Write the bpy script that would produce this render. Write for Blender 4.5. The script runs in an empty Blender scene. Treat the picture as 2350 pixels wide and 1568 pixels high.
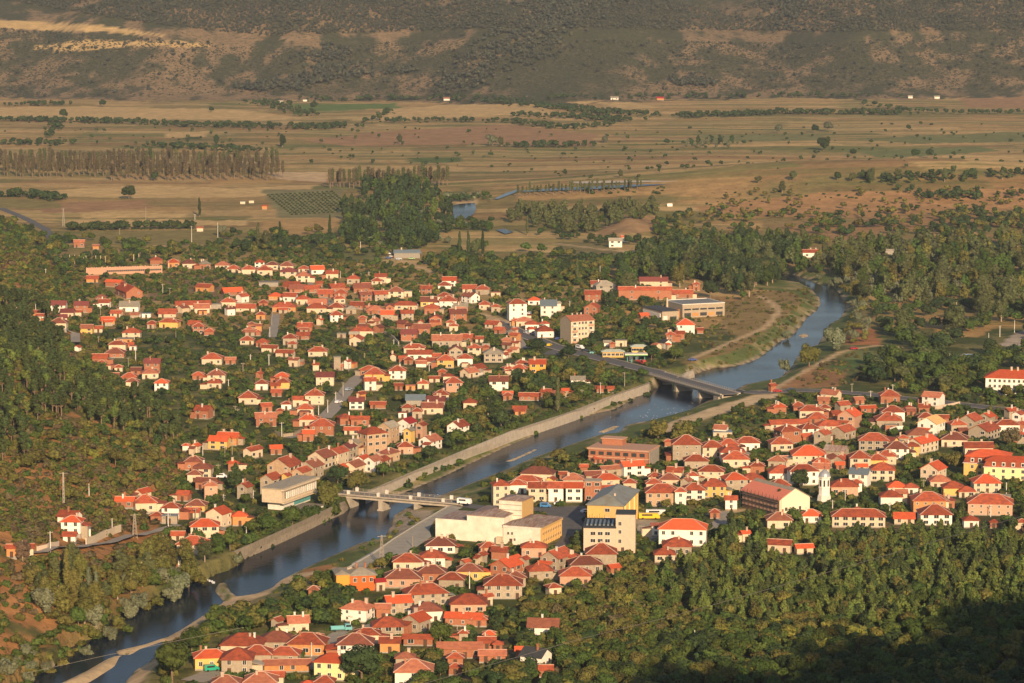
import bpy, bmesh, math, random
import numpy as np
from mathutils import Vector, Matrix
rnd = random.Random(7); nr = np.random.default_rng(11)
C = bpy.context.scene.collection
# ------------------------------------------------------------------ camera (pixel units: 2350 x 1568)
F, CX, CY, HC = 7200.0, 1175.0, 784.0, 220.0
PIT = math.atan(934.0 / F); SP, CP = math.sin(PIT), math.cos(PIT)
def proj(x, y, z):
    zz = z - HC
    d = y * CP - zz * SP
    return CX + F * x / d, CY - F * (y * SP + zz * CP) / d
def raydir(px, py):
    u = (np.asarray(px, float) - CX) / F; v = (CY - np.asarray(py, float)) / F
    return u, CP + v * SP, -SP + v * CP
def on_plane(px, py, z0=0.0):
    dx, dy, dz = raydir(px, py)
    t = (z0 - HC) / dz
    return dx * t, dy * t
def pxm(y): return F / (y * CP + 200 * SP)          # picture units per metre at depth y
# ------------------------------------------------------------------ noise
_P = nr.random((256, 256))
def vnoise(x, y):
    x = np.asarray(x, float); y = np.asarray(y, float)
    xi = np.floor(x).astype(int); yi = np.floor(y).astype(int); fx = x - xi; fy = y - yi
    fx = fx * fx * (3 - 2 * fx); fy = fy * fy * (3 - 2 * fy)
    a = _P[xi & 255, yi & 255]; b = _P[(xi + 1) & 255, yi & 255]; c = _P[xi & 255, (yi + 1) & 255]; d = _P[(xi + 1) & 255, (yi + 1) & 255]
    return (a * (1 - fx) + b * fx) * (1 - fy) + (c * (1 - fx) + d * fx) * fy
def fbm(x, y, o=4):
    s = 0; a = 0.5; t = 0
    for i in range(o):
        s = s + a * vnoise(x * 2 ** i + 17.3 * i, y * 2 ** i + 5.1 * i); t += a; a *= 0.5
    return s / t
def sst(a, b, x):
    t = np.clip((x - a) / (b - a), 0, 1); return t * t * (3 - 2 * t)
def inpoly(px, py, poly):
    px = np.asarray(px, float); py = np.asarray(py, float); r = np.zeros(px.shape, bool); n = len(poly)
    for i in range(n):
        x0, y0 = poly[i]; x1, y1 = poly[(i + 1) % n]
        if y0 == y1: continue
        r ^= ((y0 > py) != (y1 > py)) & (px < (x1 - x0) * (py - y0) / (y1 - y0) + x0)
    return r
def dline(px, py, pts, closed=False):
    d = np.full(np.shape(px), 1e18); n = len(pts)
    for i in range(n if closed else n - 1):
        x0, y0 = pts[i]; x1, y1 = pts[(i + 1) % n]; ex, ey = x1 - x0, y1 - y0
        t = np.clip(((px - x0) * ex + (py - y0) * ey) / (ex * ex + ey * ey + 1e-9), 0, 1)
        d = np.minimum(d, (px - x0 - t * ex) ** 2 + (py - y0 - t * ey) ** 2)
    return np.sqrt(d)
def sdf(px, py, poly):                                # positive outside
    return dline(px, py, poly, True) * np.where(inpoly(px, py, poly), -1, 1)
def W(pts, z=0.0): return [tuple(float(c) for c in on_plane(a, b, z)) for a, b in pts]
# ------------------------------------------------------------------ land
WZ = -4.5
LEFTB = [(-60,1640),(44,1568),(141,1514),(146,1493),(182,1470),(224,1465),(247,1444),(242,1426),(284,1405),(333,1379),(370,1368),(417,1355),(437,1332),(469,1329),(490,1319),(521,1309),(560,1284),(587,1268),(707,1209),(787,1174),(825,1156),(870,1146),(915,1136),(1012,1097),(1100,1055),(1175,1020),(1237,995),(1300,970),(1375,947),(1410,940),(1470,908),(1507,888),(1540,868),(1587,861),(1632,846),(1675,843),(1707,836),(1740,823),(1762,806),(1790,783),(1812,775),(1837,748),(1847,731),(1872,713),(1882,698),(1880,683),(1862,661),(1837,648),(1800,645),(1745,640)]
RIGHTB = [(1745,622),(1817,630),(1850,641),(1882,654),(1912,658),(1922,668),(1937,691),(1955,701),(1940,713),(1930,731),(1905,745),(1893,768),(1880,791),(1850,800),(1830,820),(1815,848),(1790,870),(1762,876),(1712,883),(1695,893),(1645,911),(1600,933),(1580,942),(1495,965),(1440,975),(1418,996),(1375,998),(1325,1015),(1267,1035),(1225,1050),(1175,1072),(1125,1092),(1037,1127),(990,1146),(950,1158),(932,1167),(905,1183),(897,1210),(882,1235),(825,1247),(775,1270),(737,1287),(687,1310),(645,1332),(624,1350),(581,1365),(544,1370),(528,1358),(516,1338),(504,1338),(494,1357),(514,1382),(479,1405),(441,1430),(414,1447),(386,1462),(379,1477),(364,1500),(344,1520),(314,1537),(294,1560),(240,1640)]
RIVER = W(LEFTB + RIGHTB, WZ)
ISL = [W(p, WZ) for p in ([(268,1494),(330,1480),(384,1462),(392,1466),(320,1490),(300,1503),(272,1503)], [(130,1574),(200,1540),(255,1508),(275,1506),(262,1530),(215,1560),(190,1574)], [(1152,1062),(1185,1050),(1232,1029),(1236,1030),(1222,1038),(1178,1058)], [(1372,992),(1400,981),(1415,976),(1421,978),(1408,986),(1385,994)], [(1461,975),(1475,970),(1482,974),(1470,979)], [(1835,770),(1850,765),(1853,772),(1840,776)])]
WALLTOP = [(1492,878),(1400,910),(1320,942),(1275,957),(1175,989),(1062,1035),(962,1077),(875,1115),(842,1128)]
WALLFOOT = [(1496,889),(1425,916),(1362,942),(1250,982),(1175,1011),(1037,1065),(937,1105),(862,1131),(850,1137)]
LOW = W([(-60,1660),(-30,1600),(20,1560),(110,1516),(135,1488),(215,1440),(235,1405),(330,1362),(400,1338),(436,1316),(480,1303),(520,1290),(552,1262)], 0) + W([(532,1262),(638,1214),(748,1162),(780,1146),(815,1136)], 0) + W([(a[0]-11, a[1]-2) for a in WALLTOP[::-1]], 0) + \
    W([(1510,865),(1565,850),(1600,830),(1680,808),(1715,795),(1752,765),(1802,727),(1838,702),(1842,688),(1815,668),(1735,660),(1735,606),(1817,612),(1885,626),(1962,648),(1992,690),(1980,730),(1938,768),(1915,800),(1845,845),(1800,880),(1720,898),(1670,915),(1610,945),(1510,982),(1440,1010),(1370,1035),(1290,1062),(1200,1088),(1120,1118),(1060,1150),(1035,1163),(900,1242),(815,1302),(760,1318),(700,1338),(620,1372),(540,1400),(470,1440),(420,1475),(350,1540),(270,1660)], 0)
WLA = W([(a[0]-11, a[1]-2) for a in WALLTOP], 0); WLB = W([(532,1262),(638,1214),(748,1162),(780,1146),(800,1140)], 0)
HILL = W([(-1500,440),(-200,490),(0,512),(90,545),(150,640),(190,720),(270,860),(400,970),(440,1050),(400,1130),(350,1200),(340,1290),(330,1350),(235,1398),(125,1480),(20,1552),(-60,1640),(-1500,1750)], 0)
MOUND = W([(1360,545),(1400,500),(1480,490),(1560,500),(1540,530),(1450,560)], 0)
_xf = np.array([-400, -200, -40, 10.0, 50, 101, 194, 400, 900]); _yf = np.array([840, 850, 915, 1022, 1100, 1160, 1200, 1240, 1300.0])
def Hfun(x, y):
    x = np.asarray(x, float); y = np.asarray(y, float)
    low = sdf(x, y, LOW); riv = sdf(x, y, RIVER)
    for p in ISL: riv = np.maximum(riv, -sdf(x, y, p) * 1.0)
    bed = np.where(riv < 0, WZ - np.minimum(1.6, -riv * .25), WZ + np.minimum(1.2, riv * .14))
    wl = np.minimum(dline(x, y, WLA), dline(x, y, WLB)); dl = np.maximum(-low, 0); tn = dl / (dl + np.maximum(riv, 0) + .01); tn = np.where(riv < 0, 1, tn ** .7); tw = 1 - sst(-2.6, 0, low); kw = 1 - sst(8, 16, wl); z = bed * np.where(riv < 0, 1, tw * kw + tn * (1 - kw))
    hd = -sdf(x, y, HILL); hd = np.maximum(hd, 0)
    n1 = fbm(x / 45, y / 70, 3)
    z = z + 95 * (1 - np.exp(-hd * .40 / 95)) * (0.75 + .5 * n1) * sst(0, 12, hd)
    yf = np.interp(x, _xf, _yf)
    q = np.clip(1 - y / yf, 0, 1)
    z = z + 217 * q ** 2.2 + q * 14 * (fbm(x / 30, y / 30, 3) - .5) * sst(0, .1, q) * sst(60, 300, y)
    z = z + (87 + .0017 * np.clip(x - 150, 0, 200) ** 2) * sst(.195, .33, x / np.maximum(y, 60)) * np.exp(-((y - 420) / 130) ** 2) * (.88 + .24 * fbm(x / 30, y / 30, 2))  # unseen hill shoulder beyond the right edge, shaped to shade the near wood
    md = np.maximum(-sdf(x, y, MOUND), 0); z = z + np.minimum(16, md * .45) * .55 * (.4 + 1.2 * fbm(x / 14, y / 25, 3))
    z = z + sst(1250, 2500, y) * 5 * (fbm(x / 160, y / 300, 3) - .5)
    r = 26 * np.exp(-((x - 330) / 300) ** 2 - ((y - 2700) / 160) ** 2); z = z + r            # low rise beyond the river on the right
    fh = np.maximum(y - 4200 - 420 * (fbm(x / 260, 3.3, 3) - .5), 0)
    gul = np.abs(fbm(x / 420 + .25 * np.sin(y / 400), y / 2600 + 2.2, 3) - .5) * 2
    big = np.abs((x - 60 - (y - 4250) * .22) / 260)
    z = z + fh * (.055 + .075 * sst(0, 700, fh)) + sst(0, 500, fh) * (gul * 62 + 30 * (1 - np.exp(-big ** 2)) + 22 * (fbm(x / 130, y / 260, 4) - .5) + 6 * (fbm(x / 30, y / 60, 3) - .5))
    z = z + .5 * (fbm(x / 9, y / 9, 2) - .5) * sst(0, 4, hd) * 3
    return z
YR = np.concatenate([np.arange(-60, 700, 13.), np.arange(700, 2120, 2.5), np.arange(2120, 3600, 5.5), np.arange(3600, 6500, 10.), np.arange(6500, 9500, 40.)])
UC = np.concatenate([np.linspace(-.36, -.18, 40)[:-1], np.linspace(-.18, .18, 226), np.linspace(.18, .36, 40)[1:]])
def WD(y): return np.maximum(y, 0) + 1800 * np.exp(-(y / 500) ** 2)
_U, _Y = np.meshgrid(UC, YR); _X = _U * WD(_Y); _Z = Hfun(_X, _Y)
def H(x, y):
    x = np.asarray(x, float); y = np.asarray(y, float)
    u = np.clip(x / WD(y), UC[0], UC[-1] - 1e-6); fi = np.interp(u, UC, np.arange(len(UC))); fj = np.interp(y, YR, np.arange(len(YR)))
    i = np.minimum(fi.astype(int), len(UC) - 2); j = np.minimum(fj.astype(int), len(YR) - 2); a = fi - i; b = fj - j
    return (_Z[j, i] * (1 - a) + _Z[j, i + 1] * a) * (1 - b) + (_Z[j + 1, i] * (1 - a) + _Z[j + 1, i + 1] * a) * b
def cast(px, py, off=0.0):
    """ground points (x, y, z) seen at picture points, the ground raised by off"""
    px = np.atleast_1d(np.asarray(px, float)); py = np.atleast_1d(np.asarray(py, float)); off = np.broadcast_to(np.asarray(off, float), px.shape)
    dx, dy, dz = raydir(px, py); dx = dx / dy; dz = dz / dy
    ys = np.concatenate([np.arange(640, 1800, 6.), np.arange(1800, 4000, 14.), np.arange(4000, 9300, 30.)])
    ok = np.zeros(px.shape, bool); lo = np.full(px.shape, 640.); hi = np.full(px.shape, 9300.)
    for k in range(len(ys)):
        y = ys[k]; g = H(dx * y, np.full(px.shape, y)) + off; hit = (~ok) & (HC + dz * y < g)
        hi[hit] = y; lo[hit] = ys[max(k - 1, 0)]; ok |= hit
        if ok.all(): break
    for _ in range(14):
        m = (lo + hi) / 2; below = HC + dz * m < H(dx * m, m) + off
        hi = np.where(below, m, hi); lo = np.where(below, lo, m)
    return dx * hi, hi, H(dx * hi, hi)
def pt(px, py, off=0.0):
    a, b, c = cast([px], [py], off); return float(a[0]), float(b[0]), float(c[0])
OFF = {0:(0,900),1:(960,900),2:(1920,900),3:(2880,900),4:(640,1300),5:(0,1540),6:(960,1540),7:(1920,1540),8:(2880,1300),9:(480,1920),10:(1340,1920),11:(2880,1600)}
def T(t, x, y): ox, oy = OFF[t]; return (ox + x * .40851) / 1.63404, (oy + y * .40851) / 1.63404
# ------------------------------------------------------------------ materials
def nodes(m): m.use_nodes = True; return m.node_tree.nodes, m.node_tree.links
def mat(name, col, rough=.85, var=.25, scale=1.2, col2=None, objvar=.12, metal=0, stretch=None, bump=0, spec=.3):
    m = bpy.data.materials.new(name); N, L = nodes(m); b = N['Principled BSDF']
    b.inputs['Roughness'].default_value = rough; b.inputs['Metallic'].default_value = metal
    b.inputs['Specular IOR Level'].default_value = spec
    tc = N.new('ShaderNodeTexCoord'); mp = N.new('ShaderNodeMapping'); L.new(tc.outputs['Object'], mp.inputs[0])
    if stretch: mp.inputs['Scale'].default_value = stretch
    oi = N.new('ShaderNodeObjectInfo'); ad = N.new('ShaderNodeVectorMath'); ad.operation = 'ADD'
    sc = N.new('ShaderNodeVectorMath'); sc.operation = 'SCALE'; sc.inputs[0].default_value = (37, 21, 53); L.new(oi.outputs['Random'], sc.inputs['Scale'])
    L.new(mp.outputs[0], ad.inputs[0]); L.new(sc.outputs[0], ad.inputs[1])
    n = N.new('ShaderNodeTexNoise'); n.inputs['Scale'].default_value = scale; n.inputs['Detail'].default_value = 6; n.inputs['Roughness'].default_value = .7
    L.new(ad.outputs[0], n.inputs['Vector'])
    r = N.new('ShaderNodeValToRGB'); r.color_ramp.elements[0].position = .3; r.color_ramp.elements[1].position = .7
    c2 = col2 or tuple(c * (1 - var) for c in col)
    r.color_ramp.elements[0].color = (*c2, 1); r.color_ramp.elements[1].color = (*[min(1, c * (1 + var * .45)) for c in col], 1)
    L.new(n.outputs['Fac'], r.inputs[0])
    hs = N.new('ShaderNodeHueSaturation'); L.new(r.outputs[0], hs.inputs['Color'])
    mr = N.new('ShaderNodeMapRange'); mr.inputs['To Min'].default_value = 1 - objvar; mr.inputs['To Max'].default_value = 1 + objvar
    L.new(oi.outputs['Random'], mr.inputs['Value']); L.new(mr.outputs[0], hs.inputs['Value'])
    L.new(hs.outputs[0], b.inputs['Base Color'])
    if bump:
        bp = N.new('ShaderNodeBump'); bp.inputs['Strength'].default_value = bump; bp.inputs['Distance'].default_value = .1; L.new(n.outputs['Fac'], bp.inputs['Height']); L.new(bp.outputs[0], b.inputs['Normal'])
    return m
WALL = {'c': mat('cream_plaster', (.66, .54, .38), var=.22), 'w': mat('white_plaster', (.80, .76, .67), var=.16), 'b': mat('bare_brick', (.38, .155, .085), var=.32, scale=2),
        'o': mat('orange_plaster', (.58, .27, .10), var=.25), 'y': mat('yellow_plaster', (.70, .45, .14), var=.15), 'k': mat('pink_plaster', (.56, .33, .22), var=.2),
        't': mat('grey_render', (.40, .33, .24), var=.3), 'g': mat('grey_concrete', (.34, .31, .26), var=.3), 'l': mat('pale_yellow_plaster', (.80, .72, .36), var=.08), 'O': mat('vivid_orange_plaster', (.75, .36, .06), var=.1), 'n': mat('tan_plaster', (.54, .37, .23), var=.28), 'q': mat('pinkish_cream_render', (.64, .50, .37), var=.12), 'Y': mat('amber_plaster', (.66, .43, .17), var=.12), 'e': mat('pale_straw_plaster', (.78, .70, .50), var=.1), 's': mat('dirty_white_stucco', (.80, .75, .63), var=.2, scale=.3, col2=(.62, .56, .44))}
def rmat(n, c, v=.3, **k): return mat(n, c, var=v, scale=.55, objvar=.30, stretch=(1, 1, 2.5), bump=.4, **k)
ROOF = {'r': rmat('orange_clay_tiles', (.43, .090, .034), col2=(.17, .05, .032)), 'R': rmat('fresh_red_tiles', (.56, .10, .035), .25), 'd': rmat('weathered_brown_tiles', (.25, .078, .046), col2=(.14, .052, .034)),
        'm': rmat('dark_maroon_tiles', (.20, .055, .045)), 'p': rmat('pale_clay_tiles', (.43, .16, .085), col2=(.27, .09, .055)), 'g': rmat('grey_roof_sheet', (.33, .29, .22)),
        'b': mat('blue_grey_metal', (.20, .25, .28), rough=.45, var=.2, metal=.3), 'k': rmat('slate_sheet', (.055, .06, .065)), 'M': rmat('crimson_sheet', (.42, .03, .03), .1), 'y': rmat('new_timber_boards', (.62, .38, .15), .15),
        'u': mat('rusty_sheet_metal', (.34, .30, .26), var=.4, scale=.35, col2=(.17, .065, .04), stretch=(4, .6, 1))}
MRIDGE = mat('ridge_mortar', (.62, .42, .32)); MCH = mat('chimney_plaster', (.55, .42, .32)); MFR = mat('white_frame_paint', (.7, .66, .58)); MDOOR = mat('brown_door_paint', (.10, .06, .04))
MGL = mat('window_glass', (.03, .035, .04), rough=.25, spec=.5); MCON = mat('weathered_concrete', (.42, .37, .30), scale=.5, var=.3); MASP = mat('worn_asphalt', (.13, .125, .12), scale=.25, var=.25, objvar=0)
MPALE = mat('dusty_pale_road', (.34, .30, .245), scale=.3, var=.2, objvar=0); MDARK = mat('dark_metal', (.05, .05, .05), rough=.5); MWOOD = mat('grey_timber_pole', (.33, .28, .21)); MBARK = mat('bark', (.20, .14, .09)); MPBARK = mat('pale_bark', (.36, .28, .20))
MTURQ = mat('turquoise_paint', (.10, .32, .32)); MTYRE = mat('tyre_rubber', (.02, .02, .02))
def paint(n, c): return mat(n, c, rough=.3, var=.03, objvar=0, spec=.6)
# ------------------------------------------------------------------ object helpers
def mesh_np(name, v, f, mats=(), mi=None, smooth=False):
    me = bpy.data.meshes.new(name); v = np.asarray(v, np.float32); f = np.asarray(f, np.int32)
    me.vertices.add(len(v)); me.vertices.foreach_set('co', v.ravel()); k = f.shape[1]
    me.loops.add(f.size); me.loops.foreach_set('vertex_index', f.ravel()); me.polygons.add(len(f))
    me.polygons.foreach_set('loop_start', np.arange(0, f.size, k, dtype=np.int32)); me.polygons.foreach_set('loop_total', np.full(len(f), k, np.int32))
    for m in mats: me.materials.append(m)
    if mi is not None: me.polygons.foreach_set('material_index', np.asarray(mi, np.int32))
    if smooth: me.polygons.foreach_set('use_smooth', np.ones(len(f), bool))
    me.update(calc_edges=True); return me
def mesh_py(name, v, f, mats=(), mi=None):
    me = bpy.data.meshes.new(name); me.from_pydata([tuple(p) for p in v], [], f)
    for m in mats: me.materials.append(m)
    if mi is not None:
        for p, k in zip(me.polygons, mi): p.material_index = k
    me.update(); return me
def link(name, me, parent=None, loc=None, rotz=0, **props):
    o = bpy.data.objects.new(name, me); C.objects.link(o)
    if parent: o.parent = parent
    if loc is not None: o.location = loc
    if rotz: o.rotation_euler = (0, 0, rotz)
    for k, v in props.items(): o[k] = v
    return o
def thing(name, label, cat, loc=(0, 0, 0), rotz=0, group=None):
    o = link(name, None, None, loc, rotz); o['label'] = label; o['category'] = cat
    if group: o['group'] = group
    return o
class MB:
    def __init__(s): s.v = []; s.f = []; s.m = []
    def add(s, v, f, m=0):
        b = len(s.v); s.v += [tuple(p) for p in v]; s.f += [tuple(i + b for i in q) for q in f]; s.m += [m] * len(f); return s
    def box(s, x0, x1, y0, y1, z0, z1, m=0):
        return s.add([(x0,y0,z0),(x1,y0,z0),(x1,y1,z0),(x0,y1,z0),(x0,y0,z1),(x1,y0,z1),(x1,y1,z1),(x0,y1,z1)], [(3,2,1,0),(4,5,6,7),(0,1,5,4),(1,2,6,5),(2,3,7,6),(3,0,4,7)], m)
    def bar(s, a, b, w, h=None, m=0):
        a = Vector(a); b = Vector(b); d = (b - a).normalized(); h = h or w
        sd = d.cross(Vector((0, 0, 1))); sd = sd.normalized() if sd.length > 1e-3 else Vector((1, 0, 0)); up = sd.cross(d)
        q = [sd * (w / 2) * i + up * (h / 2) * j for i, j in ((-1,-1),(1,-1),(1,1),(-1,1))]
        return s.add([a + p for p in q] + [b + p for p in q], [(3,2,1,0),(4,5,6,7),(0,1,5,4),(1,2,6,5),(2,3,7,6),(3,0,4,7)], m)
    def cyl(s, x, y, z0, z1, r0, r1=None, n=10, m=0):
        r1 = r0 if r1 is None else r1
        v = [(x + r0 * math.cos(6.2832 * k / n), y + r0 * math.sin(6.2832 * k / n), z0) for k in range(n)] + [(x + r1 * math.cos(6.2832 * k / n), y + r1 * math.sin(6.2832 * k / n), z1) for k in range(n)]
        return s.add(v, [tuple(range(n))[::-1], tuple(range(n, 2 * n))] + [(k, (k + 1) % n, n + (k + 1) % n, n + k) for k in range(n)], m)
    def hip(s, x0, x1, y0, y1, z, rise, fas=.2, m=0):
        L, Wd = x1 - x0, y1 - y0
        if L >= Wd: a = (x0 + Wd * .48, (y0 + y1) / 2); b = (x1 - Wd * .48, (y0 + y1) / 2)
        else: a = ((x0 + x1) / 2, y0 + L * .48); b = ((x0 + x1) / 2, y1 - L * .48)
        v = [(x0,y0,z),(x1,y0,z),(x1,y1,z),(x0,y1,z),(x0,y0,z+fas),(x1,y0,z+fas),(x1,y1,z+fas),(x0,y1,z+fas),(a[0],a[1],z+fas+rise),(b[0],b[1],z+fas+rise)]
        f = [(3,2,1,0),(0,1,5,4),(1,2,6,5),(2,3,7,6),(3,0,4,7)]
        f += [(4,5,9,8),(5,6,9),(6,7,8,9),(7,4,8)] if L >= Wd else [(4,5,8),(5,6,9,8),(6,7,9),(7,4,8,9)]
        s.add(v, f, m); s.rd = [(v[i], v[j]) for i, j in (((8,9),(4,8),(7,8),(5,9),(6,9)) if L >= Wd else ((8,9),(4,8),(5,8),(6,9),(7,9)))]; return s
    def gable(s, L, Wd, z, rise, t=.2, m=0):
        w = Wd / 2; p = [(-w, z), (0, z + rise), (w, z), (w, z + t), (0, z + rise + t), (-w, z + t)]
        v = [(-L / 2, y, q) for y, q in p] + [(L / 2, y, q) for y, q in p]
        f = [(0,1,4,5),(1,2,3,4),(11,10,7,6),(10,9,8,7),(1,0,6,7),(2,1,7,8),(3,2,8,9),(4,3,9,10),(5,4,10,11),(0,5,11,6)]
        s.add(v, f, m); s.rd = [((-L / 2, 0, z + rise + t), (L / 2, 0, z + rise + t))]; return s
    def mesh(s, name, mats): return mesh_py(name, s.v, s.f, mats, s.m)
    def obj(s, name, mats, parent=None, loc=None, rotz=0, **p): return link(name, s.mesh(name, mats), parent, loc, rotz, **p)
FOOT = []       # footprints (x, y, theta, L, W, x0, x1, ytop, ybot) in metres / picture units
def foot(x, y, z, th, L, Wd, h):
    c, s_ = math.cos(th), math.sin(th); P = []
    for a, b in ((-1,-1),(1,-1),(1,1),(-1,1)):
        X = x + c * a * L / 2 - s_ * b * Wd / 2; Y = y + s_ * a * L / 2 + c * b * Wd / 2
        P.append(proj(X, Y, z)); P.append(proj(X, Y, z + h))
    xs = [p[0] for p in P]; ys = [p[1] for p in P]; FOOT.append((x, y, th, L, Wd, min(xs), max(xs), min(ys), max(ys)))
def wmesh(w, h, name='window', fr=None):
    b = MB(); b.box(-w / 2, w / 2, -.10, .02, 0, h, 0); t = .11
    b.box(-w / 2 + t, -.04, -.13, -.101, t, h - t, 1); b.box(.04, w / 2 - t, -.13, -.101, t, h - t, 1)
    return b.mesh(name, [fr or MFR, MGL])
WIN = wmesh(1.25, 1.5); WINS = wmesh(.9, 1.1); WINW = wmesh(1.9, 1.4); _d = MB(); _d.box(-.55, .55, -.12, .02, 0, 2.1); DOOR = _d.mesh('door', [MDOOR])
CHM = []
for _w, _h, _m in ((.65, 1.5, MCH), (.55, 1.9, WALL['b']), (.9, 1.7, MCH), (.6, 1.6, MFR)):
    b = MB(); b.box(-_w / 2, _w / 2, -_w / 2, _w / 2, -1.4, _h); b.box(-_w / 2 - .08, _w / 2 + .08, -_w / 2 - .08, _w / 2 + .08, _h, _h + .14); CHM.append(b.mesh('chimney', [_m]))
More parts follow.
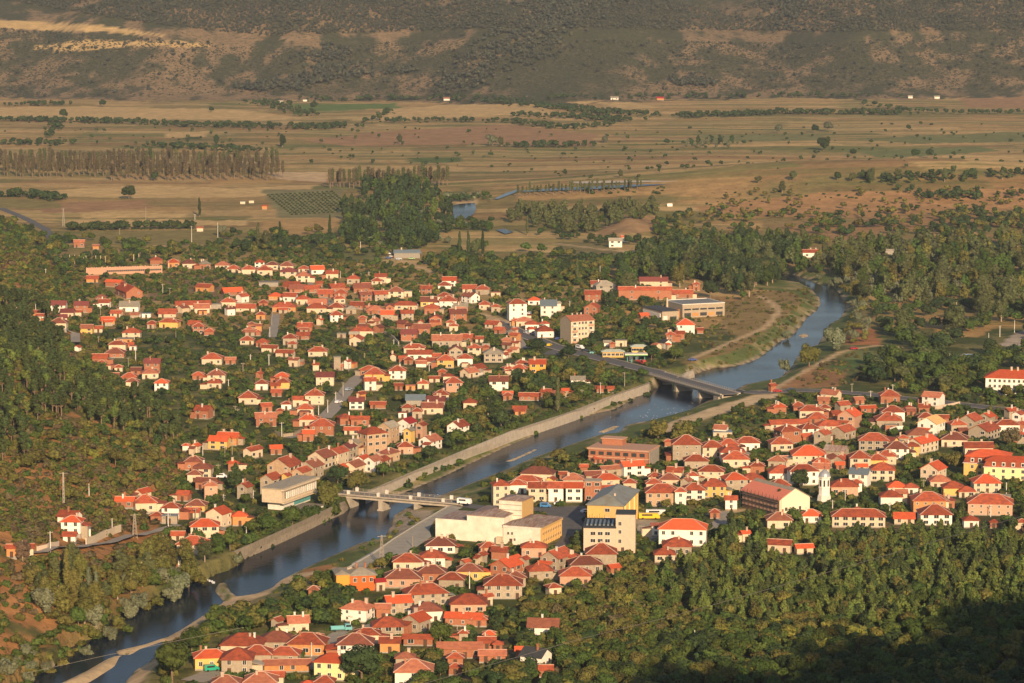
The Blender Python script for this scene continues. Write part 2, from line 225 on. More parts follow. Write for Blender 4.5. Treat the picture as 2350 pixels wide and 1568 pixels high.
HOUSES = """
0 1432 168 145 10 h 4 b r
0 1590 190 135 10 h 4 o R
0 1735 200 155 8 h 4 c d
0 1880 205 130 8 h 4 b g
0 2045 215 145 0 h 3 c p
0 2145 248 125 0 h 3 c r
0 2285 252 140 0 h 4 c r
0 850 335 120 0 g 3 o r
0 1050 365 190 -25 g 4 b R 2.6
0 1185 440 300 112 g 5 b R 2.4
0 1190 585 190 0 g 4 w g
0 960 552 115 0 g 4 w r
0 930 510 110 0 h 3 b d
0 535 572 165 0 g 5.5 w m
0 750 575 145 0 g 5.5 b m
0 620 640 135 0 g 4 c m
0 720 640 70 0 g 3 c r
0 555 690 150 10 g 3 c m
0 540 740 170 0 h 4 c d
0 200 612 130 0 f 3 o g
0 355 705 35 0 f 2.5 c g
0 800 785 135 -5 g 5 y p
0 905 790 90 0 g 3 c r
0 990 715 150 10 g 3 o R
0 1070 650 130 -10 g 3 c r
0 1250 670 90 0 f 3 w g
0 1345 675 85 0 f 3 w b
0 1540 650 175 0 g 3 c r
0 1770 570 350 10 g 3.5 c r 3
0 1850 600 170 10 g 4 c p
0 1680 600 130 40 g 4 c d
0 1980 590 110 0 f 3 g g
0 2100 550 150 0 h 4 c r
0 2225 495 140 40 g 5 w r
0 2130 450 220 20 g 3 b R 1.7
0 1880 410 190 -25 g 4 o r 1.6
0 2110 610 120 30 g 5 w d
0 2260 600 200 -5 g 3 c r 1.8
0 1395 745 90 0 h 3 b r
0 1560 735 210 -10 h 4 y r 1.6
0 1790 745 140 -10 g 3 b r
0 1825 775 120 0 h 5 b r
0 1920 820 105 0 h 3 b r
0 1210 830 180 0 h 5 c r 1.4
0 1150 905 150 0 f 3 o g
0 1080 940 170 0 h 4 c r 1.6
0 1200 935 70 0 g 3 o r
0 1060 1015 190 0 h 3 b d
0 920 1055 155 0 g 4 b r
0 935 1110 100 0 h 3 o r
0 715 960 60 60 g 3 w r
0 1090 1150 90 0 h 3 c r
0 1400 1100 160 0 g 6 b m
0 1250 1170 110 0 g 3 b d
0 1375 1200 190 10 h 3.5 c p
0 1190 1235 150 0 h 3 b r
0 1215 1280 130 0 h 3 c d
0 1485 1290 140 0 h 5.5 w R 1
0 1950 1065 200 0 h 4 c r
0 1990 1215 180 0 h 5 c d
0 1970 1290 145 0 h 3.5 c r
0 1820 1220 120 0 h 3 b r
0 2280 1420 185 0 h 4 c r 1
0 1870 1530 190 -20 g 5 b r
0 2310 755 80 0 h 4 b d
0 2290 815 130 0 h 3 b r
0 2270 900 140 0 h 3 c r
1 35 190 100 0 h 5 w R
1 150 212 125 0 h 4 c d
1 285 220 135 0 h 4 c d
1 80 258 165 5 h 4.5 c r
1 300 275 165 0 h 5 c m
1 435 312 140 0 h 5 c p 1
1 440 248 110 0 h 3 c r
1 560 250 160 15 g 4 w R
1 700 287 125 0 g 4 c r
1 120 385 180 0 f 3 g g
1 895 338 130 0 h 4 t r
1 1145 315 120 0 g 5 c r
1 1110 360 110 0 h 3 c r
1 585 375 70 0 g 3 b r
1 330 400 160 0 g 3 b r
1 380 425 150 0 g 3 b d
1 520 425 150 -5 g 3 b r
1 740 410 180 20 g 4 b r
1 975 415 165 0 g 4 b d
1 1010 395 90 0 g 3 b R
1 640 470 150 0 g 3 b r
1 780 470 130 0 h 3 b r
1 180 497 135 0 h 3 o R
1 315 495 150 -10 g 4.5 w r
1 430 525 135 0 h 4 c r
1 565 560 180 0 g 3 c p
1 70 560 100 0 h 3 b r
1 755 520 150 20 h 4 c r
1 1000 480 150 20 g 5 b d
1 1140 475 160 15 g 5 t r
1 1285 455 160 0 h 5 c p
1 1390 470 90 0 f 4 c g
1 260 595 230 0 h 3.5 o r 1.6
1 560 605 195 0 h 4 c r 1.3
1 740 600 170 -5 h 3 c r
1 875 615 110 0 h 3.5 t g
1 930 575 150 -10 g 3 b r
1 1030 600 90 30 g 4 c p
1 1095 625 170 0 h 3 b p
1 1370 580 230 0 h 3.5 c r 1.8
1 1230 590 90 90 g 3 b d
1 1585 540 160 0 g 4 y d
1 1765 540 175 0 h 5 w r
1 1730 500 140 0 h 3 c r
1 1565 425 115 0 g 5 b r
1 1775 350 140 0 g 5 w R
1 1730 400 130 0 h 3 w r
1 1970 495 190 -50 g 5 w d
1 2080 435 140 0 h 4 t r
1 1960 425 140 0 g 3 c r
1 2200 480 90 0 f 3 c p
1 1615 605 150 0 h 4.5 b r
1 1880 590 140 0 g 3.5 k g
1 2100 575 120 0 h 4 c r
1 2200 595 95 0 h 4 t r
1 1850 650 190 10 g 5.5 b d
1 1650 695 130 90 g 5.5 b r
1 1385 650 145 10 g 5 t r
1 1205 657 135 0 g 4.5 t R
1 735 670 150 10 h 5 w r
1 585 710 80 60 g 4 c R
1 45 668 100 0 h 3.5 o r
1 450 770 150 0 g 4 b r
1 435 852 130 0 g 2.5 b r
1 25 765 70 0 g 4 o d
1 20 825 55 0 h 3 b r
1 315 880 145 0 h 4.5 t r
1 335 935 100 0 h 3 t r
1 980 700 90 0 h 3 c r
1 1085 720 130 55 g 4 c p
1 1125 780 120 55 g 4 b d
1 985 775 110 0 g 3 c d
1 975 815 220 0 h 4 c r 1.8
1 785 860 85 0 f 2.5 t g
1 925 885 150 80 g 4.5 c r
1 1350 735 130 -30 g 3 b d
1 1420 760 100 -40 g 3 b d
1 1525 785 160 0 g 4 b d
1 1408 835 170 -5 g 5 b m
1 1815 770 95 0 h 4 c r
1 1785 740 90 0 h 3 c r
1 1755 892 290 0 g 4.5 t p 2
1 1935 870 140 -10 g 3.5 b r
1 2180 750 180 -30 g 3 c r
1 2240 800 130 -30 g 3 b r
1 2300 900 100 0 h 4 b p
1 1455 970 210 0 h 3.5 c r 1.8
1 1505 1020 235 0 g 4 w r 2.2
1 1835 985 140 90 g 6 t d
1 2005 970 140 0 h 5 c r
1 2110 965 80 0 h 3 b r
1 2180 1020 190 0 h 5.5 t g 1.1
1 2310 1000 100 60 g 4 c r
1 570 1000 190 0 h 3.5 c r 1.4
1 60 920 130 0 h 3 b r
1 130 965 180 -15 g 3 c r 2
1 270 1010 200 -15 g 3 c r 2.2
1 350 1075 130 -20 g 4.5 c d 1.6
1 550 1120 60 0 g 4 c r
1 840 1090 80 50 g 5 w r
1 635 1225 180 0 g 5.5 c m
1 1040 1170 190 -20 h 4 b r
1 1090 1205 200 0 h 4.5 y r
1 1260 1040 70 90 g 3.5 c r
1 1345 1060 80 0 g 3 b r
1 1400 1080 100 0 h 3 b r
1 1520 1090 120 0 h 3 b r
1 1740 1080 170 0 h 5 y r
1 1620 1085 120 0 g 3 c r
1 1920 1065 155 0 h 5 w r
1 1300 1175 170 0 h 5.5 w r 1
1 2030 1150 190 40 g 3.5 t r
1 1960 1185 200 40 g 3.5 c p
1 1710 1190 90 0 h 3 b r
1 1810 1285 195 10 h 6 k r 1.1
1 1765 1230 110 0 h 4 c r
1 2230 1265 190 0 g 6 w d
1 2310 1160 130 20 h 4 c r
1 1310 1310 90 0 g 3 b r
1 1535 1295 120 0 h 3.5 c r
1 240 1230 140 0 h 4 b R
1 250 1285 140 0 h 4 y r
1 55 1295 130 0 h 4 w r 1
1 30 1200 70 55 g 4 b r
1 190 1370 110 0 g 2 b r
1 540 1400 190 0 h 5.5 c r 1.2
1 385 1435 110 0 g 4.5 c r
1 280 1485 110 0 h 3.5 w r
1 90 1495 145 20 g 3.5 b r
1 455 1525 165 0 h 3.5 c r
1 220 1545 50 0 h 3 b r
1 1045 1265 140 10 g 6 w r
1 965 1385 110 40 g 4 o r
1 925 1450 150 0 g 5 w m
1 1120 1480 160 0 g 2.5 b r 2
1 1465 1435 190 0 g 3.5 g b
1 1655 1445 185 -3 g 5.5 c m
1 1700 1395 160 0 h 4 c r
1 1620 1505 210 0 g 4 c d 1.6
1 1965 1470 140 0 h 4 c r
1 1390 1515 120 0 h 4 t r
1 1480 1550 110 0 h 4 t r
1 2310 1405 100 0 h 3 b r
1 1385 98 255 4 g 4.5 g b 3
2 45 565 200 10 h 10 w r 1.3
2 335 577 160 0 g 8 w b 1
2 410 560 100 30 g 6 w g
2 205 537 130 0 h 3.5 w R
2 740 475 160 0 g 5.5 b r
2 735 595 170 80 g 5.5 b r
2 770 382 110 0 g 4 t r
2 850 402 220 10 h 5 g g 1.3
2 1300 355 270 0 g 5 c m 2.5
2 1220 435 500 0 g 7.5 b r 6
2 1565 465 200 0 g 4 b r 2.5
2 1690 390 80 0 h 5 b r
2 300 815 200 10 h 4.5 w r
2 180 800 110 20 h 4 w R
2 185 755 140 0 h 4 w r
2 300 750 100 0 h 3.5 w r
2 110 725 160 0 h 4 c p
2 35 725 90 0 h 4 o r
2 30 850 130 -35 g 4 o r
2 20 800 90 40 g 4 b r
2 40 920 100 -30 g 4.5 c r
2 25 980 110 -30 g 4 c p
2 235 1108 165 0 g 6 O R
2 70 1160 170 -10 h 5 c r
2 90 1112 130 0 h 4 c r
2 160 1405 210 -5 g 2.5 b r 2.4
2 320 1365 140 -30 g 3.5 b r
2 490 1355 75 0 g 4 t R
2 605 1255 145 0 g 4.5 w g
2 905 1335 65 0 g 2.5 b r
2 1590 755 180 0 h 6.5 w R 1
2 1540 835 100 0 g 4 b r
2 1455 850 100 0 h 5 b r
2 1410 915 130 -60 g 4.5 w k
2 1000 920 110 0 f 4 c g
2 920 935 50 0 h 3 b r
2 70 1520 140 0 g 3 b r 2
3 395 95 170 0 g 4.5 w r 2
3 1170 95 180 -5 g 4.5 t g 2
3 40 1310 90 30 g 4 b r
8 580 405 220 -30 g 4 c p
8 510 465 120 0 g 2.5 b p
8 1115 425 195 0 h 4.5 b r
8 1520 430 240 -30 g 5.5 w p
8 830 460 130 20 g 2.5 b p
8 103 530 145 5 h 4 b R
8 275 515 110 0 h 3.5 b r
8 395 560 240 0 h 4.5 c r 1.5
8 520 540 120 0 h 3 c r
8 685 505 170 30 g 4 t r
8 620 585 130 20 g 3 b r
8 750 598 260 55 g 7 k R 1.2
8 915 535 180 15 g 3 b R 2.5
8 1140 570 230 0 h 5.5 w r
8 1105 645 255 0 h 4.5 t r
8 1295 540 90 0 h 3.5 c r
8 1435 525 130 -10 g 3.5 b r
8 1445 625 160 0 h 3 t r
8 1500 665 290 50 g 7 w y 1.1
8 1735 690 190 10 h 4.5 t r
8 1860 640 260 50 g 4.5 t r 1.2
8 2010 610 190 50 g 5 t R
8 1985 730 340 48 g 5 t r 1.5
8 2230 560 150 30 g 5 t r
8 2300 590 150 50 g 7 w r
8 2190 690 240 0 h 4.5 w r 1.5
8 2330 690 120 0 h 4 b r
8 2330 780 110 0 h 5 t r
8 190 675 400 12 g 3.5 c r 4
8 450 630 190 0 h 3 b r
8 370 725 220 15 h 5 w r
8 560 700 280 10 h 5 c r 1.6
8 180 745 270 20 h 6.5 b r 1.1
8 500 770 190 50 g 5.5 t r
8 690 740 260 45 g 4.5 t r 1.4
8 115 860 240 5 h 4 c r
8 970 830 310 -5 h 5.5 t r 1.4
8 1130 830 160 -40 g 5 y m
8 1240 815 110 0 h 4 t r
8 1380 780 230 0 h 3 t p
8 1420 840 340 42 g 5.5 c R 2
8 1180 905 230 0 h 5.5 w d
8 1320 890 140 0 h 5 y r
8 1715 820 290 -10 h 4 c d
8 1930 890 280 0 g 4 c r 2
8 370 960 330 0 h 5.5 c R 1.2
8 560 990 190 45 g 5 t d
8 670 1000 180 50 g 4.5 t r
8 840 990 210 0 h 6 c r 1
8 1000 1010 190 0 h 4.5 y r
8 1085 975 190 0 h 4.5 c r
8 630 920 260 -25 g 4 t u 1.4
8 490 1035 170 0 h 4 o R
8 320 1110 300 5 h 7 w r 1.5
8 490 1080 190 -10 g 6.5 c p
8 120 1125 250 0 h 4.5 w r
8 90 1020 210 -15 h 4 t p
8 105 1240 210 5 h 4.5 b r
8 845 1130 240 -20 g 6.5 w b 1.2
8 1050 1100 260 -5 h 5.5 c r
8 695 1250 270 0 h 4.5 k r 1.3
8 810 1225 120 0 h 5 w r
8 1520 1085 280 50 g 7 c R 1.1
8 1575 1205 210 0 h 3.5 c p
8 1180 1260 190 0 h 3.5 c R
8 1310 1265 150 0 h 3.5 w r
8 1125 1345 220 0 h 4.5 w r
8 1215 1310 140 0 g 5.5 c p
8 1700 1265 220 0 h 4 y r
8 1820 1300 170 0 h 3 c r
8 2000 1215 270 0 h 5 c R
8 2040 1400 460 -8 h 5.5 k r 1.6
8 1470 1375 320 0 h 5.5 o r 1.3
8 1590 1390 150 0 h 4 c d
8 1672 1385 100 0 h 4 b m
8 1530 1500 310 0 h 5 w r
8 2150 1370 180 -10 f 3 w g
11 395 785 200 0 h 3.5 w R
11 830 790 520 -4 h 5 c r 2.6
11 820 745 130 0 h 3.5 b r
11 1250 800 220 -5 g 3 c R
11 1860 830 160 0 h 3.5 w r
11 2075 850 100 -10 h 3 b r
11 2330 850 110 0 h 4 c r
11 110 1040 260 -15 g 4 c r 2
11 330 1072 200 12 g 3 c R 2
11 100 820 250 0 h 4 c p
7 1600 275 280 0 h 8 t r 1.1
7 1835 305 230 5 h 5.5 c r
7 1985 285 210 0 h 5 w r
7 2160 265 240 0 h 4.5 w r 1.4
7 2020 350 240 0 h 5 w r
7 2050 410 260 0 h 4.5 c r
7 1430 260 80 0 h 3 b r
7 1920 135 165 -20 g 4.5 w p
7 1930 190 180 0 f 3 c b
7 930 500 300 22 g 4 t p 3
7 1100 470 260 22 g 5.5 w R 1.8
7 760 555 240 15 g 3.5 t d 2
7 1500 525 190 -15 g 4 c r
7 1690 430 240 0 h 4.5 t r 1.3
7 1830 525 270 -5 h 5 c r 1.4
7 240 545 350 -10 h 4.5 c d 1.6
7 360 600 120 60 g 5 y r
7 140 615 290 -10 h 4.5 c r 1.6
7 50 650 190 5 h 4.5 w r
7 235 668 188 -3 g 7 c r 1.2
7 405 668 165 -3 g 7 w r 1
7 572 668 180 -3 g 7 w R 1.1
7 745 640 165 -3 f 8 b g 1.1
7 900 690 200 10 g 4.5 w r
7 870 600 280 10 h 4.5 c R 1.4
7 1080 635 140 0 h 4 c r
7 660 485 90 0 g 2.5 b r
7 790 410 70 0 g 2.5 b r
7 560 600 210 0 h 4 t p
7 470 550 90 0 g 3 b r
7 1310 580 140 0 h 3.5 c r
7 1440 600 200 0 h 4 c d
7 1300 640 160 0 h 4 c r
7 1380 715 330 0 h 6.5 n r 1.4
7 1545 715 125 0 h 7.5 w r 1
7 1670 695 220 0 h 5 w r
7 1600 610 140 55 g 4.5 t p
7 1655 570 130 0 h 4 w r
7 1850 660 240 0 h 5.5 y r
7 2040 600 260 10 h 6 t R
7 2200 600 250 5 h 5 c r
7 2250 480 150 0 h 4.5 b r
7 2010 780 130 0 g 5 w r
7 1860 905 110 0 h 3 b r 1
7 1570 1045 480 -6 h 7.5 w R 1.7
7 1320 1020 100 0 g 5 w d
7 1515 1205 280 0 h 4.5 t r
7 1400 1285 210 0 h 3.5 c r
7 930 1400 160 30 g 3 b R
7 2140 1090 110 20 g 4 c R
4 870 620 230 10 g 5 b p 1.4
4 1265 640 180 0 h 4 c R
4 1390 695 240 0 h 5.5 b r 1.2
4 1265 765 120 0 g 4.5 b R
4 1600 630 180 20 h 4 b r
4 1740 635 190 -3 g 4 b r 2.5
4 1670 735 170 -3 g 2.5 c r 2
4 450 830 230 -15 g 5 y R 1.6
4 530 798 230 -12 g 4.5 o R 1.6
4 230 880 110 60 g 4 c R
4 140 885 70 0 h 3 w R
4 755 915 200 48 g 4.5 c r 2.2
4 965 900 140 10 g 3.5 b R
4 570 1045 130 10 h 4 b R
4 215 1025 180 0 h 4.5 b d
4 295 1090 210 -5 h 5 c d
4 225 1145 160 -5 h 4 c d
4 330 1205 230 -15 g 4 b d 1.8
4 365 1245 165 10 h 7 k p 1
4 120 1320 150 -15 g 3.5 b r
4 240 1425 210 -5 h 3 y d
4 200 1480 170 -5 g 3 c r
4 440 1490 260 55 g 6.5 c R 1
4 630 1525 180 10 h 4.5 o R
4 680 1250 170 55 g 6 t r 1
4 920 1175 220 55 g 7.5 t r 1.3
4 1045 1050 340 55 g 8 n r 1
4 1060 1150 100 55 g 8 y r
4 1200 1110 200 55 g 7 n r 1.5
4 1290 1060 250 55 g 6 t p 1.2
4 1400 970 300 55 g 6 c d 1.6
4 1530 935 230 55 g 6.5 c r 1.5
4 1625 890 180 55 g 6 t m 1.4
4 1700 845 170 55 g 6.5 t g 1.3
4 1850 768 300 35 h 9 n r 1.3
4 2000 705 220 55 g 8 n g 1.3
4 2190 740 130 55 g 7 y g 1.2
4 2170 665 200 55 g 7.5 w M 1.2
4 2300 690 130 55 g 7 k r 1.2
4 1560 1080 150 55 g 4.5 o R
4 1680 1060 230 55 g 4.5 c p 1.4
4 1760 1000 180 55 g 5 w R
4 1855 1010 190 55 g 6 w p 1.4
4 1930 1010 190 55 g 5 n r 1.4
4 2000 950 230 50 h 4.5 n d 1.4
4 2150 890 180 10 h 4 k r
6 1600 240 240 50 g 5 w p 1.2
6 1855 110 230 50 g 5 w r 1.2
6 2245 655 200 8 h 8 c r 1
5 1310 715 180 50 g 3.5 c R 1.6
5 1150 790 200 -5 g 3.5 b R 1.6
5 1330 810 260 5 h 4.5 c r
5 1575 860 195 -5 h 5.5 w r
5 1440 935 130 0 h 3.5 b r
5 1560 960 150 0 f 3.5 t b
5 1690 735 160 -15 g 3 b R
5 1880 1025 300 5 h 5.5 c R 1.3
5 1635 1105 140 0 g 3 c r
5 1800 1130 150 -5 g 3 b d 1.6
5 1780 1190 330 -10 h 4.5 c r 1.3
5 1690 1340 160 10 h 4 w k 1.4
5 640 930 250 -20 g 4.5 w r 1.3
5 665 985 220 -5 h 5.5 w R
5 640 1110 140 0 g 3 w r
5 775 1085 130 8 f 3.5 w b 1.6
5 110 1220 120 0 g 4 o r
5 250 1220 150 5 g 4 c r
9 1560 965 240 10 g 4.5 c p 1.3
9 1370 955 150 50 g 4.5 t r
9 2110 850 340 -20 h 5 w p 1.2
9 2320 830 110 0 g 5 b p
9 1060 1170 430 -5 h 4.5 c r 1.3
9 1370 1140 340 0 h 4 t d 1.3
9 1650 1160 390 -5 h 4.5 o r 1.3
9 760 1290 370 10 h 4.5 y R 1.5
9 1010 1300 310 0 h 5.5 t r 1
9 1190 1260 290 0 h 4.5 t r 1.2
9 1440 1265 320 -5 h 3.5 t r 1.4
9 1460 1350 460 5 g 3 o p 3.5
9 1740 1110 120 0 h 3 c r
9 1880 1330 370 -12 h 6.5 l R 1.2
9 2090 1165 350 0 h 5.5 w d 1.2
9 1330 1460 230 0 g 3 c r 1.6
9 900 1530 280 0 h 4 t p
9 1220 1510 320 0 h 4 t p 1.2
9 1650 1550 140 0 h 3 b R
9 1810 1520 210 -5 h 3.5 b r
9 1705 680 120 0 h 2.5 b p
9 2310 600 110 20 g 4 c M
10 765 268 290 0 h 3.5 w d 1.2
10 465 415 290 0 h 4 c r 1.2
10 690 378 260 0 h 4.5 w r
10 1200 290 210 10 h 4 k r
10 1310 320 190 -15 g 4 b r
10 1145 355 110 50 g 4 t r
10 990 420 120 40 g 3 t r
10 1620 290 250 0 h 4.5 k r 1.4
10 1390 440 370 48 g 6 b R 1.5
10 1530 395 130 48 g 7.5 t r 1
10 1830 365 340 50 g 6 t r 1.4
10 1965 385 160 0 h 5 o r
10 2240 340 300 0 h 4.5 t r 1.1
10 2090 440 350 8 h 4 t d 1.4
10 1670 500 280 10 h 4 t r
10 2000 540 310 0 h 4 k r 1.2
10 1450 565 220 5 h 4 t d
10 1340 625 370 0 h 5.5 t r 1.3
10 1030 505 250 0 h 4 y d 1.2
10 680 520 290 0 h 4.5 b d 1.3
10 420 565 350 0 h 4 k d 1.4
10 870 580 270 -5 h 4 t r 1.2
10 620 705 460 15 h 5 t r 1.6
10 370 780 300 15 g 5 t R 1.3
10 240 840 150 0 g 4.5 b p
10 640 865 320 10 h 4.5 w d 1.2
10 540 945 300 50 g 4.5 t R 1.1
10 1020 795 350 0 h 4 k r 1.2
10 1190 735 140 30 g 4 c r
10 1800 660 180 20 h 3.5 c r
10 980 925 380 -10 g 3.5 b R 3
10 1120 950 160 0 h 3 b r
10 280 1005 330 5 h 5 t r 1.2
10 90 1085 260 0 h 3.5 c r 1.4
10 300 1150 210 0 g 4 o r 1.4
10 560 1115 300 -3 g 3 b r 3
10 975 1080 110 0 h 4 t r
10 1210 1090 130 0 h 3 b R
10 1190 1150 180 0 g 3 b r
10 1290 1180 100 0 h 3 b r
10 940 1200 430 0 g 4 b p 3
10 1240 1265 270 0 g 3 b p 2
10 1710 1000 320 -5 g 5 w p 1.3
10 1510 1225 140 0 g 3 b R
10 1640 1270 330 -30 g 4.5 w k 1.1
10 1730 1400 150 0 g 3 b r
10 440 1300 200 0 h 4 t p
10 520 1410 370 0 h 6 w p 1.1
10 900 1300 170 0 h 3 b r
10 900 1390 150 0 h 3 b r
"""
# ------------------------------------------------------------------ houses
WN = {'n': 'tan', 'q': 'cream', 'Y': 'amber', 'c': 'cream', 'w': 'white', 'b': 'brick', 'o': 'orange', 'y': 'yellow', 'k': 'pink', 't': 'grey', 'g': 'concrete', 'l': 'pale yellow', 'O': 'vivid orange', 's': 'white'}
RN = {'r': 'red', 'R': 'bright red', 'd': 'brown', 'm': 'maroon', 'p': 'pale', 'g': 'grey', 'b': 'blue-grey', 'k': 'slate', 'M': 'crimson', 'y': 'bare timber', 'u': 'rusty'}
PL = [((300,600),'by the long ruined wall'),((140,700),'below the bare left slope'),((330,760),'in the upper left village'),((300,860),'at the foot of the pine slope'),((520,600),'on the far village edge'),((700,610),'on the far village edge'),((900,640),'near the far orchard meadow'),((620,680),'in the upper village centre'),((800,700),'in the upper village centre'),((1030,680),'behind the white blocks'),((520,800),'among the left village gardens'),((700,790),'beside the narrow lane'),((900,790),'in the mid left village'),((1100,830),'west of the main road'),((780,880),'along the pale street'),((560,920),'in the lower left gardens'),((650,960),'above the pale street'),((1000,900),'behind the flood wall'),((1190,740),'around the four-storey flats'),((1270,740),'around the four-storey flats'),((1400,700),'around the grey factory hall'),((1540,730),'around the grey factory hall'),((1450,880),'near the upper bridge'),((850,1000),'along the old high street'),((650,1070),'below the old high street'),((1000,980),'near the flood wall'),((480,1080),'on the lower left slope'),((360,1180),'on the lower left slope'),((180,1190),'under the bare hillside'),((470,1230),'above the river bend'),((1150,1120),'behind the white theatre'),((1300,1110),'behind the yellow hall'),((1480,1100),'left of the church'),((1620,1030),'behind the tall grey house'),((1800,1010),'north of the bell tower'),((1830,1080),'beside the bell tower'),((1960,1000),'in the right bank centre'),((2100,980),'behind the mansard hotel'),((2250,980),'behind the mansard hotel'),((2000,900),'right of the upper bridge'),((2150,930),'right of the upper bridge'),((2080,1100),'below the mansard hotel'),((2260,1130),'below the mansard hotel'),((1900,1180),'above the pine wood'),((2150,1180),'above the pine wood'),((1560,1220),'beside the stair-tower block'),((1450,1280),'beside the stair-tower block'),((1100,1260),'in front of the white theatre'),((950,1300),'below the river ramp'),((1200,1310),'below the theatre square'),((900,1400),'in the lower middle village'),((1120,1400),'in the lower middle village'),((640,1480),'near the green van'),((500,1520),'near the green van'),((740,1520),'around the pale yellow house'),((950,1520),'at the bottom of the village'),((1200,1450),'at the bottom of the village'),((800,1350),'near the two-tone house')]
def region(px, py): return min(PL, key=lambda q: (q[0][0] - px) ** 2 + 2.2 * (q[0][1] - py) ** 2)[1]
ORD = ['first', 'second', 'third', 'fourth', 'fifth', 'sixth', 'seventh', 'eighth', 'ninth', 'tenth', 'eleventh', 'twelfth', 'thirteenth', 'fourteenth', 'fifteenth', 'sixteenth']
def number(items, tail=''):
    """items: (object, base label, region phrase, px). Objects that share a base label in a region are told apart left to right."""
    g = {}
    for it in items: g.setdefault((it[1], it[2]), []).append(it)
    for (b, r), L in g.items():
        L.sort(key=lambda q: q[3]); n = len(L)
        for i, (o, _, _, px) in enumerate(L):
            if n == 1: o['label'] = f'{b} {r}'
            elif n <= 16: o['label'] = f'{b} {r}, ' + ('leftmost such' if i == 0 else 'rightmost such' if i == n - 1 else f'{ORD[i]} from left')
            else: o['label'] = f'{b} {r}'
def wins(root, w, h, L, Wd, th, s, x, y, rng, wm=None, dens=3.1, nmax=9):
    """windows on the outer walls that look towards the valley road and the camera hill"""
    to = math.atan2(-y, -x)
    for nx, ny, ln, dp in ((0,-1,L,Wd),(0,1,L,Wd),(1,0,Wd,L),(-1,0,Wd,L)):
        a = math.atan2(ny, nx) + th
        c = math.cos(a - to)
        if c < .25: continue
        ap = ln * c * s
        if ap < 16: continue
        fl = 1 if h < 4.1 else 2 if h < 7 else 3 if h < 9.6 else 4
        n = max(1, min(nmax, int(ln / dens))); 
        if s < 4.2: n = min(n, 2)
        me = wm or rng.choice([WIN, WIN, WINS, WINW]) if s > 3.6 else WINW
        ra = math.atan2(ny, nx) + math.pi / 2
        dk = rng.randrange(n) if fl == 1 or rng.random() < .4 else -1
        for f in range(fl):
            z0 = (h / fl) * f + (h / fl) * .33
            for i in range(n):
                if rng.random() < .1: continue
                u = (i + .5) / n * ln - ln / 2
                px_, py_ = nx * dp / 2 - ny * u, ny * dp / 2 + nx * u
                if f == 0 and i == dk: link('door', DOOR, root, (px_, py_, 0), ra); continue
                link('window', me, root, (px_, py_, z0), ra)
HL = []
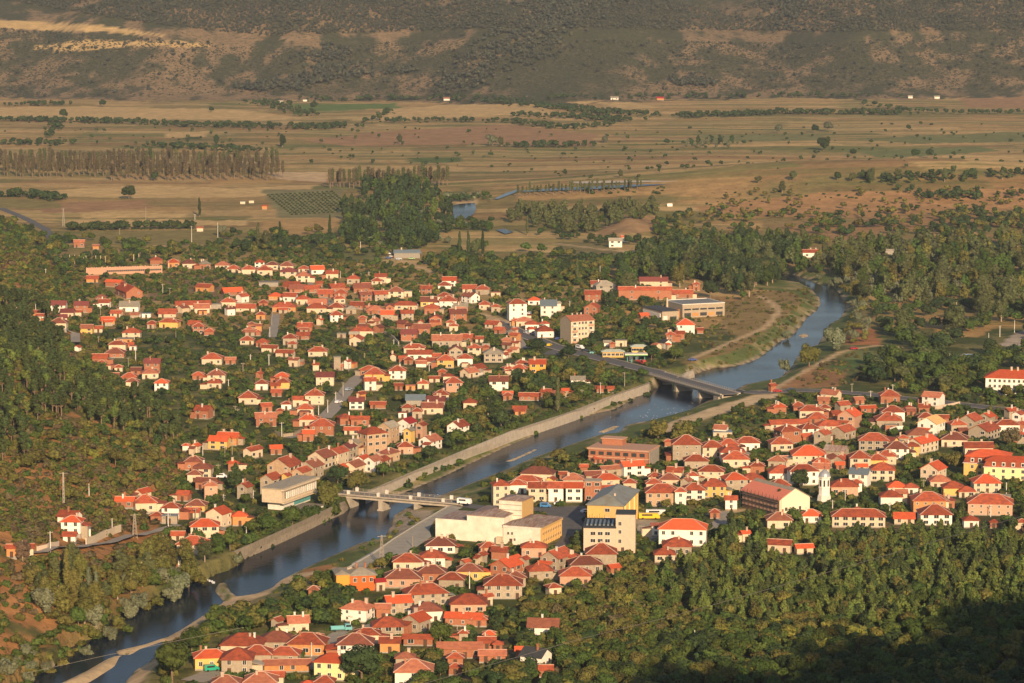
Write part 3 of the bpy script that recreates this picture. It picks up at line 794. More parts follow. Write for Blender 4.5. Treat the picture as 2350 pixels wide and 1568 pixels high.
def house(cx, cy, w, thd, ty, h, wc, rc, asp=None, name=None, label=None, cat='house', winmesh=None, dens=3.1, size=None, chim=None, at=None):
    rng = random.Random(int(cx * 31 + cy * 17)); thd = thd + 10 if 40 <= thd <= 62 else thd; th = math.radians(thd); h0 = h
    if h < 8 and label is None: h = max(2.3, h * .84)
    asp = asp or (1.15 if ty == 'h' else 1.25)
    if ty == 'h' and asp > 1: asp = max(asp, 1.12)
    off = h + {'h': .9, 'g': 1.2, 'f': 0}[ty]
    x, y, z = pt(cx, cy, off) if at is None else at
    s = F / (y * CP + (HC - z) * SP)
    ov = .5 if ty != 'f' else .15
    if size: L, Wd = size
    else:
        tot = w / s - 2 * ov * (abs(math.cos(th)) + abs(math.sin(th)))
        Wd = max(2.4, tot / (asp * abs(math.cos(th)) + abs(math.sin(th)))); L = Wd * asp
        if Wd > 13: L = L * 13 / Wd if asp < 1.3 else L; Wd = 13
    if label is None:
        name = name or ('outbuilding' if h0 <= 3 else 'brick_house' if wc == 'b' else 'village_house'); cat = 'outbuilding' if h0 <= 3 else 'house'
    r = thing(name, label or 'x', cat, (x, y, z), th)
    wb = MB(); wb.box(-L / 2, L / 2, -Wd / 2, Wd / 2, -3.5, h)
    pit = rng.uniform(.50, .60) if ty == 'h' else rng.uniform(.52, .64); rise = (min(L, Wd) if ty == 'h' else Wd) / 2 * pit
    if ty == 'g':
        wb.add([(-L/2,-Wd/2,h),(-L/2,Wd/2,h),(-L/2,0,h+rise),(L/2,-Wd/2,h),(L/2,Wd/2,h),(L/2,0,h+rise)], [(0,2,1),(3,4,5),(0,3,5,2),(1,2,5,4)])
    wb.box(-L / 2 - .04, L / 2 + .04, -Wd / 2 - .04, Wd / 2 + .04, -3.4, .45, 1)
    wb.obj('wall', [WALL[wc], WALL['g']], r)
    rb = MB(); e = ov
    if ty == 'h': rb.hip(-L / 2 - e, L / 2 + e, -Wd / 2 - e, Wd / 2 + e, h - .05, rise * (1 + e / Wd), .16)
    elif ty == 'g': rb.gable(L + 2 * e, Wd + 2 * e, h - e * rise / (Wd / 2) + .03, rise * (Wd / 2 + e) / (Wd / 2), .2)
    else: rb.box(-L / 2 - .15, L / 2 + .15, -Wd / 2 - .15, Wd / 2 + .15, h, h + .25); rb.rd = []
    ro = rb.obj('roof', [ROOF[rc]], r)
    if rb.rd and rc in 'rRpd' and (rng.random() < .7):
        k = MB()
        for a, b in rb.rd: k.bar(a, b, .26, .16)
        k.obj('ridge_cap', [MRIDGE], r)
    nc = rng.choice([0, 1, 1, 2]) if ty != 'f' and h0 > 3 else 0
    if s < 3.3: nc = min(nc, 1)
    for _ in range(nc if chim is None else chim):
        u = rng.uniform(-.3, .3) * L; v = rng.choice([-1, 1]) * rng.uniform(.05, .22) * Wd
        link('chimney', rng.choice(CHM), ro, (u, v, h + rise * (1 - abs(v) / (Wd / 2)) * (.8 if ty == 'h' else 1)))
    if ty != 'f' and h0 > 3 and s > 3.4 and rng.random() < .42 and label is None:
        sd = rng.choice([-1, 1]); wa = rng.uniform(2.2, 3.6); da = Wd * rng.uniform(.45, .8); ha = min(h * .72, 2.9); y0 = -Wd / 2 + .15 if rng.random() < .5 else Wd / 2 - .15 - da; xa, xb = sd * L / 2, sd * (L / 2 + wa)
        b = MB(); b.box(min(xa, xb), max(xa, xb), y0, y0 + da, -3.5, ha); an = b.obj('annex', [WALL[rng.choice('btc') if rng.random() < .6 else wc]], r)
        b = MB(); xo = sd * (L / 2 + wa + .4); za, zb = ha + .75, ha + .02; v = [(xa + sd * .01, y0 - .3, za), (xo, y0 - .3, zb), (xo, y0 + da + .3, zb), (xa + sd * .01, y0 + da + .3, za)]; b.add([(p[0], p[1], p[2]) for p in v] + [(p[0], p[1], p[2] + .14) for p in v], [(3,2,1,0),(4,5,6,7),(0,1,5,4),(1,2,6,5),(2,3,7,6),(3,0,4,7)] if sd > 0 else [(0,1,2,3),(7,6,5,4),(4,5,1,0),(5,6,2,1),(6,7,3,2),(7,4,0,3)]); b.obj('annex_roof', [ROOF[rng.choice('rrdgR')]], an)
    if wc != 'g' or h > 4: wins(r, w, h, L, Wd, th, s, x, y, rng, winmesh, dens)
    foot(x, y, z, th, L, Wd, h + rise * .6)
    if label is None:
        px, py = proj(x, y, z + h)
        st = {'h': 'hipped', 'g': 'gabled', 'f': 'flat'}[ty]
        base = (f'{WN[wc]} outbuilding, {st} {RN[rc]} roof' if h0 <= 3 else f"{'low' if h0 < 4.6 else 'two-storey' if h0 < 7.4 else 'tall'} {WN[wc]} house, {st} {RN[rc]} roof")
        HL.append((r, base, region(px, py), px)); r['group'] = 'village outbuildings' if h0 <= 3 else 'village houses'
    return r
# ------------------------------------------------------------------ landmark buildings
def at(px, py): return pt(px, py)
def block(r, name, x0, x1, y0, y1, z0, z1, m): b = MB(); b.box(x0, x1, y0, y1, z0, z1); return b.obj(name, [m], r)
def row_windows(r, me, x0, x1, y, z, n, rz=0, fixed=None):
    for i in range(n):
        u = x0 + (x1 - x0) * (i + .5) / n
        link('window', me, r, (u, y, z) if fixed is None else (fixed, u, z), rz)
def theatre():
    x, y, z = at(999.5, 1236); r = thing('theatre', 'big white windowless theatre with rusty roofs and a boxy fly tower', 'theatre', (x, y, z), math.radians(-21.5))
    blk = lambda n, *a: block(r, n, *a)
    b = MB(); b.box(0, 12.5, 0, 20, -3, 7); b.box(0, 12.5, 0, .5, 7, 7.5); b.box(12.5, 27, .001, 20, -3, 9.6); b.obj('hall_wall', [WALL['s']], r)
    b = MB(); b.box(.1, 12.4, .55, 19.9, 7.003, 7.2); b.hip(12.2, 27.3, -.3, 20.3, 9.6, 1.4); b.obj('hall_roof', [ROOF['u']], r)
    b = MB(); b.box(27, 41.5, -.6, 21, -3, 7); b.obj('foyer_wall', [WALL['s']], r)
    b = MB(); b.box(41.5, 41.7, -.6, 21, -3, 7.2); 
    for i in range(12): b.box(41.7, 42.05, .2 + i * 1.75, .55 + i * 1.75, -3, 6.2)
    b.box(41.7, 42.1, -.6, 21, 6.2, 7.2); b.obj('yellow_facade', [WALL['Y']], r)
    b = MB(); b.box(26.9, 41.6, -.8, -.6, 6.2, 7); b.obj('cornice', [MFR], r)
    b = MB(); b.hip(26.8, 42.2, -.9, 21.3, 7, 1.9); b.obj('foyer_roof', [ROOF['u']], r)
    b = MB(); b.box(21.5, 30.5, 9, 20.5, 0, 14.3); 
    for q in (8.9, 10.8, 12.7): b.box(21.44, 30.5, 8.94, 20.5, q, q + .12, 2)
    b.box(30.5, 30.62, 9.06, 20.44, 6, 14.3, 1); b.obj('fly_tower', [WALL['s'], WALL['Y'], MDARK], r)
    b = MB(); b.hip(21.2, 31, 8.7, 20.8, 14.3, .9); b.obj('tower_roof', [ROOF['u']], r)
    for f in (1.2, 3.9):
        for i in range(11): link('window', WINS, r, (41.72, 1.3 + i * 1.75, f), math.pi / 2)
    for u, v in ((29, 3.6), (30.5, 3.6), (31.5, 1.4)): link('window', WINS, r, (u, -.6, v))
    link('door', DOOR, r, (30, -.6, .1)); block(r, 'porch', 24.5, 26.5, -1.8, .01, -1, 2.6, WALL['c'])
    foot(x + 18 * .93 + 4, y - 3, z, math.radians(-21.5), 42, 22, 11)
theatre()
def hall():
    x, y, z = at(1347.5, 1221); th = math.radians(-12); r = thing('yellow_hall', 'large yellow hall under a grey metal hipped roof in the town centre', 'hall', (x, y, z), th)
    L, D, h = 13.5, 34, 10.2
    block(r, 'wall', 0, L, 0, D, -3, h, WALL['y']); block(r, 'orange_wall_panel', 6.5, L + .02, -.04, 3, -3, h - .1, WALL['Y'])
    b = MB(); b.hip(-.6, L + .6, -.6, D + .6, h, 3.2); ro = b.obj('roof', [mat('hall_grey_metal', (.21, .235, .22), rough=.5, var=.25, scale=.3, col2=(.17, .15, .11))], r); link('chimney', CHM[0], ro, (9, 8, h + 1.7))
    for k in range(9): block(r, 'pilaster', L, L + .35, 3.3 + k * 3.3, 3.8 + k * 3.3, -3, h - .3, WALL['y'] if k % 3 else WALL['l'])
    for f in (2, 4.8, 7.6):
        for k in range(9): link('window', WINS, r, (L, 5.2 + k * 3.3, f), math.pi / 2)
    for f in (4.4, 7.8): link('window', WINW, r, (7.6, -.06, f))
    foot(x + 8, y + 15, z, th, L, D, h + 1)
hall()
def towerblock():
    x, y, z = at(1339, 1270); th = math.radians(-4); r = thing('stair_tower_block', 'pinkish concrete three-storey block with a stair tower and skylit roof', 'office block', (x, y, z), th)
    h = 9.2; block(r, 'wall', 0, 11.5, 0, 18, -3, h, WALL['q']); block(r, 'stair_tower', 11.502, 18.5, 1.2, 10, -3, 14, WALL['q'])
    b = MB(); b.box(-.2, 11.7, -.2, 18.2, h, h + .4); b.box(11.4, 18.6, 1.1, 10.1, 14, 14.3); b.obj('roof', [ROOF['k']], r)
    for i in range(7): b = MB(); b.box(.8 + i * 1.5, 1.5 + i * 1.5, 3, 13, h + .4, h + .85); b.obj('skylight', [ROOF['b']], r)
    for i in range(8): block(r, 'antenna', .5 + i * .9, .62 + i * .9, 16.5, 16.6, h, h + 1.3 + (i % 3) * .5, MDARK)
    for f in (1.2, 4.0, 6.6):
        for i in range(3): link('window', WINW, r, (3.4 + i * 2.6, 0, f))
    for f in (3.6, 7, 10): link('window', WIN, r, (13, 1.2, f))
    link('door', DOOR, r, (14, 1.2, 0)); foot(x + 9, y + 8, z, th, 18, 18, 11)
towerblock()
def church():
    x, y, z = pt(*T(11, 240, 810)); th = math.radians(-60); L, Wd, h = 25, 14, 6.6
    cx, cy = x - math.cos(th) * L / 2, y - math.sin(th) * L / 2 - 1
    r = thing('church', 'long gabled church with half red half grey roof and scaffolded brick side', 'church', (cx, cy, z), th)
    rise = 3.9; b = MB(); b.box(-L/2, L/2, -Wd/2, Wd/2, -3, h); b.add([(-L/2,-Wd/2,h),(-L/2,Wd/2,h),(-L/2,0,h+rise),(L/2,-Wd/2,h),(L/2,Wd/2,h),(L/2,0,h+rise)], [(0,2,1),(3,4,5),(0,3,5,2),(1,2,5,4)]); b.obj('wall', [WALL['k']], r)
    b = MB(); b.box(L/2, L/2+.15, -Wd/2, Wd/2, -3, h); b.add([(L/2,-Wd/2,h),(L/2,Wd/2,h),(L/2,0,h+rise),(L/2+.15,-Wd/2,h),(L/2+.15,Wd/2,h),(L/2+.15,0,h+rise)], [(0,2,1),(3,4,5),(0,3,5,2),(1,2,5,4)]); b.obj('cream_front', [WALL['e']], r)
    b = MB(); b.gable(L + 1.4, Wd + 1.4, h - .35, rise + .35, .2); b.obj('roof', [ROOF['g']], r)
    s = rise / (Wd / 2); b = MB(); w = Wd / 2 + .75; b.add([(-L/2-.6,-w,h-.16),(L/2+.8,-w,h-.16),(L/2+.8,-w*.25,h-.16+w*.75*s),(-L/2-.6,-w*.25,h-.16+w*.75*s),(-L/2-.6,-w,h+.02),(L/2+.8,-w,h+.02),(L/2+.8,-w*.25,h+.02+w*.75*s),(-L/2-.6,-w*.25,h+.02+w*.75*s)], [(3,2,1,0),(4,5,6,7),(0,1,5,4),(1,2,6,5),(2,3,7,6),(3,0,4,7)]); b.obj('new_red_roofing', [mat('salmon_sheet', (.62, .20, .13), var=.08)], r)
    for i in range(3): link('window', WIN, r, (L/2+.15, -4 + i * 3.2, 2), math.pi / 2)
    b = MB()
    for i in range(12): b.bar((-L/2 + i * 2.5, -Wd/2 - 1, -2), (-L/2 + i * 2.5, -Wd/2 - 1, 8), .12)
    for k in (1.5, 3.5, 5.5): b.bar((-L/2, -Wd/2 - 1, k), (L/2, -Wd/2 - 1, k), .12); b.box(-L/2, L/2, -Wd/2 - 1, -Wd/2 - .3, k - .25, k - .15)
    b.obj('scaffold', [MDARK], r); foot(cx, cy, z, th, L, Wd + 2, h + 2)
    x, y, z = pt(*T(11, 515, 700)); r = thing('bell_tower', 'white octagonal bell tower with silver dome beside the church', 'bell tower', (x, y, z), .3)
    b = MB(); b.cyl(0, 0, -2, 3.2, 3.4, 2.6, 8); b.obj('base', [WALL['w']], r)
    b = MB(); b.cyl(0, 0, 3.201, 10, 2.25, 2.2, 8); b.obj('shaft', [WALL['w']], r); b = MB(); b.cyl(0, 0, 10, 10.5, 2.6, 2.6, 8); b.cyl(0, 0, 6, 6.3, 2.45, 2.45, 8); b.obj('cornice', [MFR], r)
    b = MB(); pr = [2.3, 2.25, 2.0, 1.6, .95, .2]; 
    for i in range(5): b.cyl(0, 0, 10.5 + i * .55, 11.05 + i * .55, pr[i], pr[i + 1], 16)
    d = b.obj('dome', [mat('silver_dome_sheet', (.55, .57, .58), rough=.35, var=.1, metal=.5)], r); b = MB(); b.bar((0,0,13.1),(0,0,14.6),.12); b.bar((-.4,0,14.1),(.4,0,14.1),.12); b.obj('cross', [MDARK], d)
    for k in range(8):
        a = k * math.pi / 4 + math.pi / 8; b = MB(); b.box(-.35, .35, -.08, .03, 6.7, 9.2); b.obj('bell_opening', [MDARK], r, (2.1 * math.cos(a), 2.1 * math.sin(a), 0), a + math.pi / 2)
    foot(x, y, z, 0, 6, 6, 13)
church()
def flats():
    x, y, z = pt(*T(2, 542, 952)); th = math.radians(28); r = thing('apartment_block', 'cream four-storey block of flats with grey gable end and balconies', 'apartment block', (x, y, z), th)
    L, D, h = 14.5, 12, 12; block(r, 'wall', 0, L, 0, D, -3, h, WALL['c']); b = MB(); b.box(-.12, 0, -.1, D, -3, h + .3); b.add([(-.12,0,h+.3),(-.12,D,h+.3),(-.12,D*.5,h+2.6),(.02,0,h+.3),(.02,D,h+.3),(.02,D*.5,h+2.6)], [(0,2,1),(3,4,5),(0,3,5,2),(1,2,5,4)]); b.obj('grey_gable_wall', [WALL['t']], r)
    b = MB(); b.gable(L + .5, D + 1, h, 2.6); ro = b.obj('roof', [ROOF['p']], r, (L / 2, D / 2, 0))
    for u in (-3, 0, 2.5): link('chimney', CHM[0], ro, (u, .6, h + 2.1))
    for f in range(4):
        for k, u in enumerate((2.2, 12.2)):
            b = MB(); b.box(u - 1.5, u + 1.5, -1.1, 0, f * 3 + .2, f * 3 + .35); b.box(u - 1.5, u + 1.5, -1.12, -1.02, f * 3 + .35, f * 3 + 1.2); b.obj('balcony', [MFR if (f + k) % 2 else WALL['k']], r); link('window', WINW, r, (u, 0, f * 3 + 1.1))
        for u in (5.2, 7.2, 9.2): link('window', WIN, r, (u, 0, f * 3 + 1.2))
    foot(x + 5, y + 8, z, th, L, D, h + 1)
    x, y, z = pt(*T(2, 1565, 718)); th = math.radians(22); r = thing('factory_hall', 'grey two-level factory hall with flat roof and dark window bands', 'factory', (x, y, z), th)
    L, D, h = 27, 24, 7.6; block(r, 'wall', 0, L, 0, D, -2, h, WALL['t']); block(r, 'roof', .3, L - .3, .3, D - .3, h, h + .12, mat('blue_grey_felt', (.19, .20, .20)))
    b = MB(); b.box(-.15, L + .15, -.15, .3, h, h + .5); b.box(-.15, L + .15, D - .3, D + .15, h, h + .5); b.box(-.15, .3, .3, D - .3, h, h + .5); b.box(L - .3, L + .15, .3, D - .3, h, h + .5); b.obj('parapet', [MFR], r)
    g = MB(); g.box(-2.1, 2.1, -.12, .02, 0, .9); g = g.mesh('window', [MGL]); g2 = MB(); g2.box(-2.1, 2.1, -.12, .02, 0, 1.9); g2 = g2.mesh('opening', [MDARK]); g3 = MB(); g3.box(-2.1, 2.1, -.14, .02, 0, 1.9); g3 = g3.mesh('opening', [WALL['o']])
    for i in range(5): link('window', g, r, (3.2 + i * 5.1, 0, 4.4)); link('opening', (g2, g3, g2, g3, g2)[i], r, (3.2 + i * 5.1, 0, .9))
    block(r, 'orange_stair', -1.2, -.01, 4, 7, -1, 4.5, WALL['o']); block(r, 'flue', -.9, -.01, 20, 21, 0, 9.5, WALL['c']); foot(x + 8, y + 15, z, th, L, D, h)
    x, y, z = pt(*T(2, 1378, 738)); r = thing('workshop', 'low grey workshop with flat roof left of the factory hall', 'workshop', (x, y, z), th)
    block(r, 'wall', 0, 10.5, 0, 27, -2, 5, WALL['t']); block(r, 'roof', -.3, 10.8, -.3, 27.3, 5, 5.3, ROOF['k']); b = MB(); b.box(-.5, -.05, 2, 26, 1, 3.6); b.obj('white_panelling', [WALL['w']], r); link('door', g2, r, (7, 0, 0)); b = MB(); b.box(-1.3, 1.3, -.1, .02, 0, 2.4); b.obj('garage_door', [MFR], r, (2, 0, 0)); foot(x + 2, y + 13, z, th, 10, 27, 5)
flats()
def school():
    x, y, z = pt(*T(8, 1995, 440)); th = math.radians(-12); r = thing('school', 'white three-storey school with red hipped roof by the right edge', 'school', (x, y, z), th)
    L, D, h = 48, 13, 8.2; block(r, 'wall', 0, L, 0, D, -3, h, WALL['w']); b = MB(); b.hip(-.7, L + .7, -.7, D + .7, h, 3.2); ro = b.obj('roof', [ROOF['R']], r)
    for u in (12, 15, 30): link('chimney', CHM[2], ro, (u, 6, h + 3))
    for f in (.9, 3.5, 6.1): row_windows(r, WIN, 1, L - 1, 0, f, 20)
    foot(x + 22, y + 3, z, th, L, D, h + 2)
    # mansard hotel, two wings
    x, y, z = pt(*T(11, 1790, 470)); th = math.radians(-14); r = thing('mansard_hotel', 'long yellow hotel with red mansard roof and white dormers', 'hotel', (x, y, z), th)
    for nm, x0, x1, y0, y1 in (('rear_wing', 0, 19, 2, 15), ('front_wing', 9, 48, -6, 1.99)):
        h = 5.8; block(r, nm + '_wall', x0, x1, y0, y1, -4, h, WALL['l'] if nm[0] == 'f' else WALL['y'])
        b = MB(); b.box(x0 - .4, x1 + .4, y0 - .4, y1 + .4, h, h + .25); b.obj('cornice', [MFR], r)
        b = MB(); e = .7; v = [(x0-.2,y0-.2,h+.25),(x1+.2,y0-.2,h+.25),(x1+.2,y1+.2,h+.25),(x0-.2,y1+.2,h+.25),(x0+e,y0+e,h+2.7),(x1-e,y0+e,h+2.7),(x1-e,y1-e,h+2.7),(x0+e,y1-e,h+2.7)]; b.add(v, [(3,2,1,0),(0,1,5,4),(1,2,6,5),(2,3,7,6),(3,0,4,7),(4,5,6,7)]); b.obj('mansard', [ROOF['r']], r)
        b = MB(); b.hip(x0 + .2, x1 - .2, y0 + .2, y1 - .2, h + 2.7, 2.2 if nm[0] == 'r' else 1.5); b.obj('roof', [ROOF['R']], r)
        n = 5 if nm[0] == 'r' else 9
        for i in range(n):
            u = x0 + 2 + (x1 - x0 - 4) * (i + .5) / n
            if nm[0] == 'r' and u > 9: continue
            b = MB(); b.box(u - .7, u + .7, y0 - .1, y0 + 1, h + .6, h + 2.2); b.box(u - .45, u + .45, y0 - .14, y0 - .1, h + .8, h + 1.9, 1); b.obj('dormer', [MFR, MGL], r)
            for f in (-1, 1.2, 3.7): link('window', WIN, r, (u, y0, f))
    foot(x + 22, y + 2, z, th, 46, 18, 9)
school()
def club():
    x, y, z = pt(*T(4, 1020, 1575), -2.5); th = math.radians(67); r = thing('river_club', 'cream riverside club with slanted grey roof, column row and glazed terrace', 'club building', (x, y, z), th)
    L, D = 30, 8.5; block(r, 'lower_wall', 3, L - 4, .8, D - 1, -3, 3.2, WALL['w']); b = MB(); b.box(0, L, 0, D, 3.2, 8.6); b.obj('upper_wall', [WALL['c']], r)
    b = MB(); b.box(-.4, L + .5, -.5, D + .4, 8.6, 8.95); b.obj('roof', [ROOF['g']], r)
    b = MB(); b.box(-.4, L + .5, -1.2, .0, 8.0, 8.6); b.box(-.2, L, -1.3, -.1, 3.0, 3.4); b.obj('fascia', [WALL['c']], r)
    for i in range(16): block(r, 'column', 3 + i * 1.65, 3.55 + i * 1.65, -.75, -.25, 4.6, 7.2, MFR)
    b = MB(); b.box(2.6, L - 1, -.06, -.003, 4.6, 7.2); b.obj('glazing', [MGL], r)
    b = MB(); b.box(12, 26, .72, .8, .5, 3); b.obj('turquoise_panelling', [MTURQ], r)
    block(r, 'terrace_wall', -3, 16, -10, -1.4, -6, .6, WALL['w']); block(r, 'terrace_roof', -3.3, 16.3, -10.3, -1.2, .6, .95, ROOF['g'])
    block(r, 'glazed_verandah', -1, 10, -13.5, -10.35, -5, -.9, WALL['y']); b = MB(); b.box(-.8, 9.8, -13.56, -13.5, -3, -1); b.obj('verandah_glass', [MGL], r); b = MB(); b.box(-1.3, 10.3, -13.8, -10.3, -.9, -.65); b.obj('verandah_awning', [mat('pale_teal_sheet', (.36, .44, .40))], r)
    foot(x + 8, y + 14, z, th, L, 14, 8)
club()
def ruin_wall():
    (x0, y0, z0), (x1, y1, z1) = pt(*T(0, 790, 322)), pt(*T(0, 1490, 305)); th = math.atan2(y1 - y0, x1 - x0); L = math.hypot(x1 - x0, y1 - y0)
    r = thing('ruined_arcade', 'long roofless cream wall with a row of small arched openings', 'ruined wall', (x0, y0, z0), th); b = MB(); b.box(0, L, -.4, .4, -3, 4.6); n = 26
    for i in range(30): b.box(i * L / 30, (i + rnd.uniform(.3, .9)) * L / 30, -.4, .4, 4.6, 4.6 + rnd.uniform(.1, .6))
    b.obj('wall', [WALL['k']], r); o = MB(); o.box(-.6, .6, -.5, .5, 1.6, 2.7); om = o.mesh('opening', [MDARK])
    for i in range(n): link('opening', om, r, (L * .28 + i * L * .72 / n, 0, 0))
    foot((x0 + x1) / 2, (y0 + y1) / 2, z0, th, L, 2, 5)
ruin_wall()
def unfinished():
    x, y, z = pt(*T(7, 1245, 515)); th = math.radians(-20); r = thing('unfinished_building', 'unfinished two-storey brick and concrete building with flat roof near the river', 'unfinished building', (x, y, z), math.radians(-20))
    a = -26; block(r, 'wall', a, 0, 0, 15, -3, 6, WALL['b']); block(r, 'roof_slab', a - .5, .5, -.5, 15.5, 6, 6.8, WALL['k']); block(r, 'penthouse', a + 3, a + 12, 9, 14.5, 6.8, 9.3, WALL['b']); block(r, 'penthouse_roof', a + 2.5, a + 12.5, 8.5, 15, 9.3, 9.6, WALL['k']); block(r, 'floor_slab', a - .2, .2, -.2, 15.2, 2.8, 3.1, WALL['k']); block(r, 'concrete_side', .02, .3, 2, 15.1, -3, 6, WALL['g'])
    o = MB(); o.box(-1.1, 1.1, -.1, .05, 0, 1.5); om = o.mesh('opening', [MDARK])
    for f in (.7, 3.8):
        for i in range(7): link('opening', om, r, (a + 2 + i * 3.6, 0, f))
    foot(x - 10, y + 10, z, th, 26, 15, 8)
unfinished()
def station():
    x, y, z = pt(*T(2, 1045, 1130)); th = math.radians(3); r = thing('filling_station', 'roadside filling station with pale canopy edged green and yellow', 'filling station', (x, y, z), th)
    b = MB(); b.box(-.5, 11.3, -.5, 5.5, 3.8, 4.7); b.obj('canopy', [MFR], r); b = MB(); b.box(-.56, 11.36, -.57, -.5, 3.8, 4.15); b.obj('green_stripe', [paint('green_stripe_paint', (.05, .30, .12))], r); b = MB(); b.box(-.56, 11.36, -.57, -.5, 4.16, 4.35); b.obj('yellow_stripe', [paint('yellow_stripe_paint', (.7, .5, .08))], r)
    for u in (1, 5.5, 10): block(r, 'column', u - .15, u + .15, 2.2, 2.5, -1, 3.8, MTURQ)
    for u in (3.2, 7.8): block(r, 'fuel_pump', u - .4, u + .4, 2, 2.6, -.2, 1.6, MTURQ)
    foot(x + 5, y + 3, z, th, 12, 6, 5)
    for q, (u, v, lab) in enumerate(((925, 1075, 'yellow kiosk with pale tent roof left of the filling canopy'), (1165, 1030, 'yellow kiosk with pale tent roof behind the filling canopy'))):
        x, y, z = pt(*T(2, u, v)); r = thing('station_kiosk', lab, 'kiosk', (x, y, z), th, 'filling station kiosks'); w = 5.5 if q == 0 else 4
        block(r, 'wall', -w, w, -2, 2, -1, 3, WALL['y']); b = MB(); b.hip(-w - .8, w + .8, -2.8, 2.8, 3, 1); b.obj('roof', [mat('pale_green_sheet', (.45, .50, .42))], r)
        for i in range(5): link('window', WINW, r, (-w + (i + .5) * 2 * w / 5, -2, .9))
        foot(x, y, z, th, 2 * w, 5, 4)
station()
def orange_house():
    x, y, z = pt(*T(9, 2035, 735)); th = math.radians(10); r = thing('two_tone_house', 'vivid yellow and orange house with grey hipped roof near the river path', 'house', (x, y, z), math.radians(10))
    block(r, 'yellow_wall', -4.5, 0, 0, 9, -3, 6, WALL['O']); block(r, 'orange_wall', 0, 9, 1.2, 9, -3, 5.2, mat('red_orange_plaster', (.70, .14, .03), var=.06)); b = MB(); b.hip(-.4, 9.6, .7, 9.6, 5.2, 1.9); ro = b.obj('roof', [ROOF['g']], r); b = MB(); b.hip(-5, .1, -.5, 9.5, 6, 1.0); b.obj('yellow_wing_roof', [ROOF['g']], r)
    for u in (3, 6): link('chimney', CHM[1], ro, (u, 5.5, 6.8))
    for u in (2, 5, 7.5): link('window', WIN, r, (u, 1.2, 3))
    foot(x + 2, y + 5, z, th, 14, 10, 6)
orange_house()
def tower_small():
    x, y, z = pt(*T(1, 745, 1215)); r = thing('transformer_tower', 'slim grey windowless transformer tower at the top of the pale street', 'transformer tower', (x, y, z), .1); block(r, 'wall', -1.7, 1.7, -1.7, 1.7, -1, 7.8, WALL['t']); block(r, 'roof', -1.9, 1.9, -1.9, 1.9, 7.8, 8.1, ROOF['g']); link('door', DOOR, r, (0, -1.7, 0)); foot(x, y, z, 0, 3.5, 3.5, 8)
    for u, v, w, lab, wc, rc, hh in ((1412,548,34,'white flat-topped house with upper storey below the bare mound','w','g',5),(1433,540,18,'small white hut with red roof beside the house below the mound','w','R',4),(182,551,28,'lone brick farmhouse with pale roof in the left fields','b','p',4),(220,560,18,'small clay-coloured shed beside the lone farmhouse','o','p',2.6),(607,469,14,'small red-roofed hut at the orchard corner','o','r',3),(557,463,8,'tiny pale hut with blue-grey roof west of the orchard','c','b',2),(577,461,7,'tiny white hut nearest the orchard corner','c','g',2),(459,519,18,'small pale shed in the left fields','c','p',3),(1515,223,18,'bright red barn at the foot of the far hills','o','M',3),(1410,222,20,'white barn at the foot of the far hills','w','g',3),(645,230,12,'low white shed on the left at the hill foot','w','g',2.5),(700,229,10,'short white shed beside the bright green field','w','g',2.5),(1025,224,16,'low pale barn by the dark gully wood','w','p',3),(2089,219,12,'white shed at the hill foot on the right','w','g',3),(2150,220,14,'white long shed at the hill foot far right','w','g',3),(1537,467,9,'lone white shed on the meadow by the river wood','w','g',2.6),(2048,578,34,'pale barn with grey roof beyond the willow wood','t','g',4)):
        house(u, v, w, 3, 'g' if w > 10 else 'f', hh, wc, rc, 1.7, name='farm_building', label=lab, cat='farm building', chim=0)
tower_small()
for ln in HOUSES.strip().split('\n'):
    a = ln.split(); cx, cy = T(int(a[0]), float(a[1]), float(a[2]))
    house(cx, cy, float(a[3]) / 4, float(a[4]), a[5], float(a[6]), a[7], a[8], float(a[9]) if len(a) > 9 else None)
def sheds():
    n = 0
    for (x, y, th, L, Wd, x0, x1, yt, yb) in list(FOOT):
        g = random.Random(int(x * 7 + y)); 
        if L > 17 or n > 85 or g.random() > .36 or y > 1850: continue
        for _ in range(5):
            d = g.choice([-1, 1]) * ((L + Wd) / 4 + g.uniform(3.2, 5)); a = th + g.choice([0, math.pi / 2]); X = x + math.cos(a) * d; Y = y + math.sin(a) * d
            if all(math.hypot(X - f[0], Y - f[1]) > 1.8 + (f[3] + f[4]) / 4 for f in FOOT) and all(float(dline(np.array([X]), np.array([Y]), P)[0]) > w / 2 + 3 for P, w, m in RW.values()) and float(sdf(np.array([X]), np.array([Y]), LOW)[0]) > 4:
                z = float(H(X, Y)); p = proj(X, Y, z + 2.5)
                if not (5 < p[0] < 2345 and 560 < p[1] < 1560): break
                house(p[0], p[1], 20, math.degrees(th), g.choice('ggf'), g.choice([2.4, 2.8, 3]), g.choice('bbtcwo'), g.choice('rrdRpg'), at=(X, Y, z), size=(g.uniform(3.2, 5.5), g.uniform(2.8, 3.8)), chim=0); n += 1; break

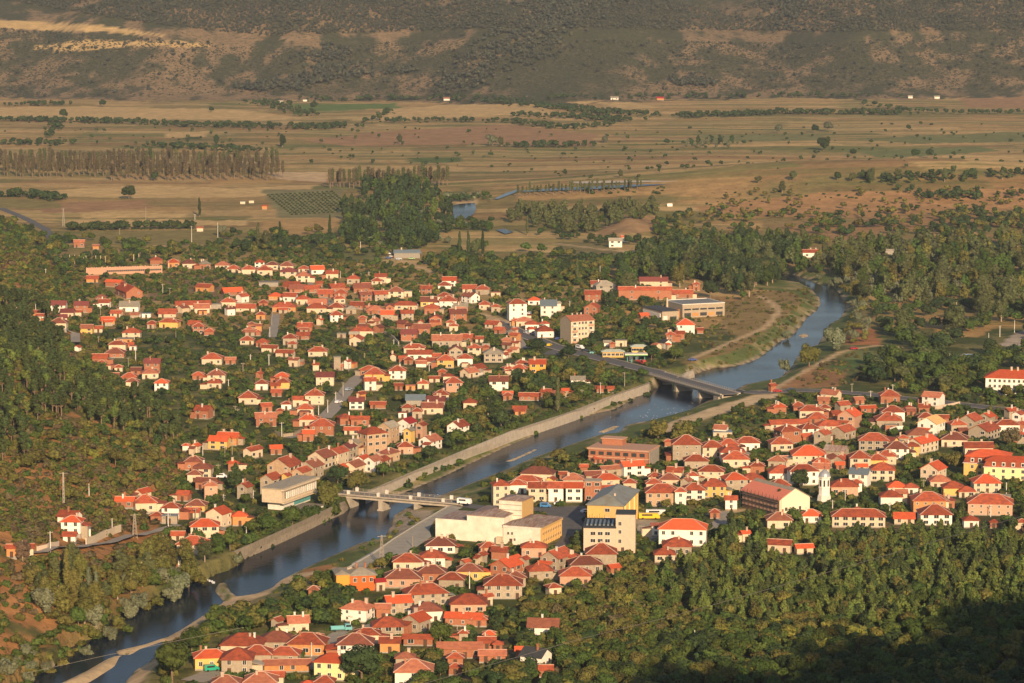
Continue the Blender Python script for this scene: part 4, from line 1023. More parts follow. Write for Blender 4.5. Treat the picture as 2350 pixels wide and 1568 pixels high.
# ------------------------------------------------------------------ ground colours (real surface colours by place)
DRY, OLV, GRN, DGR, SOIL, SAND, RED, TAN = (.42,.265,.105), (.24,.195,.07), (.10,.135,.035), (.072,.090,.027), (.38,.19,.075), (.56,.40,.22), (.35,.205,.10), (.54,.37,.16)
ROADS = {'main': ([(1130,738),(1165,752),(1200,768),(1262,793),(1325,811),(1400,829),(1470,847),(1519,858)], 9, MASP), 'far': ([(1663,900),(1690,903),(1740,903),(1790,899),(1850,897),(1957,903),(2012,908),(2100,918),(2230,932),(2420,955)], 8, MASP),
 'fork': ([(1262,815),(1278,805),(1300,806)], 8, MASP), 'pale': ([(840,856),(820,868),(800,890),(780,920),(762,942),(744,960)], 7, MPALE), 'pale_low': ([(705,985),(690,996),(668,1006)], 6, MPALE), 'lane': ([(632,722),(630,750),(624,775)], 5, MPALE),
 'left': ([(0,478),(35,492),(70,508),(105,527),(118,548)], 7, MASP), 'upleft': ([(150,760),(172,768),(174,790)], 5, MPALE), 'hill': ([(20,1272),(100,1273),(180,1262),(260,1248),(300,1235),(370,1215),(410,1205)], 4, MPALE), 'quay': ([(1035,1155),(1062,1160),(1120,1168),(1200,1170),(1262,1169),(1345,1166)], 8, MASP),
 'alley': ([(1655,1175),(1668,1190),(1640,1208),(1632,1218)], 6, MPALE), 'van': ([(440,1565),(480,1550),(520,1530)], 8, MPALE), 'north': ([(610,625),(640,610),(700,640),(760,700),(800,702)], 4, MPALE), 'lower': ([(700,1538),(740,1500),(770,1460),(800,1440)], 5, MPALE), 'market': ([(1150,745),(1180,770),(1202,800)], 6, MPALE)}
SQ = [(1236,1172),(1345,1170),(1342,1200),(1330,1222),(1318,1250),(1300,1268),(1258,1266),(1289,1234),(1262,1200)]
RAMP = [(1036,1160),(1062,1165),(996,1196),(985,1215),(990,1232),(955,1256),(905,1284),(870,1300),(812,1303),(806,1294),(900,1240)]
def resample(P, step):
    out = []
    for (x0, y0), (x1, y1) in zip(P[:-1], P[1:]):
        n = max(1, int(math.hypot(x1 - x0, y1 - y0) / step))
        out += [(x0 + (x1 - x0) * i / n, y0 + (y1 - y0) * i / n) for i in range(n)]
    return out + [P[-1]]
def ground_line(P): return [(float(a), float(b)) for a, b in zip(*cast([p[0] for p in P], [p[1] for p in P])[:2])]
RW = {k: (resample(ground_line(v[0]), 4), v[1], v[2]) for k, v in ROADS.items()}
sheds(); number(HL)
TRACKS = [([(1590,823),(1640,802),(1700,776),(1745,757),(1770,738),(1787,714),(1778,698),(1762,690),(1738,678)], 1.9, SAND), ([(1778,893),(1800,878),(1837,858),(1870,840),(1900,824),(1930,808),(1962,801),(2012,793),(2080,798)], 1.9, SAND),
 ([(1512,992),(1560,972),(1600,955),(1660,938),(1725,920),(1762,906)], 6.5, (.62,.46,.27)), ([(385,1464),(434,1430),(480,1405),(519,1388),(560,1372),(606,1353),(684,1322)], 7, (.64,.46,.26)), ([(300,1575),(350,1520),(394,1494),(425,1478)], 3.6, (.64,.46,.26)), ([(1900,668),(1890,663),(1875,664)], .1, SAND),
 ([(60,0),(0,0)], .1, SAND), ([(1280,560),(1380,572),(1450,580)], 2.5, SAND), ([(880,590),(930,600),(990,625)], 2, SAND), ([(1455,1190),(1500,1205),(1510,1230)], 5, (.36,.33,.27)), ([(540,700),(600,690),(690,690)], 3, DRY), ([(1100,720),(1160,740)], 4, SAND), ([(1640,1180),(1700,1170)], 3, SAND), ([(250,1290),(200,1262)], 2, SOIL)]
TRK = [(ground_line(resample(P, 14)), w, c) for P, w, c in TRACKS]
ZONES = [([(-900,222),(3300,222),(3300,610),(-900,610)], None)] + [(p, c) for p, c in [
 ([(670,241),(905,237),(915,248),(705,256)], (.13,.19,.05)), ([(1370,236),(1450,234),(1508,247),(1430,250)], TAN), ([(870,252),(1060,240),(1250,240),(1265,262),(900,275)], TAN), ([(-400,252),(200,245),(550,252),(700,272),(600,276),(-400,272)], TAN), ([(690,322),(900,300),(1175,286),(1370,310),(1330,336),(1100,330),(800,336)], RED), ([(1175,306),(1370,306),(1360,335),(1175,330)], RED),
 ([(1600,312),(1900,306),(1880,322),(1620,328)], (.21,.20,.075)), ([(1930,318),(2300,304),(2700,300),(2700,318),(2100,330)], (.19,.19,.07)), ([(1960,345),(2250,336),(2300,348),(2020,364)], (.17,.185,.065)), ([(380,305),(480,300),(470,315),(385,318)], TAN), ([(427,315),(470,315),(465,321),(425,321)], DGR), ([(940,363),(1060,362),(1062,372),(942,373)], GRN), ([(60,440),(350,425),(640,437),(600,452),(300,455),(60,450)], TAN), ([(180,490),(430,492),(430,500),(180,502)], TAN), ([(160,503),(560,505),(560,517),(160,518)], TAN), ([(80,468),(330,458),(345,478),(100,490)], RED), ([(530,432),(720,425),(700,445),(520,445)], TAN),
 ([(-200,455),(130,458),(140,478),(-200,475)], OLV), ([(190,530),(560,528),(560,560),(190,565)], OLV), ([(600,505),(780,500),(760,540),(600,535)], DRY), ([(1590,475),(1900,440),(2700,428),(2700,462),(1900,502),(1650,495)], (.40,.23,.10)), ([(1360,548),(1400,508),(1460,490),(1520,498),(1500,530),(1420,545)], (.33,.21,.105)), ([(2120,530),(2240,528),(2250,545),(2100,544)], TAN), ([(2100,560),(2500,553),(2500,590),(2080,582)], (.14,.17,.05)), ([(2200,225),(2700,215),(2700,250),(2220,248)], RED), ([(1275,236),(1400,230),(1350,240)], TAN), ([(600,436),(790,432),(800,500),(640,500)], (.22,.20,.09)),
 ([(610,395),(760,395),(740,418),(640,412)], SAND), ([(1040,462),(1090,458),(1100,470),(1060,472)], SAND), ([(1200,440),(1620,428),(1650,440),(1180,462)], DRY), ([(700,565),(880,572),(880,605),(700,600)], (.16,.16,.055)), ([(1280,555),(1400,560),(1450,590),(1300,600)], (.20,.17,.07)),
 ([(1590,850),(1560,830),(1640,800),(1690,775),(1650,740),(1660,700),(1740,668),(1850,668),(1872,690),(1838,728),(1780,778),(1720,815)], (.27,.19,.075)), ([(1700,660),(1850,652),(1875,668),(1888,700),(1850,738),(1800,785),(1740,822),(1700,822),(1780,765),(1830,725),(1850,690),(1830,672)], (.13,.16,.045)), ([(1940,745),(2010,755),(2015,792),(1940,790)], (.36,.16,.07)), ([(1795,868),(1850,838),(1935,855),(1925,888),(1790,892)], (.31,.17,.075)), ([(1900,840),(1960,818),(1992,830),(1955,856)], (.09,.14,.04)), ([(1940,806),(2060,802),(2060,818),(1950,826)], (.15,.17,.06)),
 ([(2150,752),(2290,748),(2250,772),(2150,778)], DRY), ([(2312,795),(2365,765),(2600,790),(2600,840),(2320,812)], (.12,.20,.05)), ([(2285,790),(2350,757),(2600,745),(2600,760),(2312,796)], (.40,.33,.25)), ([(340,640),(470,630),(560,700),(330,690)], (.24,.16,.09)), ([(270,630),(380,630),(360,650),(270,650)], DRY), ([(1410,690),(1580,685),(1560,700),(1410,700)], (.2,.18,.07)), ([(1350,1230),(1420,1230),(1420,1262),(1350,1262)], (.2,.17,.12)), ([(1455,1195),(1490,1195),(1500,1240),(1455,1250)], (.4,.37,.31)), ([(930,1165),(1000,1175),(975,1200),(925,1230),(900,1215)], (.42,.34,.24)), ([(760,1302),(830,1300),(880,1302),(800,1330),(740,1340)], SAND), ([(690,1310),(770,1290),(750,1325),(700,1335)], SOIL), ([(1150,705),(1200,700),(1210,725),(1170,740)], (.36,.32,.26)), ([(460,1545),(510,1525),(520,1555),(470,1570)], (.3,.27,.22))]]
def paint_ground():
    x, y, z = _X.ravel(), _Y.ravel(), _Z.ravel(); ym = np.maximum(y, 200); px, py = proj(x * ym / np.maximum(y, 1) if 0 else x, ym, z)
    n = fbm(x / 14, y / 14, 4); n2 = fbm(x / 60, y / 60, 4); n3 = fbm(x / 5, y / 5, 3); n4 = fbm(x / 90 + 9, y / 450, 4)
    c = np.empty((len(x), 4)); mix = lambda a, b, t: np.array(a)[None] * (1 - t[:, None]) + np.array(b)[None] * t[:, None]
    c[:, :3] = mix(DGR, (.18, .165, .06), sst(.42, .62, n)); c[:, 3] = .4
    jx = px + (n3 - .5) * 10 + (n2 - .5) * 16; jy = py + (n3 - .5) * 3 + (n2 - .5) * 4
    # plain
    pl = (y > 1750) | ((py < 590) & (y > 1500)); t = sst(.36, .6, n4)
    col = mix(OLV, DRY, t); col = col * (1 - .35 * sst(.55, .7, n2))[:, None] + np.array(RED) * (.35 * sst(.55, .7, n2))[:, None]
    c[pl, :3] = col[pl]; c[pl, 3] = .28
    zone = np.floor(fbm(x / 700 + 1, y / 900, 2) * 9); al = .10 * (zone - 4); xr = x * np.cos(al) + y * np.sin(al); yr = -x * np.sin(al) + y * np.cos(al); vj = np.floor(yr / 46 + zone * .37); uj = np.floor(xr / 150 + vj * .618)
    hh = _P[(uj * 7 + zone * 3).astype(int) & 255, (vj * 13 + 5).astype(int) & 255]; sub_ = _P[(uj * 5 + 1).astype(int) & 255, (np.floor(yr / 15) * 3).astype(int) & 255]
    fieldm = pl & (y > 1850) & (y < 4150) & (hh < .62); pal = np.array([TAN, (.40,.26,.10), (.24,.19,.065), (.16,.17,.05), (.30,.175,.075), (.44,.31,.13), (.21,.15,.06)]); pc = pal[(hh / .62 * 6.99).astype(int).clip(0, 6)] * (.82 + .36 * sub_)[:, None]; c[fieldm, :3] = (c[:, :3] * .32 + pc * .68)[fieldm]; c[fieldm, 3] = .12
    strip = fbm(x / 400, y / 22, 2); st = (strip > .56) & pl & (py < 600); c[st, :3] = c[st, :3] * .45 + np.array(TAN) * .55
    strip2 = fbm(x / 300 + 7, y / 18 + 3, 2); st = (strip2 > .58) & pl; c[st, :3] = c[st, :3] * .6 + np.array(GRN) * .4
    mr = pl & (px > 1750) & (py > 480) & (py < 600); c[mr, :3] = mix(OLV, (.34,.2,.09), sst(.4, .6, n2))[mr]
    # far hills: dry grass between scrub, darker gullies and upper woods
    fh = y > 4200 + 420 * (fbm(x / 260, 3.3, 3) - .5) + 60 * (n3 - .5); a = fbm(x / 110, y / 330, 5); b = fbm(x / 35, y / 60, 4); wood = sst(520, 900, y - 4250 + 400 * (fbm(x / 300 + 4, y / 900, 3) - .5))
    b2 = fbm(x / 20 + 3, y / 42, 4); d = np.clip(sst(.47, .55, a * .38 + b * .30 + b2 * .32) - wood * .8 + .55 * (1 - sst(0, 330, y - 4200 - 420 * (fbm(x / 260, 3.3, 3) - .5))) * (b2 > .42), 0, 1); big = np.abs((x - 60 - (y - 4250) * .22) / (55 + 70 * (a - .4))); gl = np.exp(-big ** 2)
    d = d * (1 - gl); col = mix((.095, .088, .052) , (.26, .18, .10), d); c[fh, :3] = col[fh]; c[fh, 3] = (.75 - .3 * d)[fh]
    lf = fh & inpoly(jx, jy, [(-400,20),(0,45),(250,60),(400,85),(250,75),(0,65),(-400,60)]); c[lf, :3] = TAN; c[lf, 3] = .1
    lf = fh & inpoly(jx, jy, [(60,110),(200,92),(420,95),(500,110),(350,105),(140,118)]); c[lf, :3] = TAN; c[lf, 3] = .15
    for p, k in ZONES:
        if k is None: continue
        m = inpoly(jx, jy, p) & (y > 700); v = (.8 + .4 * n)[m]; c[m, :3] = np.array(k) * v[:, None]; c[m, 3] = .12
    hd = -sdf(x, y, HILL); m = (hd > -4) & (y < 2300); sv = sst(.455 - .075 * (py > 1000), .57 - .075 * (py > 1000), n * .55 + n2 * .45 + .10 * sst(-60, -150, x - y * -.0) * (py > 1050)); col = mix((.105, .10, .036), SOIL, sv); k = sst(-4, 6, hd)[:, None]; c[m, :3] = (c[:, :3] * (1 - k) + col * k)[m]; c[m, 3] = .45
    m2 = inpoly(jx, jy, [(0,580),(60,590),(110,640),(90,665),(0,668)]) | inpoly(jx, jy, [(0,1140),(120,1150),(160,1230),(90,1250),(0,1230)]) | inpoly(jx, jy, [(300,1180),(360,1200),(360,1290),(300,1280),(280,1230)]) | inpoly(jx, jy, [(0,1290),(70,1300),(110,1400),(60,1440),(0,1420)]); c[m2, :3] = np.array(SOIL) * (.8 + .4 * n)[m2][:, None]; c[m2, 3] = .2
    yf = np.interp(x, _xf, _yf); m = (y < yf - 12) & (x > -60); c[m, :3] = mix((.075, .075, .03), (.20, .15, .07), sst(.5, .65, n))[m]; c[m, 3] = .5
    # river corridor
    low = sdf(x, y, LOW); riv = sdf(x, y, RIVER)
    for p in ISL: riv = np.maximum(riv, -sdf(x, y, p))
    wl = np.minimum(dline(x, y, WLA), dline(x, y, WLB)); m = (low < np.where(wl < 9, -2.6, .5)) & (y < 2300); g = mix((.12,.15,.045), (.28,.23,.11), sst(.5, .65, n)); s = sst(2.2, .5, riv + (n3 - .5) * 3)[:, None]; g = g * (1 - s) + np.array((.40, .32, .21)) * s; c[m, :3] = g[m]; c[m, 3] = .2
    m = (riv < -.2) & (low < 0); c[m, :3] = (.05, .045, .03); c[m, 3] = 0
    for p in ISL: m = sdf(x, y, p) < 1; c[m, :3] = np.array((.55, .41, .24)); c[m, 3] = .1
    for p, k in ZONES[-7:]:
        m = inpoly(jx, jy, p) & (riv > 0); c[m, :3] = np.array(k) * (.8 + .4 * n)[m][:, None]; c[m, 3] = .1
    for P, w, k in TRK:
        d = dline(x, y, P); t = (sst(w + .8, w - .8, d + (n3 - .5) * 2.2) * (riv > -1))[:, None]; c[:, :3] = c[:, :3] * (1 - t) + np.array(k) * t * .95; c[:, 3] *= (1 - t[:, 0])
    c = np.clip(c, 0, 1); 
    c[:, :3] *= (.86 + .28 * n3)[:, None]
    return c
def ground():
    nj, ni = _X.shape; idx = np.arange(nj * ni).reshape(nj, ni); f = np.stack([idx[:-1, :-1], idx[:-1, 1:], idx[1:, 1:], idx[1:, :-1]], -1).reshape(-1, 4)
    m = bpy.data.materials.new('earth_and_grass'); N, L = nodes(m); b = N['Principled BSDF']; b.inputs['Roughness'].default_value = .95; b.inputs['Specular IOR Level'].default_value = .1
    at_ = N.new('ShaderNodeAttribute'); at_.attribute_name = 'Col'; tc = N.new('ShaderNodeTexCoord')
    def noise(s, d=5, r=.65, st=None):
        n = N.new('ShaderNodeTexNoise'); n.inputs['Scale'].default_value = s; n.inputs['Detail'].default_value = d; n.inputs['Roughness'].default_value = r
        if st: mp = N.new('ShaderNodeMapping'); mp.inputs['Scale'].default_value = st; L.new(tc.outputs['Object'], mp.inputs[0]); L.new(mp.outputs[0], n.inputs['Vector'])
        else: L.new(tc.outputs['Object'], n.inputs['Vector'])
        return n.outputs['Fac']
    mr = N.new('ShaderNodeMapRange'); L.new(noise(.09, 12, .8), mr.inputs[0]); mr.inputs[1].default_value = .3; mr.inputs[2].default_value = .7; mr.inputs[3].default_value = .62; mr.inputs[4].default_value = 1.38
    v = N.new('ShaderNodeVectorMath'); v.operation = 'SCALE'; L.new(at_.outputs['Color'], v.inputs[0]); L.new(mr.outputs[0], v.inputs['Scale'])
    # tufts and scrub: share of cover follows the alpha of the attribute
    tn = noise(.16, 6, .8); th = N.new('ShaderNodeMath'); th.operation = 'MULTIPLY_ADD'; L.new(at_.outputs['Alpha'], th.inputs[0]); th.inputs[1].default_value = .26; th.inputs[2].default_value = -.64
    ad = N.new('ShaderNodeMath'); L.new(tn, ad.inputs[0]); L.new(th.outputs[0], ad.inputs[1]); ml = N.new('ShaderNodeMath'); ml.operation = 'MULTIPLY'; ml.use_clamp = True; L.new(ad.outputs[0], ml.inputs[0]); ml.inputs[1].default_value = 14
    mx = N.new('ShaderNodeMix'); mx.data_type = 'RGBA'; L.new(ml.outputs[0], mx.inputs['Factor']); L.new(v.outputs[0], mx.inputs['A']); mx.inputs['B'].default_value = (.055, .062, .025, 1); L.new(mx.outputs['Result'], b.inputs['Base Color'])
    bp = N.new('ShaderNodeBump'); bp.inputs['Strength'].default_value = .8; bp.inputs['Distance'].default_value = .8; L.new(noise(.5, 6, .7), bp.inputs['Height']); L.new(bp.outputs[0], b.inputs['Normal'])
    me = mesh_np('terrain', np.stack([_X, _Y, _Z], -1).reshape(-1, 3), f, [m], smooth=True)
    ca = me.color_attributes.new('Col', 'FLOAT_COLOR', 'POINT'); ca.data.foreach_set('color', paint_ground().astype(np.float32).ravel())
    link('terrain', me, kind='structure')
ground()
# ------------------------------------------------------------------ water
def water_mat():
    m = bpy.data.materials.new('river_water'); N, L = nodes(m); b = N['Principled BSDF']; b.inputs['Base Color'].default_value = (.008, .016, .030, 1); b.inputs['Roughness'].default_value = .12; b.inputs['IOR'].default_value = 1.33; b.inputs['Specular IOR Level'].default_value = .13; b.inputs['Specular Tint'].default_value = (.62, .80, 1, 1)
    tc = N.new('ShaderNodeTexCoord'); n = N.new('ShaderNodeTexNoise'); n.inputs['Scale'].default_value = .5; n.inputs['Detail'].default_value = 5; n.inputs['Roughness'].default_value = .6; L.new(tc.outputs['Object'], n.inputs['Vector'])
    n2 = N.new('ShaderNodeTexNoise'); n2.inputs['Scale'].default_value = .025; n2.inputs['Detail'].default_value = 3; L.new(tc.outputs['Object'], n2.inputs['Vector'])
    mr = N.new('ShaderNodeMapRange'); L.new(n2.outputs['Fac'], mr.inputs[0]); mr.inputs[1].default_value = .42; mr.inputs[2].default_value = .6; mr.inputs[3].default_value = .12; mr.inputs[4].default_value = .5
    bp = N.new('ShaderNodeBump'); bp.inputs['Distance'].default_value = .25; L.new(mr.outputs[0], bp.inputs['Strength']); L.new(n.outputs['Fac'], bp.inputs['Height']); L.new(bp.outputs[0], b.inputs['Normal'])
    n3 = N.new('ShaderNodeTexNoise'); n3.inputs['Scale'].default_value = .7; n3.inputs['Detail'].default_value = 6; n3.inputs['Roughness'].default_value = .8; L.new(tc.outputs['Object'], n3.inputs['Vector']); return m
MWAT = water_mat()
link('river', mesh_py('river', [(-330, 700, WZ), (420, 700, WZ), (560, 2300, WZ), (-330, 2300, WZ)], [(0, 1, 2, 3)], [MWAT]), kind='structure')
def sheet(name, P, off, m, z=None):
    g = list(zip(*cast([p[0] for p in P], [p[1] for p in P]))) if z is None else [(a, b, z) for a, b in W(P, z)]
    bm = bmesh.new(); vs = [bm.verts.new((a, b, c + off)) for a, b, c in g]; bm.faces.new(vs); bmesh.ops.triangulate(bm, faces=bm.faces[:]); bmesh.ops.recalc_face_normals(bm, faces=bm.faces[:]); 
    if sum(f.normal.z for f in bm.faces) < 0: bmesh.ops.reverse_faces(bm, faces=bm.faces[:])
    me = bpy.data.meshes.new(name); bm.to_mesh(me); me.materials.append(m); return link(name, me, kind='structure')
for P in ([(1036,474),(1060,470),(1090,468),(1093,482),(1088,494),(1062,508),(1042,504)], [(1134,459),(1160,446),(1192,436),(1192,441),(1142,460)], [(1192,440),(1300,433),(1450,426),(1540,425),(1480,429),(1375,436),(1200,443)], [(1138,530),(1158,528),(1180,535),(1160,540)]): sheet('river_reach', P, .9, MWAT)
sheet('gravel_bar', [(1300,419),(1400,416),(1500,416),(1560,418),(1450,420),(1330,423)], .5, mat('pale_gravel', (.50, .43, .33), scale=.2))
sheet('town_square', SQ, .0, MASP, .36); sheet('ramp_road', RAMP, .0, mat('pale_paving', (.36, .33, .27), scale=.3, var=.25, objvar=0), .42)
bm_ = mat('river_foam', (.8, .82, .84), var=.1)
def foam():
    P = W([(492, 1338)], WZ)[0]; Q = W([(472, 1328)], WZ)[0]; b = MB()
    for i in range(110):
        t = rnd.random(); x = P[0] + (Q[0] - P[0]) * t + rnd.gauss(0, .25); y = P[1] + (Q[1] - P[1]) * t + rnd.gauss(0, .8); r = rnd.uniform(.1, .3); b.cyl(x, y, WZ - .1, WZ + .06, r, r * .5, 6)
    for (cx, cy, s, n) in ((985,1205,8,40), (920,1225,6,20), (1500,965,40,50), (1640,935,30,30), (1560,948,30,30), (975,1145,10,16)):
        X, Y = W([(cx, cy)], WZ)[0]
        for _ in range(n):
            r = rnd.uniform(.12, .45); b.cyl(X + rnd.gauss(0, s / 5), Y + rnd.gauss(0, s / 2), WZ - .1, WZ + .05, r, r * .4, 5)
    b.obj('river_foam', [bm_], kind='stuff')
foam()
# ------------------------------------------------------------------ roads
def ribbon(name, pts, w, m, off=.18, zfix=None, mark=False):
    n = len(pts); V = []; F_ = []
    for i, (x, y) in enumerate(pts):
        a = pts[max(0, i - 1)]; b = pts[min(n - 1, i + 1)]; dx, dy = b[0] - a[0], b[1] - a[1]; l = math.hypot(dx, dy) + 1e-9; nx, ny = -dy / l, dx / l
        zz = max(float(H(x + nx * k, y + ny * k)) for k in (-w / 2, 0, w / 2)) if zfix is None else zfix
        V += [(x + nx * w / 2, y + ny * w / 2, zz + off), (x - nx * w / 2, y - ny * w / 2, zz + off)]
        if i: F_.append((2 * i - 2, 2 * i - 1, 2 * i + 1, 2 * i))
    me = mesh_py(name, V, F_, [m])
    return link(name, me, kind='structure')
for k, (P, w, m) in RW.items():
    ribbon('road' if m is MASP else 'lane', P, w, m)
    if k in ('main', 'far'):
        for sgn in (-1, 1):
            Q = []
            for i in range(len(P)):
                a = P[max(0, i - 1)]; b = P[min(len(P) - 1, i + 1)]; l = math.hypot(b[0] - a[0], b[1] - a[1]) + 1e-9; Q.append((P[i][0] - (b[1] - a[1]) / l * sgn * (w / 2 + .75), P[i][1] + (b[0] - a[0]) / l * sgn * (w / 2 + .75)))
            ribbon('pavement', Q, 1.5, MPALE, .30)
def slab(r, name, A, B, w, z0, z1, m, off=0.0, e0=0, e1=0):
    """a straight slab from A to B (ground points), of width w, shifted sideways by off"""
    d = Vector((B[0] - A[0], B[1] - A[1], 0)); L = d.length; d.normalize(); n = Vector((-d.y, d.x, 0)); b = MB()
    P = [Vector((A[0], A[1], 0)) + d * u + n * v for u, v in ((-e0, off - w / 2), (L + e1, off - w / 2), (L + e1, off + w / 2), (-e0, off + w / 2))]
    b.add([(p.x, p.y, z0) for p in P] + [(p.x, p.y, z1) for p in P], [(3,2,1,0),(4,5,6,7),(0,1,5,4),(1,2,6,5),(2,3,7,6),(3,0,4,7)]); return b.obj(name, [m], r)
def lerp(A, B, t): return (A[0] + (B[0] - A[0]) * t, A[1] + (B[1] - A[1]) * t)
def bridge(label, A, B, w, ztop, piers, plinths, name='road_bridge', ext=3):
    r = thing(name, label, 'bridge', (0, 0, 0)); slab(r, 'deck', A, B, w, ztop - .35, ztop, MASP, 0, ext, ext); d = Vector((B[0] - A[0], B[1] - A[1], 0)); L = d.length; d.normalize(); n = Vector((-d.y, d.x, 0))
    for s in (-1, 1):
        slab(r, 'girder', A, B, .7, ztop - 1.6, ztop - .36, MCON, s * (w / 2 - .6), ext, ext); slab(r, 'edge_beam', A, B, 1.2, ztop - .34, ztop + .22, MCON, s * (w / 2 + .3), ext, ext)
        rb = MB(); Z = ztop + .22
        for h_ in (.5, 1.0): a = Vector((A[0], A[1], Z + h_)) + n * s * (w / 2 + .6); rb.bar(a, a + d * L, .09)
        k = int(L / 2.2)
        for i in range(k + 1): a = Vector((A[0], A[1], Z)) + n * s * (w / 2 + .6) + d * (L * i / k); rb.bar(a, a + Vector((0, 0, 1)), .08)
        rb.obj('railing', [MCON], r)
        for t in plinths:
            p = lerp(A, B, t); b = MB(); b.box(-.6, .6, -.35, .35, 0, 1.5); b.obj('lamp_plinth', [MFR], r, (p[0] + n.x * s * (w / 2 + .35), p[1] + n.y * s * (w / 2 + .35), Z), math.atan2(d.y, d.x))
    for t in piers:
        p = lerp(A, B, t); b = MB(); b.box(-.9, .9, -w / 2 + .3, w / 2 - .3, -7, ztop - 1.6); b.box(-1.3, 1.3, -w / 2, w / 2, -7, WZ + .5); b.obj('pier', [MCON], r, (p[0], p[1], 0), math.atan2(d.y, d.x))
    for t in (0, 1):
        p = lerp(A, B, t); b = MB(); b.box(-2.5, 2.5, -w / 2 - .5, w / 2 + .5, -7, ztop - 1.59); b.obj('abutment', [MCON], r, (p[0], p[1], 0), math.atan2(d.y, d.x))
    foot((A[0] + B[0]) / 2, (A[1] + B[1]) / 2, ztop - 1, math.atan2(d.y, d.x), L, w, 2); return r
BA, BB = W([(800, 1131), (1047, 1152)], 1.1); bridge('grey concrete bridge with white lamp plinths near the white theatre', BA, BB, 6.5, 1.1, (.33, .66), (.04, .32, .62, .92), ext=4)
UA, UB = W([(1516, 859), (1665, 901)], .6); bridge('wide concrete road bridge with metal railings upstream', UA, UB, 9.5, .6, (.36, .72), (), ext=5)
def ribwall(label, top, ft, zt, zb, name='flood_wall', m=MCON, th=.6):
    A = W(top, zt); B = W(ft, zb); b = MB(); n = len(A); V = []
    for (x, y), (u, v) in zip(A, B):
        dx, dy = x - u, y - v; l = math.hypot(dx, dy) + 1e-6; k = (dx / l, dy / l) if l > .3 else (-.94, .35)
        k = (-.94, .35); V += [(u, v, zb - 1.5), (u, v, zb), (x, y, zt), (x + k[0] * th, y + k[1] * th, zt), (x + k[0] * th, y + k[1] * th, zb - 1.5)]
    f = [(5 * i + j, 5 * i + (j + 1) % 5, 5 * i + 5 + (j + 1) % 5, 5 * i + 5 + j) for i in range(n - 1) for j in range(5)] + [(4,3,2,1,0), tuple(5 * (n - 1) + j for j in range(5))]
    b.add(V, f); me = b.mesh(name, [m]); bm = bmesh.new(); bm.from_mesh(me); bmesh.ops.recalc_face_normals(bm, faces=bm.faces[:]); bm.to_mesh(me); bm.free()
    o = link(name, me); o['label'] = label; o['category'] = 'flood wall'; return o
ribwall('long pale concrete flood wall between gardens and grassy river bank', WALLTOP, WALLFOOT, .6, -3.6)
MSTONE = mat('river_stone_masonry', (.36, .30, .22), var=.4, scale=.8)
ribwall('stone river wall on the left bank below the riverside club', [(537,1266),(590,1243),(649,1217),(700,1194),(760,1165),(792,1151)], [(556,1283),(600,1262),(662,1233),(714,1209),(772,1181),(800,1165)], .3, -3.9, 'river_wall', MSTONE)
ribwall('short pale retaining wall beyond the upper bridge', [(1555,866),(1575,855),(1590,850)], [(1557,872),(1580,863),(1594,860)], 1.0, -1.0, 'retaining_wall')
ribwall('long kerb wall along the pale river ramp', [(800,1302),(860,1268),(905,1236),(980,1190),(1030,1161)], [(800,1305),(860,1271),(905,1239),(980,1193),(1030,1164)], .9, .0, 'kerb_wall', MFR, .5)
def groundwall(label, P, h, m, name='retaining_wall', th=.35):
    G = resample(ground_line(P), 2.5); V_ = []; Q = []
    for i, (x, y) in enumerate(G):
        a = G[max(0, i - 1)]; b = G[min(len(G) - 1, i + 1)]; l = math.hypot(b[0] - a[0], b[1] - a[1]) + 1e-9; nx, ny = -(b[1] - a[1]) / l * th / 2, (b[0] - a[0]) / l * th / 2; z = float(H(x, y))
        V_ += [(x - nx, y - ny, z - 1), (x - nx, y - ny, z + h), (x + nx, y + ny, z + h), (x + nx, y + ny, z - 1)]
        if i: Q += [(4 * i - 4 + j, 4 * i - 4 + (j + 1) % 4, 4 * i + (j + 1) % 4, 4 * i + j) for j in range(4)]
    Q += [(3, 2, 1, 0), tuple(4 * (len(G) - 1) + j for j in range(4))]; o = link(name, mesh_py(name, V_, Q, [m])); o['label'] = label; o['category'] = 'wall'
groundwall('curved cream ramp wall below the white hillside house', [T(5,790,1235),T(5,860,1215),T(5,960,1165),T(5,1050,1130),T(5,1110,1110)], 2.6, WALL['c'])
groundwall('low pale wall in front of the house beside the school road', [T(8,1535,580),T(8,1640,560),T(8,1760,535)], 1.6, WALL['q'], 'garden_wall')
groundwall('low stone wall left of the ramp under the hillside house', [T(5,340,1290),T(5,430,1270),T(5,540,1240)], 1.6, WALL['q'], 'garden_wall')
groundwall('yellow fence wall beside the grey workshop', [T(2,1045,665),T(2,1150,690),T(2,1250,730),T(2,1340,760)], 1.2, WALL['y'], 'yard_wall')
groundwall('white wall between tight roofs above the mansard hotel', [T(8,1120,790),T(8,1180,775),T(8,1240,770)], 2.2, WALL['w'], 'yard_wall')
groundwall('cream street wall left of the transformer tower gardens', [T(1,1180,860),T(1,1260,905),T(1,1310,960)], 1.5, WALL['c'], 'yard_wall')
ribwall('low pale garden wall by the pale street corner', [T(4,960,770),T(4,1040,800),T(4,1130,790),T(4,1230,740)], [T(4,960,785),T(4,1040,815),T(4,1130,805),T(4,1230,755)], 1.6, -.2, 'garden_wall', WALL['t'], .4)
